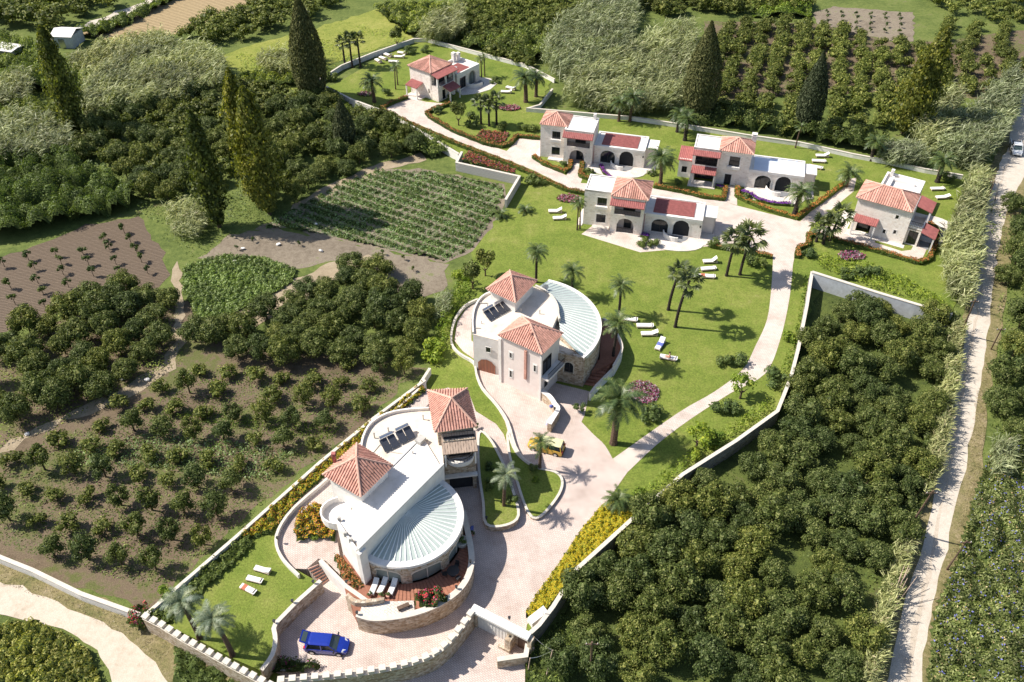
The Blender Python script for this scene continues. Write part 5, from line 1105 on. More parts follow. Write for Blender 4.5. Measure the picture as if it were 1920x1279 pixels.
def villa(name, px, ang, label, kind, wing_roof):
    o = at(*px); r = empty(name, o, label, 'villa', math.radians(ang)); pl = 'palestone'
    H = 6.4
    # two storey left bay and projecting middle bay
    lw = [(2.1,3.6,.75,2.3),(2.1,3.6,3.9,5.35)] if kind != 'D' else []
    xl = 4.5
    if kind == 'D':
        block(r, 0, xl, 0, 4.9, 0, H, front=[(.5,4.2,3.3,5.3),(.7,4.0,.2,2.4)], mat=pl)
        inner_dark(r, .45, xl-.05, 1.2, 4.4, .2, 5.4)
        window(r, F(0, 1.05), (1.6,3.6,3.35,5.2), .0, 1, rail=False); window(r, F(0, 1.05), (1.2,2.6,.2,2.2), .0, 1)
        railing(r, F(.5, .02), 3.7, 3.3)
        lean_roof(r, F(0,0), -.1, 4.6, -1.0, .5, 6.3, 5.5); lean_roof(r, F(0,0), .1, 4.3, -1.7, -.02, 3.1, 2.55, posts=[(.25,-1.55),(4.1,-1.55)])
        mb = MB(); mb.box(-.1, 4.5, -2.0, -.01, 0, .2); mb.build('porch_floor', M['paleflag'], r)
        railing(r, F(.4, -1.6), 2.2, .2, .8, 'whiteframe')
        flat_roof(r, [(0,0),(xl,0),(xl,4.9),(0,4.9)], H)
        # low side wing on the left
        block(r, -2.2, -.01, .8, 4.2, 0, 3.6, front=[(.6,1.5,1.0,2.2)], mat='stucco'); window(r, F(-2.2,.8), (.6,1.5,1.0,2.2), .12, 1); lean_roof(r, F(0,0), -2.4, .0, .5, 4.4, 4.2, 3.5)
    else:
        block(r, 0, xl, 0, 4.9, 0, H, front=lw, mat=pl)
        for w_ in lw: window(r, F(0,0), w_, .16, 1, surround='stucco', sill=w_[2] > 3)
        mb = MB(); mb.box(1.6, 4.3, -1.0, -.01, 0, .25); mb.box(-.9, -.01, -.6, 4.5, 0, .18); mb.build('plinth', M['paleflag'], r)
        if kind == 'C': flat_roof(r, [(0,0),(xl,0),(xl,4.9),(0,4.9)], H)
        else: tiled_roof(r, [(-.15,-.15),(xl+.3,-.15),(xl+.3,5.0),(-.15,5.0)], H+.05, (2.3,2.45,H+1.45), singles=False)
    x0, x1, y0, y1 = xl+.01, 9.6, -1.0, 4.7
    if kind == 'D':
        block(r, x0, x1, .3, y1, 0, H, front=[(1.6,3.3,3.7,5.5),(1.3,2.4,.0,2.1)], mat=pl)
        window(r, F(x0,.3), (1.6,3.3,3.7,5.5), .16, 1, surround='stucco', sill=True, rail=True); window(r, F(x0,.3), (1.3,2.4,.0,2.1), .16, 1, pane='dark', surround='stucco')
        tiled_roof(r, [(x0-.3,.0),(x1+.25,.0),(x1+.25,5.0),(x0-.3,5.0)], H+.05, ((x0+x1)/2,2.5,H+1.5), singles=False); chimney(r, x1-.1, 4.6, H+.2, 1.0, .4)
        y0 = .3
    else:
        block(r, x0, x1, y0, y1, 0, H, front=[(.5,4.6,3.35,5.5),(1.05,3.75,.1,2.75,1.2)], mat=pl)
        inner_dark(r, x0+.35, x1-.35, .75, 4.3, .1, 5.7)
        mb = MB(); mb.box(x0+.32, x1-.32, -.65, .7, 3.1, 3.3); mb.build('balcony_floor', M['paleflag'], r)
        window(r, F(x0,.55), (1.7,3.6,3.35,5.3), .0, 1); window(r, F(x0,.55), (2.0,3.2,.1,2.3), .0, 0)
        mb = MB(); mb.box(x0+.31, x1-.31, .64, .74, .1, 5.7); mb.build('recess_wall', M['pinkstucco'], r)
        railing(r, F(x0+.5, -.9), 4.1, 3.35); railing(r, F(x0+1.1, -.9), 2.6, .12, .8)
        lean_roof(r, F(0,0), x0-.2, x1+.1, -2.0, -.75, 6.25, 5.45)
        if kind == 'C': tiled_roof(r, [(x0-.2,-1.05),(x1+.5,-1.05),(x1+.5,4.8),(x0-.2,4.8)], H+.15, ((x0+x1)/2+.1,1.9,H+1.75), singles=False)
        else: flat_roof(r, [(x0,y0),(x1,y0),(x1,y1),(x0,y1)], H)
        mb = MB(); mb.tube((x1+.15,-.2,0), (x1+.15,-.2,3.6), .05); mb.build('drainpipe', M['redtile'], r)
    # one storey wing with arched window and arched doorway
    wx0, wx1, wy0, wy1, wh = x1+.01, 18.7, .3, 5.8, 3.35
    ops = [(1.3,3.9,.25,2.7,.9),(4.7,7.2,.1,3.0,1.15)]
    block(r, wx0, wx1, wy0, wy1, 0, wh, front=ops, mat=pl)
    window(r, F(wx0,wy0), ops[0], .18, 1 if kind != 'D' else 2, pane='pane', surround='stucco'); window(r, F(wx0,wy0), ops[1], .3, 0, pane='dark', surround='stucco', w=.03)
    flat_roof(r, [(wx0,wy0),(wx1,wy0),(wx1,wy1),(wx0,wy1)], wh, 'roofwhite', .14, .3)
    a, b_, c_, d_ = wx0+1.3, wx1-1.5, wy0+.75, wy1-.55
    if wing_roof == 'tiles':
        mb = MB(); mb.box(a, b_, c_, d_, wh+.004, wh+.1); ro = mb.build('tiled_terrace', M['redtile'], r); mb = MB(); n = 16
        for k in range(n): y = c_+(d_-c_)*(k+.15)/n; mb.box(a-.02, b_+.04, y, y+(d_-c_)/n*.6, wh+.102, wh+.17)
        tag(mb.build('tile_row', M['redtile'], ro), kind='stuff')
    else:
        mb = MB(); mb.box(a-.6, b_+.3, c_-.2, d_+.2, wh+.004, wh+.03); mb.build('terrace_floor', M['blueroof'], r)
    # porch set back at the right end, terrace, patio, wall lamp
    mb = MB(); facade(mb, F(wx1+.01, 2.2), 1.9, 0, 3.0, [], .25); facade(mb, FR(wx1+1.9, 2.2), 3.2, 0, 3.0, [], .2); mb.build('porch_wall', M['pinkstucco'], r)
    mb = MB(); mb.box(wx1+.01, wx1+2.0, 2.1, 5.5, 3.002, 3.16); mb.build('porch_roof', M['stucco'], r)
    n = 10; poly = [(wx0-.2, .28), (wx0-.2, -1.2)]+[(wx0+4.6+5.2*math.cos(math.pi+math.pi*k/n*.98), -1.2+2.9*math.sin(math.pi+math.pi*k/n*.98)) for k in range(n+1)]+[(wx1+2.1,-.6),(wx1+2.1,2.1),(wx1+.0,2.1),(wx1,.28)]
    mb = MB(); mb.prism(poly, -.05, .16); mb.build('terrace', M['paleflag'], r)
    patio(r, wx0+5.3, .2, 2.0)
    mb = MB(); mb.box(wx1-.35, wx1-.15, wy0-.16, wy0-.002, 2.2, 2.5); mb.build('wall_lamp', M['iron'], r)
    if kind == 'B': chimney(r, 8.9, 4.2, H, .7, .22)
    for k, (sx, sy) in enumerate(((.7,.7),(wx1-.6,wy1-.6))):
        mb = MB(); mb.tube((sx,sy,H if k == 0 and kind == 'C' else wh), (sx,sy,(H if k == 0 and kind == 'C' else wh)+.55), .05); mb.build('vent_pipe', M['steel'], r)
    return r
villa('villa', (1012.5,294), -14.6, 'stone villa with tiled roof at its left end and red tiled wing', 'B', 'tiles')
villa('villa', (1092.5,420.5), -14.4, 'middle stone villa in front with tiled tower right of its flat roof', 'C', 'tiles')
villa('villa', (1292,339), -15.5, 'stone villa with pale blue roof terrace and square white chimney', 'D', 'blue')

# right hand villa with its gable end towards the lane
r = empty('villa', at(1591.5,431), 'cream villa with broad hipped roof beside the white lane', 'villa', math.radians(-31.5)); rr = r
fo = [(.9,3.0,.2,2.5),(4.9,5.3,1.1,1.8),(6.4,6.8,1.5,2.2),(6.0,6.45,4.1,4.8)]
block(r, 0, 8.2, 0, 5.4, 0, 6.0, front=fo, mat='palestone', left=[(3.0,3.7,1.2,2.3)])
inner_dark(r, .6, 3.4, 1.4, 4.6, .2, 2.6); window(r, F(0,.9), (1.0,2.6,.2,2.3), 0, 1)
for o in fo[1:]: window(r, F(0,0), o, .14, 0, surround='stucco')
window(r, FL(0,5.1), (3.0,3.7,1.2,2.3), .14, 0, surround='stucco')
tiled_roof(r, [(-.35,-.35),(8.0,-.35),(8.0,5.75),(-.35,5.75)], 6.05, None, singles=False, ridge=[(2.7,2.7,7.6),(5.4,2.7,7.6)])
lean_roof(r, F(0,0), .3, 3.9, -1.5, -.02, 3.2, 2.7, posts=[(.5,-1.35),(3.7,-1.35)]); railing(r, F(.5,-1.3), 3.1, .1, .8, 'whiteframe')
mb = MB(); mb.box(-.3, 4.4, -1.8, -.02, 0, .15); mb.build('porch_floor', M['paleflag'], r); mb = MB(); mb.box(4.41, 8.6, -1.0, -.02, 0, .12); mb.build('terrace', M['paleflag'], r); mb = MB(); mb.box(-2.2, -.31, -2.2, 5.5, 0, .1); mb.build('terrace', M['paleflag'], r)
block(r, 1.6, 7.6, 5.41, 14.6, 0, 3.5, mat='palestone'); flat_roof(r, [(1.6,5.41),(7.6,5.41),(7.6,14.6),(1.6,14.6)], 3.5, 'roofwhite', .45, .3)
mb = MB(); mb.box(2.6, 3.0, 6.4, 13.4, 3.52, 4.0); mb.box(3.0, 6.4, 12.6, 13.0, 3.52, 3.9); mb.box(4.6, 5.6, 9.6, 10.2, 3.52, 3.9); mb.build('roof_upstand', M['stucco'], r); chimney(r, 2.4, 14.1, 3.6, .8, .22)
block(r, 8.21, 10.2, .5, 4.6, 0, 3.0, front=[(.3,1.7,.2,2.6)], right=[(.6,2.9,.2,2.6)], mat='palestone'); window(r, F(8.21,.5), (.3,1.7,.2,2.6), .15, 1)
window(r, FR(10.2,.8), (.6,2.9,.2,2.6), .15, 1); flat_roof(r, [(8.21,.5),(10.2,.5),(10.2,4.6),(8.21,4.6)], 3.05, 'roofcream', .5, .2); railing(r, F(8.25,.5), 1.9, 3.3)
lean_roof(r, FR(10.2,0), 2.4, 6.0, -.4, 2.0, 5.9, 5.3, 'redtile', name='pergola_roof'); lean_roof(r, FR(12.0,0), -.6, 2.6, -.4, 1.8, 3.4, 2.8, 'redtile', posts=[(-.4,-.2),(2.4,-.2)])
for yy in (2.6,5.8): mb = MB(); mb.box(10.25, 10.5, yy-.12, yy+.12, 3.0, 5.3); mb.build('column', M['stucco'], r)
c5 = [(11.2+4.2*math.cos(2*math.pi*k/24), 6.8+4.2*math.sin(2*math.pi*k/24)) for k in range(24)]; mb = MB(); mb.prism(c5, -.05, .2); mb.build('round_terrace', M['paleflag'], r)
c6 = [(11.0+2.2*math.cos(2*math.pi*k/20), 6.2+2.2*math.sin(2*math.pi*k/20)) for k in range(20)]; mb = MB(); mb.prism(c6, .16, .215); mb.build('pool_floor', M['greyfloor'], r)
mb = MB(); mb.wall(c6[:15], .15, .2, .5); mb.build('pool_rim', M['stucco'], r)
pave('side_path', [(1516,438),(1560,448),(1600,458),(1660,472),(1718,488),(1730,484),(1740,462),(1746,436),(1728,426),(1718,450),(1708,470),(1690,472),(1640,456),(1590,430),(1560,420)], M['drive'], 'pale path round the right hand villa')
pave('car_place', [(1729,432),(1747,438),(1740,470),(1722,464)], M['greyfloor'], 'grey parking strip right of the right hand villa')

# top villa, seen on its corner
r = empty('villa', at(935,192.6), 'cream villa standing on its corner at the top of the garden', 'villa', math.radians(51)) ; r.location = (-14.7,160.9,0)
block(r, .01, 5.0, 0, 1.7, 0, 3.0, front=[(1.2,2.2,.2,2.2)], mat='palestone'); mb = MB(); mb.box(.0, 5.0, 0, 1.7, 3.002, 3.15); mb.build('balcony_floor', M['paleflag'], r)
window(r, F(0,0), (1.2,2.2,.2,2.2), .14, 0)
for s in (.15, 2.5, 4.85): mb = MB(); mb.box(s-.16, s+.16, .02, .34, 3.15, 5.0); mb.build('column', M['stucco'], r)
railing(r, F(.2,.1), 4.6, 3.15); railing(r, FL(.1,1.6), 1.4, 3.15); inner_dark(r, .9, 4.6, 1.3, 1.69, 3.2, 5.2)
lean_roof(r, F(0,0), -.25, 5.9, -.35, 1.9, 5.75, 5.1, name='pergola_roof')
block(r, 0, 6.0, 1.71, 7.6, 0, 5.7, mat='palestone', left=[(4.6,4.95,1.2,2.2),(5.2,5.55,1.2,2.2)])
for o in ((4.6,4.95,1.2,2.2),(5.2,5.55,1.2,2.2)): window(r, FL(0,7.3), o, .12, 0)
tiled_roof(r, [(-.3,1.5),(6.2,1.5),(6.2,7.9),(-.3,7.9)], 5.75, (3.0,4.7,7.1), singles=False)
block(r, 6.01, 13.0, .3, 6.3, 0, 3.3, front=[(.8,2.7,.3,2.7),(3.6,5.6,.1,3.0,1.0)], mat='palestone'); window(r, F(6.01,.3), (.8,2.7,.3,2.7), .15, 2, pane='pane', surround='stucco'); window(r, F(6.01,.3), (3.6,5.6,.1,3.0,1.0), .3, 1, pane='lightpane', surround='coping')
flat_roof(r, [(6.01,.3),(13.0,.3),(13.0,6.3),(6.01,6.3)], 3.3, 'roofwhite', .5, .3)
mb = MB(); mb.box(6.6, 11.0, 1.2, 4.6, 3.304, 3.4); ro = mb.build('tiled_terrace', M['redtile'], r); mb = MB()
for k in range(13): mb.box(6.6, 11.02, 1.25+k*.26, 1.41+k*.26, 3.402, 3.47)
tag(mb.build('tile_row', M['redtile'], ro), kind='stuff')
chimney(r, 12.2, 5.4, 3.4, 1.3, .3); chimney(r, 11.2, 5.8, 3.4, 1.5, .35); chimney(r, 6.3, 1.0, 3.3, 1.4, .3)
lean_roof(r, F(0,0), 1.4, 4.6, -2.0, -.02, 3.0, 2.4, posts=[(1.6,-1.8),(4.4,-1.8)]); lean_roof(r, FL(0,7.4), .2, 3.4, -2.0, -.02, 3.1, 2.5, posts=[(.35,-1.8),(3.2,-1.8)])
mb = MB(); mb.box(-2.4, -.02, 3.6, 7.6, -.05, .12); mb.prism([(6.0,.28),(5.4,-1.5),(8,-3.4),(11,-4.2),(14,-3.5),(15.2,-1),(14.2,2),(13.02,2.5),(13.02,.28)], -.05, .14); mb.build('terrace', M['paleflag'], r)
patio(r, 11.0, .2, 2.2)

# ------------------------------------------------------------------ lower round villa
r = empty('round_villa', (0,0,0), 'lower white villa with half round pale green fan roof', 'villa'); r1 = r
CX, CY, RD = -11.0, 54.35, 5.9; th0 = math.atan2(59.5-48.6, -7.1+14.75)
MAINP = [(-14.75,48.6),(-7.2,59.4),(-7.5,62.6),(-9.2,68.0),(-11.6,67.8),(-14.0,67.2),(-15.4,66.0),(-16.25,64.2),(-16.3,62.2),(-15.6,60.6),(-18.2,57.0),(-15.6,54.6),(-17.35,52.1)]
mb = MB(); mb.prism(MAINP, -.1, 6.72); mb.build('wall', M['stucco'], r)
inn = [(x*.985-.18, y*.997+.17) for x, y in MAINP]
mb = MB(); mb.prism(MAINP, 6.724, 6.80); mb.build('roof', M['roofcream'], r)
mb = MB(); mb.prism([(-14.45,48.95),(-7.45,59.3),(-9.7,63.6),(-12.4,59.6),(-15.2,55.2),(-17.0,52.1)], 6.804, 7.0); mb.build('roof_deck', M['roofwhite'], r)
mb = MB(); mb.wall([(-14.75,48.72),(-7.25,59.4)], .34, 6.6, 7.55); mb.wall([(-17.2,52.15),(-14.85,48.8)], .2, 6.6, 7.15); mb.build('parapet', M['stucco'], r)
mb = MB(); mb.wall(smooth([(-16.2,61.6),(-16.2,63.6),(-15.6,65.6),(-14.0,67.05),(-11.8,67.7),(-9.4,67.9)], 3), .2, 6.6, 7.2); mb.build('kerb', M['stucco'], r)
mb = MB(); mb.wall([(-15.3,55.05),(-12.5,59.5),(-9.8,63.6)], .12, 6.8, 7.12); mb.build('roof_step', M['stucco'], r)
# curved balcony bulging left under the first tower
cb = [(-17.5+2.0*math.cos(a), 54.6+1.7*math.sin(a)) for a in [math.radians(105+170*k/10) for k in range(11)]]
mb = MB(); mb.prism(cb+[(-16.6,53.4),(-16.6,56.4)], 4.7, 5.1, True); mb.build('balcony', M['stucco'], r); mb = MB(); mb.wall(cb, .16, 5.1, 5.85); mb.build('balcony_wall', M['stucco'], r)
# half round hall: stone drum with arches, fan roof of separate sheets
arc = lambda R, a: (CX+R*math.cos(a), CY+R*math.sin(a)); a0, a1 = th0-math.pi, th0
ARCH = [(a0+.16, a0+.62, 2.0, 4.0, .5), (a0+.80, a0+1.36, 2.0, 3.9, .5), (a0+1.52, a0+2.05, 2.0, 3.9, .5)]
mb = MB(); nseg = 48
def drum(s, d, z): a = a0+s; return (*arc(RD-d, a), z)
facade(mb, drum, math.pi, -.1, 4.75, [(A-a0, B-a0, b, h, q) for A, B, b, h, q in ARCH]+[(math.pi*k/nseg, math.pi*(k+1)/nseg, 9, 9.1) for k in range(nseg)], .4)
mb.build('hall_wall', M['stone'], r)
for A, B, b, h, q in ARCH:
    fr = MB(); k = 10
    pts = [(A+(B-A)*i/k, h-q+q*math.sqrt(max(0, 1-(2*i/k-1)**2))) for i in range(k+1)]
    for i in range(k): fr.hexa([drum(pts[i][0]-a0,.2,2.02),drum(pts[i+1][0]-a0,.2,2.02),drum(pts[i+1][0]-a0,.24,2.02),drum(pts[i][0]-a0,.24,2.02),drum(pts[i][0]-a0,.2,pts[i][1]),drum(pts[i+1][0]-a0,.2,pts[i+1][1]),drum(pts[i+1][0]-a0,.24,pts[i+1][1]),drum(pts[i][0]-a0,.24,pts[i][1])])
    w_ = fr.build('window', M['lightpane'], r); fr = MB()
    for i in range(k):
        z0, z1 = pts[i][1], pts[i+1][1]; fr.hexa([drum(pts[i][0]-a0,-.05,z0),drum(pts[i+1][0]-a0,-.05,z1),drum(pts[i+1][0]-a0,.1,z1),drum(pts[i][0]-a0,.1,z0),drum(pts[i][0]-a0,-.05,z0+.2),drum(pts[i+1][0]-a0,-.05,z1+.2),drum(pts[i+1][0]-a0,.1,z1+.2),drum(pts[i][0]-a0,.1,z0+.2)])
    for i in (0, 5, 10): fr.box(pts[i][0]-a0-.008, pts[i][0]-a0+.008, .12, .19, 2.02, pts[i][1], drum)
    fr.build('surround', M['coping'], w_)
mb = MB(); prof = [(RD-.55,4.62),(RD+.12,4.62),(RD+.22,4.8),(RD+.16,5.02),(RD-.5,5.06)]
mb.rings([[(*arc(R, a0+math.pi*k/nseg), z) for R, z in prof] for k in range(nseg+1)]); mb.build('rim', M['stucco'], r)
NP = 30; zc = 5.75
for k in range(NP):
    b0, b1 = a0+math.pi*k/NP, a0+math.pi*(k+1)/NP; g = .012
    p = [arc(.25, b0), arc(RD-.48, b0+g), arc(RD-.48, b1-g), arc(.25, b1)]
    mb = MB(); zz = [zc, 5.0, 5.0, zc]; mb.hexa([(x, y, z-.08) for (x, y), z in zip(p, zz)]+[(x, y, z+.02) for (x, y), z in zip(p, zz)]); mb.build('roof_sheet', M['teal'], r)
    mb = MB(); c, d_ = arc(.3, b0), arc(RD-.45, b0); mb.tube((*c, zc+.04), (*d_, 5.05), .02, .085, 4); mb.build('roof_batten', M['tealrib'], r)
mb = MB()
for k in range(14): a = a0+.15+(math.pi-.3)*k/13; mb.hexa([(*arc(RD+.01, a-.05), 4.3), (*arc(RD+.12, a-.05), 4.3), (*arc(RD+.12, a+.05), 4.3), (*arc(RD+.01, a+.05), 4.3), (*arc(RD+.01, a-.05), 4.45), (*arc(RD+.12, a-.05), 4.45), (*arc(RD+.12, a+.05), 4.45), (*arc(RD+.01, a+.05), 4.45)])
mb.build('stone_course', M['coping'], r)
# towers
def tower(root, C4, z0, ze, apex, ins=.45, mat='stucco', pitch=.29):
    c = Vector((sum(p[0] for p in C4)/4, sum(p[1] for p in C4)/4)); w = [tuple(Vector(p)+(c-Vector(p)).normalized()*ins*1.4) for p in C4]
    mb = MB(); mb.prism(w, z0, ze-.2); mb.build('tower_wall', M[mat], root); return tiled_roof(root, C4, ze, apex, pitch, singles=True), w
tower(r, [(-19.3,56.9),(-15.0,54.0),(-12.25,58.1),(-16.4,61.2)], 2, 8.6, (-15.7,57.5,10.55))
t2, tw = tower(r, [(-8.2,62.0),(-3.75,62.9),(-5.0,68.7),(-9.4,68.4)], -.1, 9.4, (-6.45,65.0,11.5), mat='stone')
# south front of the big tower: window, round balcony, boarded canopy, garage mouth
fx = Vector((-7.35,61.7)); fy = Vector((-3.95,62.2)); du = (fy-fx).normalized(); dn = Vector((-du.y, du.x)); tfT = lambda s, d, z: (fx.x+du.x*s+dn.x*d, fx.y+du.y*s+dn.y*d, z)
Lf = (fy-fx).length
mb = MB(); facade(mb, tfT, Lf, 0, 8.3, [(1.15,2.45,4.1,5.0),(.5,2.9,5.55,7.3),(.4,3.0,.0,2.6)], .3); mb.build('front_wall', M['stone'], r)
mb = MB(); mb.box(.1, Lf-.02, .31, 3.0, 0, 8.4, tfT); mb.build('core', M['dark'], r)  # near-black block painted as the dark inside of the tower openings
window(r, tfT, (1.15,2.45,4.1,5.0), .1, 1, frame='whiteframe', surround='stucco')
ba = [(1.7+1.5*math.cos(math.radians(180+180*k/12)), 1.15*math.sin(math.radians(180+180*k/12))) for k in range(13)]
mb = MB(); mb.prism([tfT(s, d, 0)[:2] for s, d in ba], 5.25, 5.5, True); mb.build('balcony', M['stucco'], r); mb = MB(); mb.wall([tfT(s, d, 0)[:2] for s, d in ba], .12, 5.5, 5.9); mb.build('balcony_kerb', M['stucco'], r)
mb = MB(); mb.wall([tfT(s*.98+.03, d*.96, 0)[:2] for s, d in ba], .05, 6.35, 6.42)
for s, d in ba[::1]: x, y, _ = tfT(s*.98+.03, d*.96, 0); mb.tube((x, y, 5.9), (x, y, 6.4), .02)
mb.build('railing', M['iron'], r)
mb = MB(); mb.hexa([tfT(-.15,-1.2,7.45),tfT(Lf+.15,-1.2,7.45),tfT(Lf+.15,.9,8.4),tfT(-.15,.9,8.4),tfT(-.15,-1.2,7.55),tfT(Lf+.15,-1.2,7.55),tfT(Lf+.15,.9,8.5),tfT(-.15,.9,8.5)]); cn = mb.build('canopy', M['wood'], r)
for k in range(13):
    s = -.13+(Lf+.28)*k/13; mb = MB(); w_ = (Lf+.28)/13-.03; dz = random.Random(k).uniform(0,.02)
    mb.hexa([tfT(s,-1.22,7.553),tfT(s+w_,-1.22,7.553),tfT(s+w_,.92,8.503),tfT(s,.92,8.503),tfT(s,-1.22,7.59+dz),tfT(s+w_,-1.22,7.59+dz),tfT(s+w_,.92,8.54+dz),tfT(s,.92,8.54+dz)]); mb.build('plank', M['palewood'], cn)
for s in (.02, Lf-.2): mb = MB(); mb.box(s, s+.18, -1.1, -.92, 5.5, 7.45, tfT); mb.build('post', M['stucco'], r)
mb = MB(); mb.box(-.2, Lf+.1, -.5, -.01, 2.7, 2.95, tfT); mb.build('garage_lintel', M['stucco'], r)
# pale edge of the white front wall at the hall corner, chimney, roof clutter
mb = MB(); mb.wall([(-14.75,48.45),(-14.2,49.2)], .5, 0, 7.0); mb.build('pier', M['stucco'], r)
chimney(r, -18.3, 58.6, 8.3, 1.3, .16, 'redtile')
for x, y in ((-17.1,52.4),(-16.2,50.6),(-15.6,49.9)): mb = MB(); mb.box(x-.14, x+.14, y-.14, y+.14, 6.9, 7.5); mb.build('vent', M['concrete'], r)
for k, (x, y) in enumerate(((-10.6,61.2),(-13.6,64.6),(-9.9,66.4),(-15.0,63.6))):
    mb = MB(); mb.tube((x,y,6.8),(x,y,7.25+.1*k),.07,.07,8); mb.tube((x,y,7.26+.1*k),(x,y,7.36+.1*k),.12,.1,8); mb.build('vent_pipe', M['concrete'], r)
mb = MB()
for a, b in (((-13.2,61.6),(-10.4,61.0)),((-10.4,61.0),(-9.2,63.4)),((-13.9,63.4),(-15.4,60.4))): mb.tube((*a,6.84),(*b,6.84),.035,.035,5)
mb.build('roof_pipe', M['concrete'], r)
def solar(x, y, z, rz, label):
    s = empty('solar_heater', (x, y, z), label, 'solar panel', rz, 'solar water heaters on the roofs'); s.scale = (.78,)*3
    for k in (0, 1):
        mb = MB(); mb.hexa([(-1.15+k*1.2,-.8,.18),(-.05+k*1.2,-.8,.18),(-.05+k*1.2,.8,1.1),(-1.15+k*1.2,.8,1.1),(-1.15+k*1.2,-.84,.26),(-.05+k*1.2,-.84,.26),(-.05+k*1.2,.76,1.18),(-1.15+k*1.2,.76,1.18)]); mb.build('collector', M['solar'], s)
    mb = MB(); mb.tube((-1.0,.95,1.35), (1.0,.95,1.35), .27, .27, 14); mb.build('tank', M['steel'], s)
    mb = MB()
    for q in (-1,.05,1.1): mb.tube((q,.85,0), (q,.95,1.1), .03); mb.tube((q,-.8,0), (q,-.8,.2), .03)
    mb.build('stand', M['steel'], s); return s
solar(-13.2,62.4,6.8,.6,'left solar water heater on the lower round villa'); solar(-11.6,63.6,6.8,.6,'right solar water heater on the lower round villa')
mb = MB(); mb.box(-.5,.5,-.4,.4,0,.5); o = mb.build('water_tank_box', M['concrete'], None); o.location = (-9.9,62.9,7.0); o.rotation_euler = (0,0,.95); tag(o, 'small concrete box on the roof beside the big tiled tower', 'box')

# terrace in front of the hall with its curved parapet
TZ = 2.0
TW = smooth([(-14.85,44.75),(-13.3,44.3),(-11.1,44.45),(-8.9,45.0),(-6.75,46.05),(-5.0,47.7),(-4.15,49.9),(-4.25,52.5),(-5.2,57.0)], 6)
terr = [(-14.9,44.8),(-16.0,46.4),(-17.6,49.6),(-17.3,52)]
mb = MB(); mb.prism(TW+[(-6.6,57.6),(-6.0,54),(-11,54.4),(-14.6,48.9),(-17.2,52.0),(-17.4,50.2),(-16.2,47.0)], -.1, TZ); tag(mb.build('hall_terrace', M['terrace']), 'terracotta tiled terrace in front of the fan roofed hall', None, None, 'structure')
r_ = empty('terrace_wall', (0,0,0), 'curved honey stone parapet wall round the terracotta terrace', 'wall'); mb = MB(); mb.wall(TW, .42, -.1, 2.5); mb.build('wall_body', M['stone'], r_); mb = MB(); mb.wall(TW, .6, 2.502, 2.62); mb.build('coping', M['coping'], r_)
slab('terrace_bench', [(-14.7,44.95),(-13.3,44.6),(-11.1,44.8),(-9.4,45.3),(-9.6,46.5),(-11.4,46.4),(-13.2,46.5),(-14.5,46.6)], 1.9, TZ+.12, M['paleflag'], 'pale paved edge of the terrace')
tag(slab('inner_terrace_wall', smooth([(-16.2,46.6),(-15.2,45.9),(-13.9,45.9),(-12.4,46.2)], 4)+smooth([(-12.4,46.5),(-13.9,46.3),(-15.1,46.3),(-16.0,47.0)], 4), 0, 2.7, M['stone'], ''), 'short curved inner wall at the terrace entrance', 'wall', None, 'thing')
# radial courses of the tiled terrace
nst = 46
tr = empty('terrace_paving', (0,0,0), 'fan of terracotta courses on the terrace', 'paving')
for k in range(nst):
    a = a0+.45+(math.pi-.75)*k/nst; R1 = 0
    for R_ in [9.5-.15*q for q in range(24)]:
        pt = Vector((CX+R_*math.cos(a), CY+R_*math.sin(a)))
        if inside([pt.x], [pt.y], TW+[(-6.6,57.6),(-11,54.4),(-17,50)])[0]: R1 = R_-.3; break
    if R1 < RD+.4: continue
    mb = MB(); p = [arc(RD+.15, a), arc(R1, a), arc(R1, a+.036), arc(RD+.15, a+.036)]; mb.hexa([(x, y, TZ+.003) for x, y in p]+[(x, y, TZ+.035) for x, y in p]); mb.build('paving_course', M['step'], tr)
p0 = at(868,1020,TZ); pl_ = empty('round_planter', (p0.x-.1, p0.y, TZ), 'round stone planter against the terrace parapet', 'planter'); mb = MB(); mb.lathe([(.5,0),(.62,.1),(.66,.6),(.6,.62),(.5,.5)], n=16); mb.build('pot', M['coping'], pl_)
o = link(bpy.data.objects.new('plant', SHR[1]), pl_); o.location = (0,0,.4); o.scale = (.5,.5,.4)

# ------------------------------------------------------------------ second round villa
r = empty('round_villa', (0,0,0), 'second white villa with crescent shaped pale green roof', 'villa'); r2 = r
OC, OR, IC, IR = Vector((1.76,85.56)), 9.85, Vector((-.43,86.7)), 6.44
AO0, AO1 = math.radians(70.5), math.radians(-44); AI0, AI1 = math.radians(56), math.radians(-26)
po = lambda t: (OC.x+OR*math.cos(AO0+(AO1-AO0)*t), OC.y+OR*math.sin(AO0+(AO1-AO0)*t)); pi_ = lambda t: (IC.x+IR*math.cos(AI0+(AI1-AI0)*t)+.9*max(0, t-.75)*4*.8, IC.y+IR*math.sin(AI0+(AI1-AI0)*t)-1.6*max(0, t-.75)*4*.8)
body = [po(k/24) for k in range(25)]+[(6.0,80.6),(4.0,79.6),(3.2,78.6)]+[(-1.2,80.9),(-4.95,82.2),(-5.1,85),(-4.7,87.9),(-3.4,90.2),(0,92.2),(3.4,91.6)]
hall = [po(k/24) for k in range(25)]+[pi_(1-k/12) for k in range(13)]
mb = MB(); mb.prism(hall, -.1, 4.7); mb.build('hall_wall', M['stone'], r); mb = MB(); mb.prism([po(k/24) for k in range(23)]+[(6.2,80.2),(4.6,81.0),(3,84),(2.5,88),(3.6,91.6)], 4.2, 4.62); mb.build('roof_deck', M['roofcream'], r)
main = [pi_(k/12) for k in range(10)]+[(4.9,82.6),(3.0,81.8),(-1.5,80.8),(-4.95,82.1),(-5.1,85),(-4.75,87.8),(-3.5,90.2),(.2,92.2)]
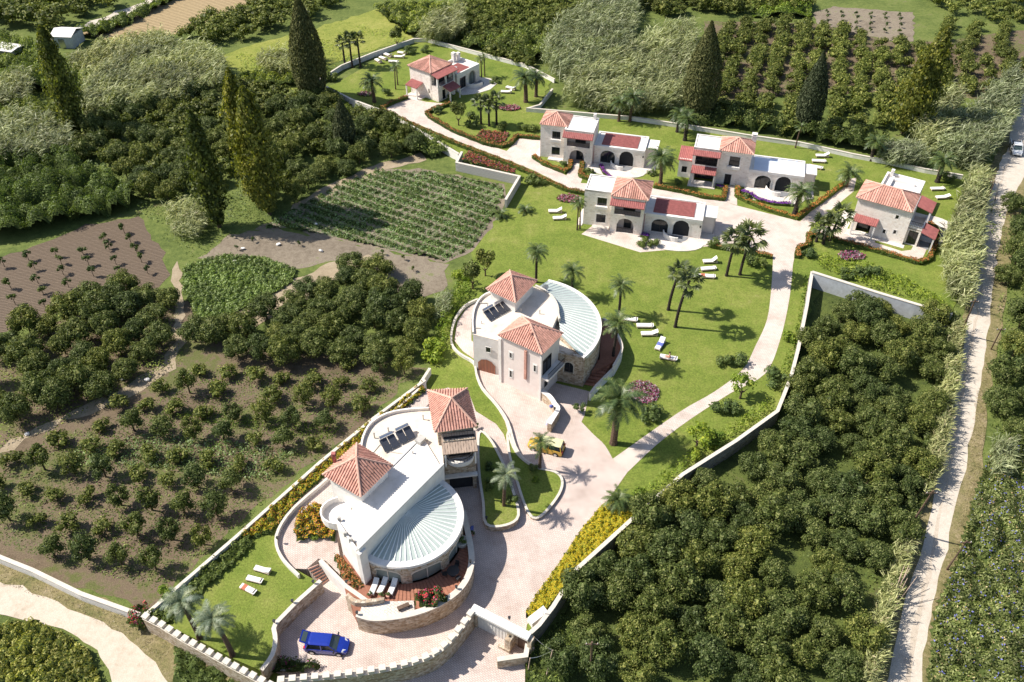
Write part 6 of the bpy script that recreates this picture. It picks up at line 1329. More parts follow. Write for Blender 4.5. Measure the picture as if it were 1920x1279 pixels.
mb = MB(); mb.prism(main, -.1, 5.85); mb.build('wall', M['stucco'], r); mb = MB(); mb.prism(main, 5.854, 5.95); mb.build('roof', M['roofcream'], r)
mb = MB(); mb.wall([pi_(k/12) for k in range(11)], .25, 5.7, 6.25); mb.build('parapet', M['coping'], r)
mb = MB(); mb.wall(smooth([(-4.9,82.2),(-5.05,85),(-4.7,87.8),(-3.5,90.1),(-.2,92.0)], 4), .2, 5.7, 6.3); mb.build('kerb', M['stucco'], r)
NP = 26
for k in range(NP):
    t0, t1 = k/NP, (k+1)/NP; g = .004; a, b, c, d_ = pi_(t0+g), po(t0+g), po(t1-g), pi_(t1-g); sh = lambda p, q, f: (p[0]+(q[0]-p[0])*f, p[1]+(q[1]-p[1])*f)
    b2, c2 = sh(b, a, .05), sh(c, d_, .05); mb = MB(); zz = [5.5,4.86,4.86,5.5]; P4 = [d_, c2, b2, a]
    zz = [5.5,4.86,4.86,5.5]; mb.hexa([(x, y, z-.12) for (x, y), z in zip(P4, zz)]+[(x, y, z) for (x, y), z in zip(P4, zz)]); mb.build('roof_sheet', M['teal'], r)
    mb = MB(); e0, e1 = pi_(t0), sh(po(t0), pi_(t0), .05); mb.tube((*e0, 5.52), (*e1, 4.88), .06, .075, 4); mb.build('roof_batten', M['tealrib'], r)
mb = MB(); mb.wall([sh(po(k/24), pi_(k/24), .03) for k in range(25)], .42, 4.5, 5.02); mb.build('rim', M['stucco'], r)
tower(r, [(-3.4,88.8),(.45,85.9),(3.35,90.7),(-.3,92.95)], 0, 8.0, (-.1,89.5,9.7))
t3, tw3 = tower(r, [(-1.75,79.55),(3.6,75.95),(6.3,79.9),(1.2,83.2)], -.1, 8.0, (2.2,79.6,9.8), mat='pinkstucco', ins=.3)
# windows, stair mark and drain of the pale wall, balcony on the right of its tower
q0, q1 = Vector(tw3[0]), Vector(tw3[1]); du3 = (q1-q0).normalized(); dn3 = Vector((-du3.y, du3.x)); L3 = (q1-q0).length; tf3 = lambda s, d, z: (q0.x+du3.x*s+dn3.x*d, q0.y+du3.y*s+dn3.y*d, z)
for o in ((1.2,1.7,4.9,5.9),(1.2,1.7,1.6,2.9),(L3-1.0,L3-.55,4.4,5.6)): window(r, tf3, o, -.07, 0, frame='whiteframe', surround='stucco')
mb = MB(); mb.box(-.35, .05, -.14, -.002, 0, 7.4, tf3); mb.box(L3-.05, L3+.2, -.14, -.002, 0, 7.4, tf3); mb.build('corner_strip', M['stucco'], r)
mb = MB(); mb.box(3.5, 3.8, -.2, -.003, 2.6, 7.3, tf3); mb.box(3.55, 3.8, .9, 1.15, 8.4, 9.5, tf3); mb.build('chimney_flue', M['tile'], r)
q2 = Vector(tw3[2]); duR = (q2-q1).normalized(); dnR = Vector((-duR.y, duR.x)); tfR = lambda s, d, z: (q1.x+duR.x*s+dnR.x*d, q1.y+duR.y*s+dnR.y*d, z)
LR = (q2-q1).length; mb = MB(); mb.box(.1, LR-.3, -1.1, .1, 3.6, 3.85, tfR); mb.build('balcony', M['stucco'], r); railing(r, lambda s, d, z: tfR(.15+s, -1.05+d, z), LR-.5, 3.85); window(r, tfR, (.5,2.4,3.9,6.2), -.06, 1); window(r, tfR, (1.0,1.7,1.4,2.4), -.06, 0)
# arched window of the stone gable, left wall window and arched passage
g0, g1 = Vector(po(1)), Vector((5.4,81.2)); g0 = Vector((8.85,78.75)); g1 = Vector((5.35,79.9)); dg = (g0-g1).normalized(); ng = Vector((-dg.y, dg.x)); tfG = lambda s, d, z: (g1.x+dg.x*s+ng.x*d, g1.y+dg.y*s+ng.y*d, z)
mb = MB(); facade(mb, tfG, (g0-g1).length, -.1, 4.9, [(1.3,2.5,1.9,3.7,.6)], .5); mb.build('gable_wall', M['stone'], r); window(r, tfG, (1.3,2.5,1.9,3.7,.6), .2, 1, surround='coping')
mb = MB(); mb.wall([(5.3,79.9),(4.9,82)], .3, -.1, 4.9); mb.wall([(8.85,78.75),(9.1,79.2)], .4, -.1, 4.9); mb.build('gable_return', M['stone'], r)
w0, w1 = Vector((-4.95,82.05)), Vector((-1.5,80.7)); dw = (w1-w0).normalized(); nw = Vector((-dw.y, dw.x)); tfW = lambda s, d, z: (w0.x+dw.x*s+nw.x*d, w0.y+dw.y*s+nw.y*d, z)
window(r, tfW, (1.7,2.5,3.6,4.6), -.08, 0, frame='whiteframe'); mb = MB(); mb.poly([tfW(s, -.02, z) for s, z in ((.6,0),(3.0,0),(3.0,1.5),(2.5,2.1),(1.8,2.3),(1.1,2.1),(.6,1.5))]); mb.build('passage', M['terrace'], r)
for k, (x, y) in enumerate(((-3.9,84.2),(-3.2,87.6),(1.2,86.6),(3.6,86.2))):
    mb = MB(); mb.tube((x,y,5.95),(x,y,6.4+.08*k),.06,.06,8); mb.build('vent_pipe', M['concrete'], r)
mb = MB(); mb.box(-4.4,-3.2,88.3,88.4,5.955,6.1); mb.box(-4.6,-4.0,83.2,83.3,5.955,6.08); mb.tube((-2.2,85.0,6.0),(.6,87.4,6.0),.035,.035,5); mb.build('roof_pipe', M['concrete'], r)
solar(-2.6,85.6,5.95,.75,'left solar water heater on the second round villa'); solar(-1.2,86.9,5.95,.75,'right solar water heater on the second round villa')
d0 = empty('satellite_dish', (4.3,92.4,4.9), 'white satellite dish at the tip of the crescent roof', 'dish', .4); mb = MB(); mb.rings([[(.55*math.cos(2*math.pi*k/14)*q, -.25+h, .9+.55*math.sin(2*math.pi*k/14)*q) for k in range(14)] for q, h in ((1,-.15),(.7,-.02),(.3,.06),(.02,.08))], cap=False); mb.build('dish', M['stucco'], d0); mb = MB(); mb.tube((0,0,0),(0,-.15,.9),.05); mb.tube((0,-.4,.6),(0,-.75,.9),.02); mb.build('mast', M['steel'], d0)
# wooden terrace and steps on the right of the crescent
mb = MB(); mb.prism(smooth([(11.6,90.2),(12.8,89.6),(13.6,88.2),(14.4,85.9),(13.9,82.9),(12.3,81.3)], 4)+[(10.2,80.2),(11.4,82.4),(11.75,85.6),(11.3,88.6)], -.1, 1.4); tag(mb.build('side_terrace', M['terrace']), 'terracotta terrace curving round the crescent roofed hall', None, None, 'structure')
st = empty('terrace_steps', (0,0,0), 'broad terracotta steps beside the crescent roofed hall', 'stairs')
for k in range(8):
    y = 81.9-k*.42; x = 11.0-k*.28; mb = MB(); mb.hexa([(x-.6,y+.3,-.1),(x+1.8,y-.35,-.1),(x+1.95,y+.05,-.1),(x-.45,y+.7,-.1)]+[(x-.6,y+.3,1.35-k*.165),(x+1.8,y-.35,1.35-k*.165),(x+1.95,y+.05,1.35-k*.165),(x-.45,y+.7,1.35-k*.165)]); mb.build('step', M['step'] if k % 2 else M['terrace'], st)
wall_thing('terrace_wall', smooth([(1130,600),(1146,612),(1160,636),(1166,656),(1158,676),(1150,690)], 1), 1.9, .25, (M['stucco'], M['coping']), 'curved white wall round the side terrace', zs=1.5, smoothn=3)
wall_thing('terrace_wall', [(1152,688),(1136,704),(1118,722),(1106,738)], 1.3, .25, (M['stucco'], M['coping']), 'white wall stepping down beside the terracotta steps')
# pale garden walls round the second villa
wall_thing('path_wall', smooth([(896,560),(872,572),(852,600),(846,640),(862,662),(888,678),(893,700),(904,726),(930,756),(952,790),(966,836),(985,862),(1010,876)], 1), .55, .2, (M['stucco'], M['coping']), 'white kerb wall along the path of the second villa', smoothn=3)
pave('villa_side_path', [(896,566),(874,580),(858,604),(852,640),(868,660),(900,682),(896,694),(940,704),(936,680),(884,640),(884,600)], M['paving'], 'narrow pink path round the left side of the second villa')
wall_thing('garden_wall', smooth([(1010,728),(1030,742),(1040,756),(1046,766),(1036,784),(1030,794)], 1), 1.6, .5, (M['stone'], M['stucco']), 'broad white topped wall curling beside the garage ramp', smoothn=3, cap=.12)
slab('planting_strip', plan([(934,700),(980,722),(1000,736),(1006,726),(940,692)]), -.1, .35, M['weed'], 'planting strip below the pale wall')
for px, s in ((942,698),.9),((998,724),1.0):
    p = at(*px, .35); o = link(bpy.data.objects.new('garden_shrub', SHR[2])); o.location = p; o.scale = (s*.55, s*.55, s*1.7); tag(o, 'slim upright conifer at the %s end of the pale wall' % ('left' if px[0] < 960 else 'right'), 'shrub', 'upright conifers by the pale wall')
# white shed and sheet roof in the far left corner
def shed(px, w, dp, h, rz, label, wallm, ridge=.9):
    r = empty('shed', at(*px), label, 'shed', rz); mb = MB(); mb.box(0, w, 0, dp, 0, h); mb.build('wall', wallm, r); mb = MB()
    mb.hexa([(-.3,-.3,h+.01),(w+.3,-.3,h+.01),(w+.3,dp/2,h+ridge),(-.3,dp/2,h+ridge),(-.3,-.3,h+.1),(w+.3,-.3,h+.1),(w+.3,dp/2,h+ridge+.09),(-.3,dp/2,h+ridge+.09)]); mb.hexa([(-.3,dp/2+.003,h+ridge),(w+.3,dp/2+.003,h+ridge),(w+.3,dp+.3,h+.01),(-.3,dp+.3,h+.01),(-.3,dp/2+.003,h+ridge+.09),(w+.3,dp/2+.003,h+ridge+.09),(w+.3,dp+.3,h+.1),(-.3,dp+.3,h+.1)]); mb.build('roof', M['roofwhite'], r)
    mb = MB(); mb.box(w*.3, w*.6, -.05, -.002, 0, h*.8); mb.build('door', M['steel'], r); return r
shed((103,90), 4.6, 5.2, 2.6, -.1, 'white roofed shed with grey blue walls beside the far track', M['greywall']); shed((-10,112), 5.5, 3.6, 2.4, -.3, 'low shed with cream sheet roof at the left edge', M['concrete'], .25)
# ------------------------------------------------------------------ loungers, cars, furniture, people, poles
def lounger_proto(name, label, cush, frame='loungerwood', back=.5):
    r = empty(name, (0,0,0), label, 'sun lounger')
    mb = MB(); mb.box(-1.0, 1.0, -.36, -.29, .26, .34); mb.box(-1.0, 1.0, .29, .36, .26, .34); mb.box(-1.0, -.93, -.29, .29, .26, .34); mb.box(.93, 1.0, -.29, .29, .26, .34); mb.build('frame', M[frame], r)
    leg = MB(); leg.box(-.04, .04, -.04, .04, 0, .262); me = None
    for x, y in ((-.9,-.31),(-.9,.31),(.85,-.31),(.85,.31)):
        if me is None: o = leg.build('leg', M[frame], r); me = o.data
        else: o = link(bpy.data.objects.new('leg', me), r)
        o.location = (x, y, 0)
    mb = MB(); mb.rings([[(x, y, z) for y, z in ((-.31,.345),(.31,.345),(.33,.40),(.29,.45),(-.29,.45),(-.33,.40))] for x in (-.98,-.95,.2,.27)]); mb.build('mattress', M[cush], r)
    mb = MB(); mb.rings([[(.28+x, y, .345+x*back+z) for y, z in ((-.31,0),(.31,0),(.33,.05),(.29,.105),(-.29,.105),(-.33,.05))] for x in (0,.03,.68,.72)]); mb.build('backrest', M[cush], r)
    mb = MB(); mb.box(.85, .9, -.28, .28, .2, .6); mb.build('prop', M[frame], r)
    return r
LP = lounger_proto('sun_lounger', 'white sun lounger', 'cushion')
used = [False]
def lounger(px, rz, label, group, z=0, towel=None, s=None):
    s = s or (.85 if z > 0 else 1.12)
    p = at(*px, z); o = LP if not used[0] else dup(LP); used[0] = True
    o.location = p; o.rotation_euler = (0, 0, math.radians(rz)); o.scale = (s,)*3; o['label'] = label; o['group'] = group
    rgL = random.Random(int(px[0]*3+px[1])); o.scale = (s*rgL.uniform(.96,1.04), s, s); o.rotation_euler[2] += rgL.uniform(-.08,.08)
    for ch in o.children:                                # every backrest is set at its own slope
        if ch.name.startswith('backrest'):
            q_ = rgL.choice((-.3,-.1,0,.12,.42)); c_ = Vector((.28,0,.345)); ch.rotation_euler = (0,q_,0); ch.location = c_-Euler((0,q_,0)).to_matrix() @ c_
    if towel:
        c = Vector((-.45 if towel != 'bluecloth' else .1, 0, .46)); mb = MB(); L_ = .5 if towel != 'bluecloth' else .9
        mb.rings([[(c.x+x, y, c.z+z_) for y, z_ in ((-.40,-.12),(-.34,0),(.34,.0),(.40,-.12),(.36,-.12),(.33,-.015),(-.33,-.015),(-.36,-.12))] for x in (-L_/2, L_/2)])
        t_ = mb.build('towel', M[towel]); t_.location = p; t_.rotation_euler = o.rotation_euler; t_.scale = o.scale
        tag(t_, {'towelred': 'brownish red towel lying on a white lounger, %s', 'bluecloth': 'blue towel spread over a lounger, %s'}[towel] % label.split(' white lounger')[-1].strip(), 'towel')
    return o
G = 'loungers on the corner lawn'
lounger((493,1071),-18,'upper white lounger of the three on the corner lawn', G, GZ); lounger((478,1089),-18,'middle white lounger of the three on the corner lawn', G, GZ); lounger((466,1107),-25,'lowest white lounger on the corner lawn', G, GZ, 'towelred')
G = 'loungers on the terracotta terrace'
lounger((702,1104),76,'left white lounger under the big arched window', G, TZ); lounger((718,1102),76,'middle white lounger under the big arched window', G, TZ); lounger((737,1104),76,'right white lounger under the big arched window', G, TZ)
G = 'loungers on the lawn beside the crescent villa'
lounger((1178,602),-12,'white lounger nearest the date palm beside the crescent villa', G); lounger((1208,614),-4,'second white lounger from the top on the middle lawn', G); lounger((1217,629),3,'third white lounger from the top on the middle lawn', G)
lounger((1237,650),60,'blue draped white lounger in the palm shadow', G, 0, 'bluecloth'); lp = lounger((1252,674),-18,'lowest white lounger, with a person sitting on it', G)
G = 'loungers beside the plaza palms'
lounger((1331,493),4,'top white lounger left of the plaza fan palms', G); lounger((1327,507),4,'middle white lounger left of the plaza fan palms', G); lounger((1324,521),-6,'lowest white lounger left of the plaza fan palms', G, 0, 'towelred')
G = 'loungers left of the middle villa'
lounger((1041,399),4,'upper white lounger left of the middle villa', G); lounger((1049,412),4,'lower white lounger left of the middle villa', G)
G = 'loungers on the lawn by the blue roofed villa'
lounger((1541,295),-8,'top white lounger right of the blue roofed villa', G); lounger((1534,305),-10,'middle white lounger right of the blue roofed villa', G); lounger((1528,316),-22,'lowest white lounger right of the blue roofed villa', G, 0, 'towelred')
G = 'loungers by the right hand villa pool'
lounger((1756,357),3,'upper white lounger beside the round pool terrace', G); lounger((1766,373),3,'lower white lounger beside the round pool terrace', G)
G = 'loungers on the top lawn'
for px, a, l in (((710,117),-48,'leftmost white lounger on the top lawn'),((719,112),-45,'second white lounger in the row on the top lawn'),((728,106),-45,'rightmost of the slanting row of three white loungers on the top lawn'),((749,109),-10,'lower of the two level white loungers on the top lawn'),((754,102),-20,'upper of the two level white loungers on the top lawn'),((738,118),-10,'white lounger half hidden by the thin palm pair')): lounger(px, a, l, G)
G = 'loungers right of the top villa'
lounger((949,175),-10,'left white lounger right of the top villa patio', G); lounger((958,168),-30,'right white lounger right of the top villa patio', G)

# ---- vehicles
def ring(w, zb, zm, zt, k=.86):
    return [(-w*.94,zb),(w*.94,zb),(w,zb+.12),(w,zm),(w*.97,zt-.06),(w*k,zt),(-w*k,zt),(-w*.97,zt-.06),(-w,zm),(-w,zb+.12)]
def loft(mb, st): mb.rings([[(x, y, z) for y, z in ring(*p)] for x, *p in st])
def wheel(root, x, y, rr_, s):
    mb = MB(); mb.rings([[(x+R*math.cos(2*math.pi*k/16), y+dy, rr_+R*math.sin(2*math.pi*k/16)) for k in range(16)] for R, dy in ((rr_*.7,-s*.1),(rr_*.96,-s*.1),(rr_,-s*.05),(rr_,s*.05),(rr_*.96,s*.1),(rr_*.66,s*.1))], cap=False); w = mb.build('wheel', M['tyre'], root, True)
    mb = MB(); mb.rings([[(x+R*math.cos(2*math.pi*k/16), y+dy, rr_+R*math.sin(2*math.pi*k/16)) for k in range(16)] for R, dy in ((rr_*.68,s*.085),(rr_*.3,s*.1),(.02,s*.1))]); mb.build('rim', M['steel'], w)
M['tyre'] = plain('tyre_rubber', (.02,.02,.02), .85, .2); M['bluepaint'] = gloss('blue_car_paint', (.012,.035,.32), .22, .2, .8); M['yellowpaint'] = gloss('yellow_car_paint', (.62,.36,.03), .3, 0, .6)
M['creampaint'] = gloss('pale_yellow_roof_paint', (.66,.64,.36), .35, 0, .5); M['whitepaint'] = gloss('white_car_paint', (.72,.73,.75), .3, 0, .6); M['lamp'] = gloss('clear_lamp', (.75,.78,.8), .1); M['redlamp'] = gloss('red_lamp', (.5,.02,.03), .2); M['blacktrim'] = plain('black_trim', (.02,.02,.022), .6)
def car(name, loc, rz, label, paint, roofp, L=4.1, W=.86, cab=(-1.55,-1.75,.55,1.2), H=1.48, belt=.92, open_hatch=False, hood=.86, pickup=False):
    r = empty(name, loc, label, 'car', rz); h = L/2
    st = [(-h,W*.86,.32,.6,belt-.14),(-h+.12,W*.96,.22,.6,belt-.02),(-h+.7,W,.2,.6,belt),(0,W,.2,.6,belt),(cab[3]-.1,W,.2,.6,belt-.02),(h-.5,W*.95,.2,.55,hood-.08),(h-.12,W*.84,.24,.5,hood-.2),(h,W*.68,.34,.48,.62)]
    mb = MB(); loft(mb, st); mb.build('body', M[paint], r, False)
    c1, c0, c2, c3 = cab[0], cab[1], cab[2], cab[3]      # roof back, rear belt, roof front, windscreen foot
    q = lambda x, w, z: [(x,-w,z),(x,w,z)]
    b0, b1, t0, t1 = q(c0, W*.93, belt-.01), q(c3, W*.92, belt-.03), q(c1, W*.74, H-.05), q(c2, W*.74, H-.05)
    mb = MB(); mb.poly([b1[0],b1[1],t1[1],t1[0]]); mb.build('windscreen', M['screen'], r)
    mb = MB(); mb.poly([b0[0],b1[0],t1[0],t0[0]]); mb.build('side_window', M['pane'], r); mb = MB(); mb.poly([b1[1],b0[1],t0[1],t1[1]]); mb.build('side_window', M['pane'], r)
    mb = MB(); mb.poly([b0[1],b0[0],t0[0],t0[1]]); mb.build('rear_window', M['pane'], r)
    mb = MB(); mb.rings([[(x, y, z) for y, z in ((-w,H-.06),(w,H-.06),(w*.97,H-.01),(w*.6,H+.03+b_),(-w*.6,H+.03+b_),(-w*.97,H-.01))] for x, w, b_ in ((c1-.05,W*.72,-.02),(c1+.2,W*.77,0),(c2-.2,W*.77,0),(c2+.05,W*.72,-.02))]); mb.build('roof', M[roofp], r)
    m0 = (c0+c3)/2+.05
    for a, b_ in [(a[i], b_[i]) for a, b_ in ((b0,t0),(b1,t1)) for i in (0,1)]+[((m0,s*W*.935,belt-.02), (m0-.08,s*W*.755,H-.05)) for s in (-1,1)]:
        mb = MB(); mb.tube(a, b_, .05, .045, 5); mb.build('pillar', M[paint], r)
    for x in (-h+.78, h-.78):
        wheel(r, x, -W+.06, .31, -1); wheel(r, x, W-.06, .31, 1)
        for s in (-1,1): mb = MB(); mb.rings([[(x+R*math.cos(math.pi*k/10), s*(W+.008), .31+R*math.sin(math.pi*k/10)) for k in range(11)] for R in (.33,.39)], cap=False, closed=False); mb.build('wheel_arch', M['blacktrim'], r)
    for s in (-1,1):
        mb = MB(); mb.hexa([(h-.45,s*W*.55,.56),(h-.05,s*W*.5,.56),(h-.3,s*W*.88,.56),(h-.5,s*W*.93,.56),(h-.42,s*W*.55,hood-.06),(h-.14,s*W*.5,.67),(h-.33,s*W*.86,.70),(h-.5,s*W*.9,hood-.08)]); mb.build('headlight', M['lamp'], r)
        mb = MB(); mb.box(-h-.02, -h+.2, s*W*.72-.13, s*W*.72+.13, .6, belt-.02); mb.build('tail_light', M['redlamp'], r)
        mb = MB(); mb.hexa([(c3-.28,s*W,belt+.0),(c3-.12,s*W,belt),(c3-.14,s*(W+.24),belt+.02),(c3-.26,s*(W+.24),belt+.02),(c3-.28,s*W,belt+.08),(c3-.12,s*W,belt+.08),(c3-.14,s*(W+.24),belt+.16),(c3-.26,s*(W+.24),belt+.16)]); mb.build('mirror', M['blacktrim'], r)
    mb = MB(); mb.box(h-.1, h+.03, -W*.6, W*.6, .28, .42); mb.box(-h-.06, -h+.05, -W*.8, W*.8, .3, .5); mb.build('bumper', M['blacktrim'] if paint != 'bluepaint' else M[paint], r)
    if open_hatch:
        mb = MB(); mb.hexa([(c1-.75,-.62,H+.30),(c1-.02,-.66,H-.03),(c1-.02,.66,H-.03),(c1-.75,.62,H+.30),(c1-.76,-.62,H+.36),(c1-.02,-.66,H+.03),(c1-.02,.66,H+.03),(c1-.76,.62,H+.36)]); tg = mb.build('tailgate', M[paint], r)
        mb = MB(); mb.hexa([(c1-.62,-.5,H+.308),(c1-.2,-.52,H+.118),(c1-.2,.52,H+.118),(c1-.62,.5,H+.308),(c1-.62,-.5,H+.318),(c1-.2,-.52,H+.128),(c1-.2,.52,H+.128),(c1-.62,.5,H+.318)]); 
        o = mb.build('tailgate_window', M['screen'], tg)
    if pickup:
        mb = MB(); mb.box(-h+.1, -.62, -W+.12, W-.12, belt-.005, belt+.03); mb.build('cargo_bed', M['blacktrim'], r); mb = MB(); mb.box(-h+.02,-.6,-W,-W+.1,belt-.05,belt+.3); mb.box(-h+.02,-.6,W-.1,W,belt-.05,belt+.3); mb.build('bed_side', M[paint], r)
    return r
M['screen'] = gloss('windscreen_glass', (.07,.10,.10), .05)
c0 = at(615,1214,0); c1_ = at(652,1219,0); car('parked_car', c0, math.radians(-5), 'blue hatchback with raised tailgate parked in the courtyard', 'bluepaint', 'bluepaint', 4.15, .87, (-1.62,-1.85,.42,1.12), 1.47, open_hatch=True)
car('parked_car', at(1024,842,0), math.radians(161), 'yellow estate car with cream roof behind the small palm', 'yellowpaint', 'creampaint', 4.3, .86, (-1.85,-2.0,.45,1.0), 1.6, belt=1.0)
car('parked_car', at(1903,284,0), math.radians(-108), 'white pickup on the shaded white lane at the right edge', 'whitepaint', 'whitepaint', 4.6, .9, (-.5,-.6,.75,1.35), 1.65, belt=1.0, hood=1.0, pickup=True)

# ---- terrace furniture and bits
t0 = at(850,1078,TZ); r = empty('garden_table', t0, 'round dark table on the terracotta terrace', 'table'); mb = MB(); mb.lathe([(.05,.70),(.62,.70),(.64,.73),(.62,.76),(.02,.77)], n=20); mb.build('table_top', M['iron'], r); mb = MB(); mb.lathe([(.3,0),(.28,.05),(.06,.1),(.06,.69)], n=10); mb.build('leg', M['iron'], r)
def chair(loc, rz, label):
    r = empty('garden_chair', loc, label, 'chair', rz, 'dark chairs at the terrace table'); mb = MB(); mb.box(-.23,.23,-.23,.23,.42,.47); mb.build('seat', M['iron'], r); mb = MB(); mb.hexa([(-.23,.2,.5),(.23,.2,.5),(.23,.24,.5),(-.23,.24,.5),(-.2,.3,.95),(.2,.3,.95),(.2,.33,.95),(-.2,.33,.95)]); mb.build('backrest', M['iron'], r)
    for x, y in ((-.2,-.2),(.2,-.2),(.2,.2),(-.2,.2)): mb = MB(); mb.tube((x,y,0),(x,y,.42),.02,.02,6); mb.build('leg', M['iron'], r)
for k, (a, l) in enumerate(((70,'dark chair behind the round terrace table'),(190,'dark chair on the left of the round terrace table'),(310,'dark chair on the right front of the round terrace table'))):
    b_ = math.radians(a); chair((t0.x+.85*math.cos(b_), t0.y+.85*math.sin(b_), TZ), b_-math.pi/2, l)
p = at(756,1136,TZ+.5); r = empty('wooden_bench', (p.x, p.y, TZ+.12), 'low curved wooden bench on the terrace edge', 'bench', .45); mb = MB(); mb.box(-.6,.6,-.2,.2,.3,.36); mb.build('seat', M['wood'], r)
for x in (-.5,.5): mb = MB(); mb.box(x-.04,x+.04,-.18,.18,0,.299); mb.build('leg', M['wood'], r)
for i, (px, l) in enumerate((((694,1118),'red flower pot at the left lounger foot'),((716,1119),'red flower pot at the middle lounger foot'),((728,1120),'red flower pot near the right lounger'),((886,1004),'dark pot by the parapet foot'))):
    p = at(*px, TZ if i < 3 else 0); r = empty('flower_pot', p, l, 'plant pot', 0, 'small flower pots'); mb = MB(); mb.lathe([(.14,0),(.2,.3),(.22,.34),(.18,.33)], n=10); mb.build('pot', M['tile'], r)
    o = link(bpy.data.objects.new('plant', SHR[i % 4]), r); o.location = (0,0,.3); o.scale = (.28,.28,.25)
# towels and a covered scooter
def draped(name, loc, rz, label, cat, mat, L, W_, H_, seed):
    rg = random.Random(seed); mb = MB(); n = 9
    mb.rings([[(x, W_*math.cos(a)*(.55+.45*math.sin(math.pi*(i+.6)/n))+rg.uniform(-.03,.03), max(0, H_*math.sin(a)*(.55+.45*math.sin(math.pi*(i+.6)/n)+.15*math.sin(i*2.1))+rg.uniform(-.03,.03))) for a in [math.pi*k/8 for k in range(9)]] for i, x in enumerate([-L/2+L*q/(n-1) for q in range(n)])])
    o = mb.build(name, M[mat], None, True); o.location = loc; o.rotation_euler = (0,0,rz); return tag(o, label, cat)
draped('covered_scooter', at(1034,792,0), .9, 'pale blue covered scooter in the shade of the curled wall', 'scooter', 'cover', 1.7, .4, .95, 1) if M.setdefault('cover', plain('pale_blue_cover', (.42,.45,.62), .9, .25, 5)) else None
draped('folded_sunshade', at(882,1000,0), 1.35, 'folded blue sunshade lying against the parapet foot', 'sunshade', 'bluecloth', 1.9, .26, .35, 2)
draped('blue_bucket', at(1034,763,1.6), 0, 'small blue bundle on the white wall top', 'bundle', 'bluecloth', .5, .2, .35, 3)
draped('blue_cover', at(1099,694,0), 1.2, 'blue covered bundle at the foot of the terracotta steps', 'bundle', 'bluecloth', .8, .3, .7, 4)

# ---- person sitting on the lowest lounger of the middle lawn
def person(loc, rz, label):
    V = {'pel':(0,0,.55,.15),'sp':(.03,0,.78,.13),'ch':(.05,0,1.0,.16),'nk':(.06,0,1.17,.06),'hd':(.08,0,1.33,.105),'ht':(.08,0,1.42,.085)}
    E = [('pel','sp'),('sp','ch'),('ch','nk'),('nk','hd'),('hd','ht')]
    for s, n in ((-1,'l'),(1,'r')):
        V.update({n+'sh':(.04,s*.19,1.07,.065),n+'el':(-.05,s*.28,.83,.045),n+'wr':(.12,s*.25,.64,.035),n+'ha':(.19,s*.22,.60,.04),n+'hp':(.02,s*.1,.55,.1),n+'kn':(.42,s*.14,.62,.065),n+'an':(.72,s*.13,.50,.045),n+'ft':(.84,s*.14,.53,.04)})
        E += [('ch',n+'sh'),(n+'sh',n+'el'),(n+'el',n+'wr'),(n+'wr',n+'ha'),('pel',n+'hp'),(n+'hp',n+'kn'),(n+'kn',n+'an'),(n+'an',n+'ft')]
    keys = list(V); me = bpy.data.meshes.new('person'); me.from_pydata([V[k][:3] for k in keys], [(keys.index(a), keys.index(b)) for a, b in E], []); o = link(bpy.data.objects.new('person', me))
    sk = o.modifiers.new('skin', 'SKIN'); sl = me.skin_vertices[0].data
    for i, k in enumerate(keys): sl[i].radius = (V[k][3],)*2; sl[i].use_root = (i == 0)
    o.modifiers.new('sub', 'SUBSURF').levels = 2; o.modifiers['sub'].render_levels = 2
    dg = bpy.context.evaluated_depsgraph_get(); dg.update(); m2 = bpy.data.meshes.new_from_object(o.evaluated_get(dg)); o.modifiers.clear(); o.data = m2; m2.materials.clear(); m2.materials.append(M['skin']); m2.polygons.foreach_set('use_smooth', [True]*len(m2.polygons))
    mb = MB(); mb.rings([[(.07+r_*math.cos(2*math.pi*k/12), r_*math.sin(2*math.pi*k/12), z) for k in range(12)] for z, r_ in ((1.33,.118),(1.40,.122),(1.47,.085),(1.49,.02))]); mb.build('hair', M['hair'], o, True)
    mb = MB(); mb.rings([[(.02+.19*math.cos(2*math.pi*k/12)*a, .17*math.sin(2*math.pi*k/12)*a, z) for k in range(12)] for z, a in ((.44,.85),(.52,1),(.66,.9))]); mb.build('shorts', M['towelred'], o, True)
    o.location = loc; o.rotation_euler = (0,0,rz); return tag(o, label, 'person')
q = at(1254,676); person((q.x+.05, q.y+.05, 0), math.radians(162), 'bare chested person in red shorts sitting on the lowest lounger')

# ---- poles, posts and wires
def pole(px, px2, h, label, mat='wood', lamp=False, r0=.13):
    b = at(*px); tp = at(*px2, h); r = empty('utility_pole', b, label, 'pole', 0, 'wooden poles along the lanes'); d_ = tp-b
    mb = MB(); mb.tube((0,0,-.2), tuple(d_), r0, r0*.7, 9); mb.build('pole', M[mat], r)
    mb = MB(); c = d_*.94; mb.box(c.x-.6, c.x+.6, c.y-.05, c.y+.05, c.z-.05, c.z+.05); mb.build('crossarm', M[mat], r)
    for s in (-.5,0,.5): mb = MB(); mb.tube((c.x+s,c.y,c.z+.05),(c.x+s,c.y,c.z+.2),.035,.03,6); mb.build('insulator', M['stucco'], r)
    return b, tp
pl1 = pole((1107,1268),(1110,1204),6.6,'wooden pole rising from the lower edge of the walled orchard'); pole((1801,626),(1829,562),7,'leaning brown pole at the upper end of the walled orchard'); pole((1700,996),(1750,920),8.5,'tall leaning pole at the left edge of the lane'); pole((1843,394),(1866,338),6.2,'slim dark pole beside the cane hedge',r0=.1); pole((1775,1068),(1813,1014),6,'slim dark pole on the right bank of the lane',r0=.1); pole((1858,655),(1878,616),4.6,'short pole on the right side of the lane',r0=.1)
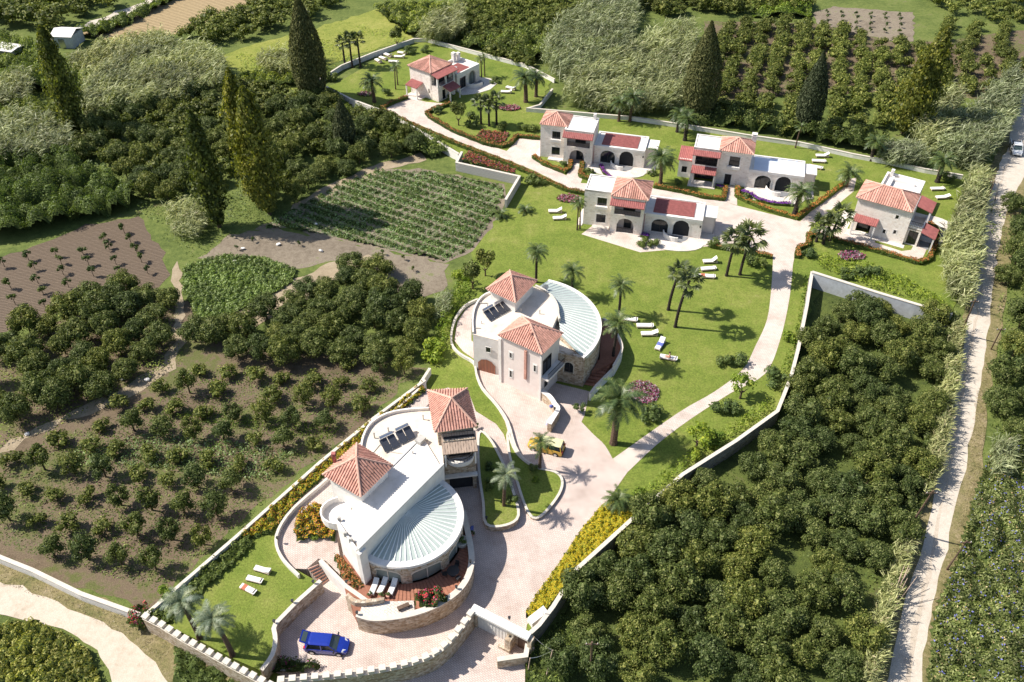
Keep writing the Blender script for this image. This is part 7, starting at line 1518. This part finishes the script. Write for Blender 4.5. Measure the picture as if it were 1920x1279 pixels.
def post(px, px2, h, label):
    b = at(*px); tp = at(*px2, h); o = MB(); o.tube((0,0,-.2), tuple(tp-b), .07, .055, 8); k = o.build('wooden_post', M['palewood']); k.location = b; tag(k, label, 'post', 'wooden posts outside the gate'); return tp
w1 = post((1024,1268),(1036,1219),4.2,'tall pale wooden post with wires outside the gate'); w2 = post((990,1258),(994,1234),2.4,'short wooden post beside the porch wall')
def wire(a, b, label, sag=.3):
    mb = MB(); n = 10; pr = None
    for k in range(n+1):
        t = k/n; p = Vector(a).lerp(Vector(b), t)+Vector((0,0,-sag*4*t*(1-t)))
        if pr is not None: mb.tube(pr, p, .018, .018, 4, False)
        pr = p
    tag(mb.build('wire', M['steel']), label, 'wire', 'overhead wires')
wire(w1, at(998,1190,2.4), 'wire from the tall pale post to the boundary wall'); wire(w1, w2, 'wire from the tall pale post to the short post')
b = at(1662,1142); r = empty('cane_bundle', b, 'bundle of long cut canes leaning by the lane', 'bundle'); rg = random.Random(4)
for k in range(7):
    tp = at(1700+rg.uniform(-12,22), 1072+rg.uniform(-14,14), rg.uniform(2.2,3.4)); mb = MB(); o_ = Vector((rg.uniform(-.5,.6), rg.uniform(-.5,.6), 0)); mb.tube(o_, tp-b, .045, .03, 6); mb.build('cane', M['palewood'], r)
# small lamps on the walls and white stones on the fields
LMP = MB(); LMP.tube((0,0,0),(0,0,.22),.04); LMP.box(-.1,.1,-.1,.1,.222,.42); LMP.box(-.13,.13,-.13,.13,.422,.46); lm = None
for px, z, w_ in (((670,1152),2.62,'left end of the terrace parapet'),((856,1104),2.62,'right hand curve of the terrace parapet'),((882,1056),2.62,'east side of the terrace parapet'),((866,958),2.62,'ramp end of the terrace parapet'),((549,1130),2.05,'middle of the lawn wall'),((515,1168),2.05,'corner of the lawn wall'),((588,1094),2.05,'stair end of the lawn wall'),((521,1012),2.15,'bend of the curved path wall'),((955,1162),2.9,'top of the gate wall'),((650,1094),2.1,'top of the stair wall'),((912,974),.9,'corner of the palm island wall'),((1040,770),1.6,'end of the curled white wall')):
    p = at(*px, z)
    if lm is None: o = LMP.build('wall_lamp', M['iron']); lm = o.data
    else: o = link(bpy.data.objects.new('wall_lamp', lm))
    o.location = p; tag(o, 'small black lamp on the '+w_, 'lamp', 'black lamps on the garden walls')
rg = random.Random(9)
for k, px in enumerate(((230,713),(277,714),(52,816),(313,552),(456,468),(522,460),(602,472),(592,422),(440,492),(765,1170))):
    if k == 9: continue
    p = at(*px); mb = MB(); V, F_ = icos(1); mb.v = [tuple(v*rg.uniform(.75,1.2)*np.array([.4,.3,.25])) for v in V]; mb.f = [list(f) for f in F_]; mb.m = [0]*len(F_); o = mb.build('white_sack', M['stucco']); o.location = (p.x, p.y, .2)
    tag(o, 'small pale sack lying on the farm plots', 'sack', 'pale sacks on the farm plots')
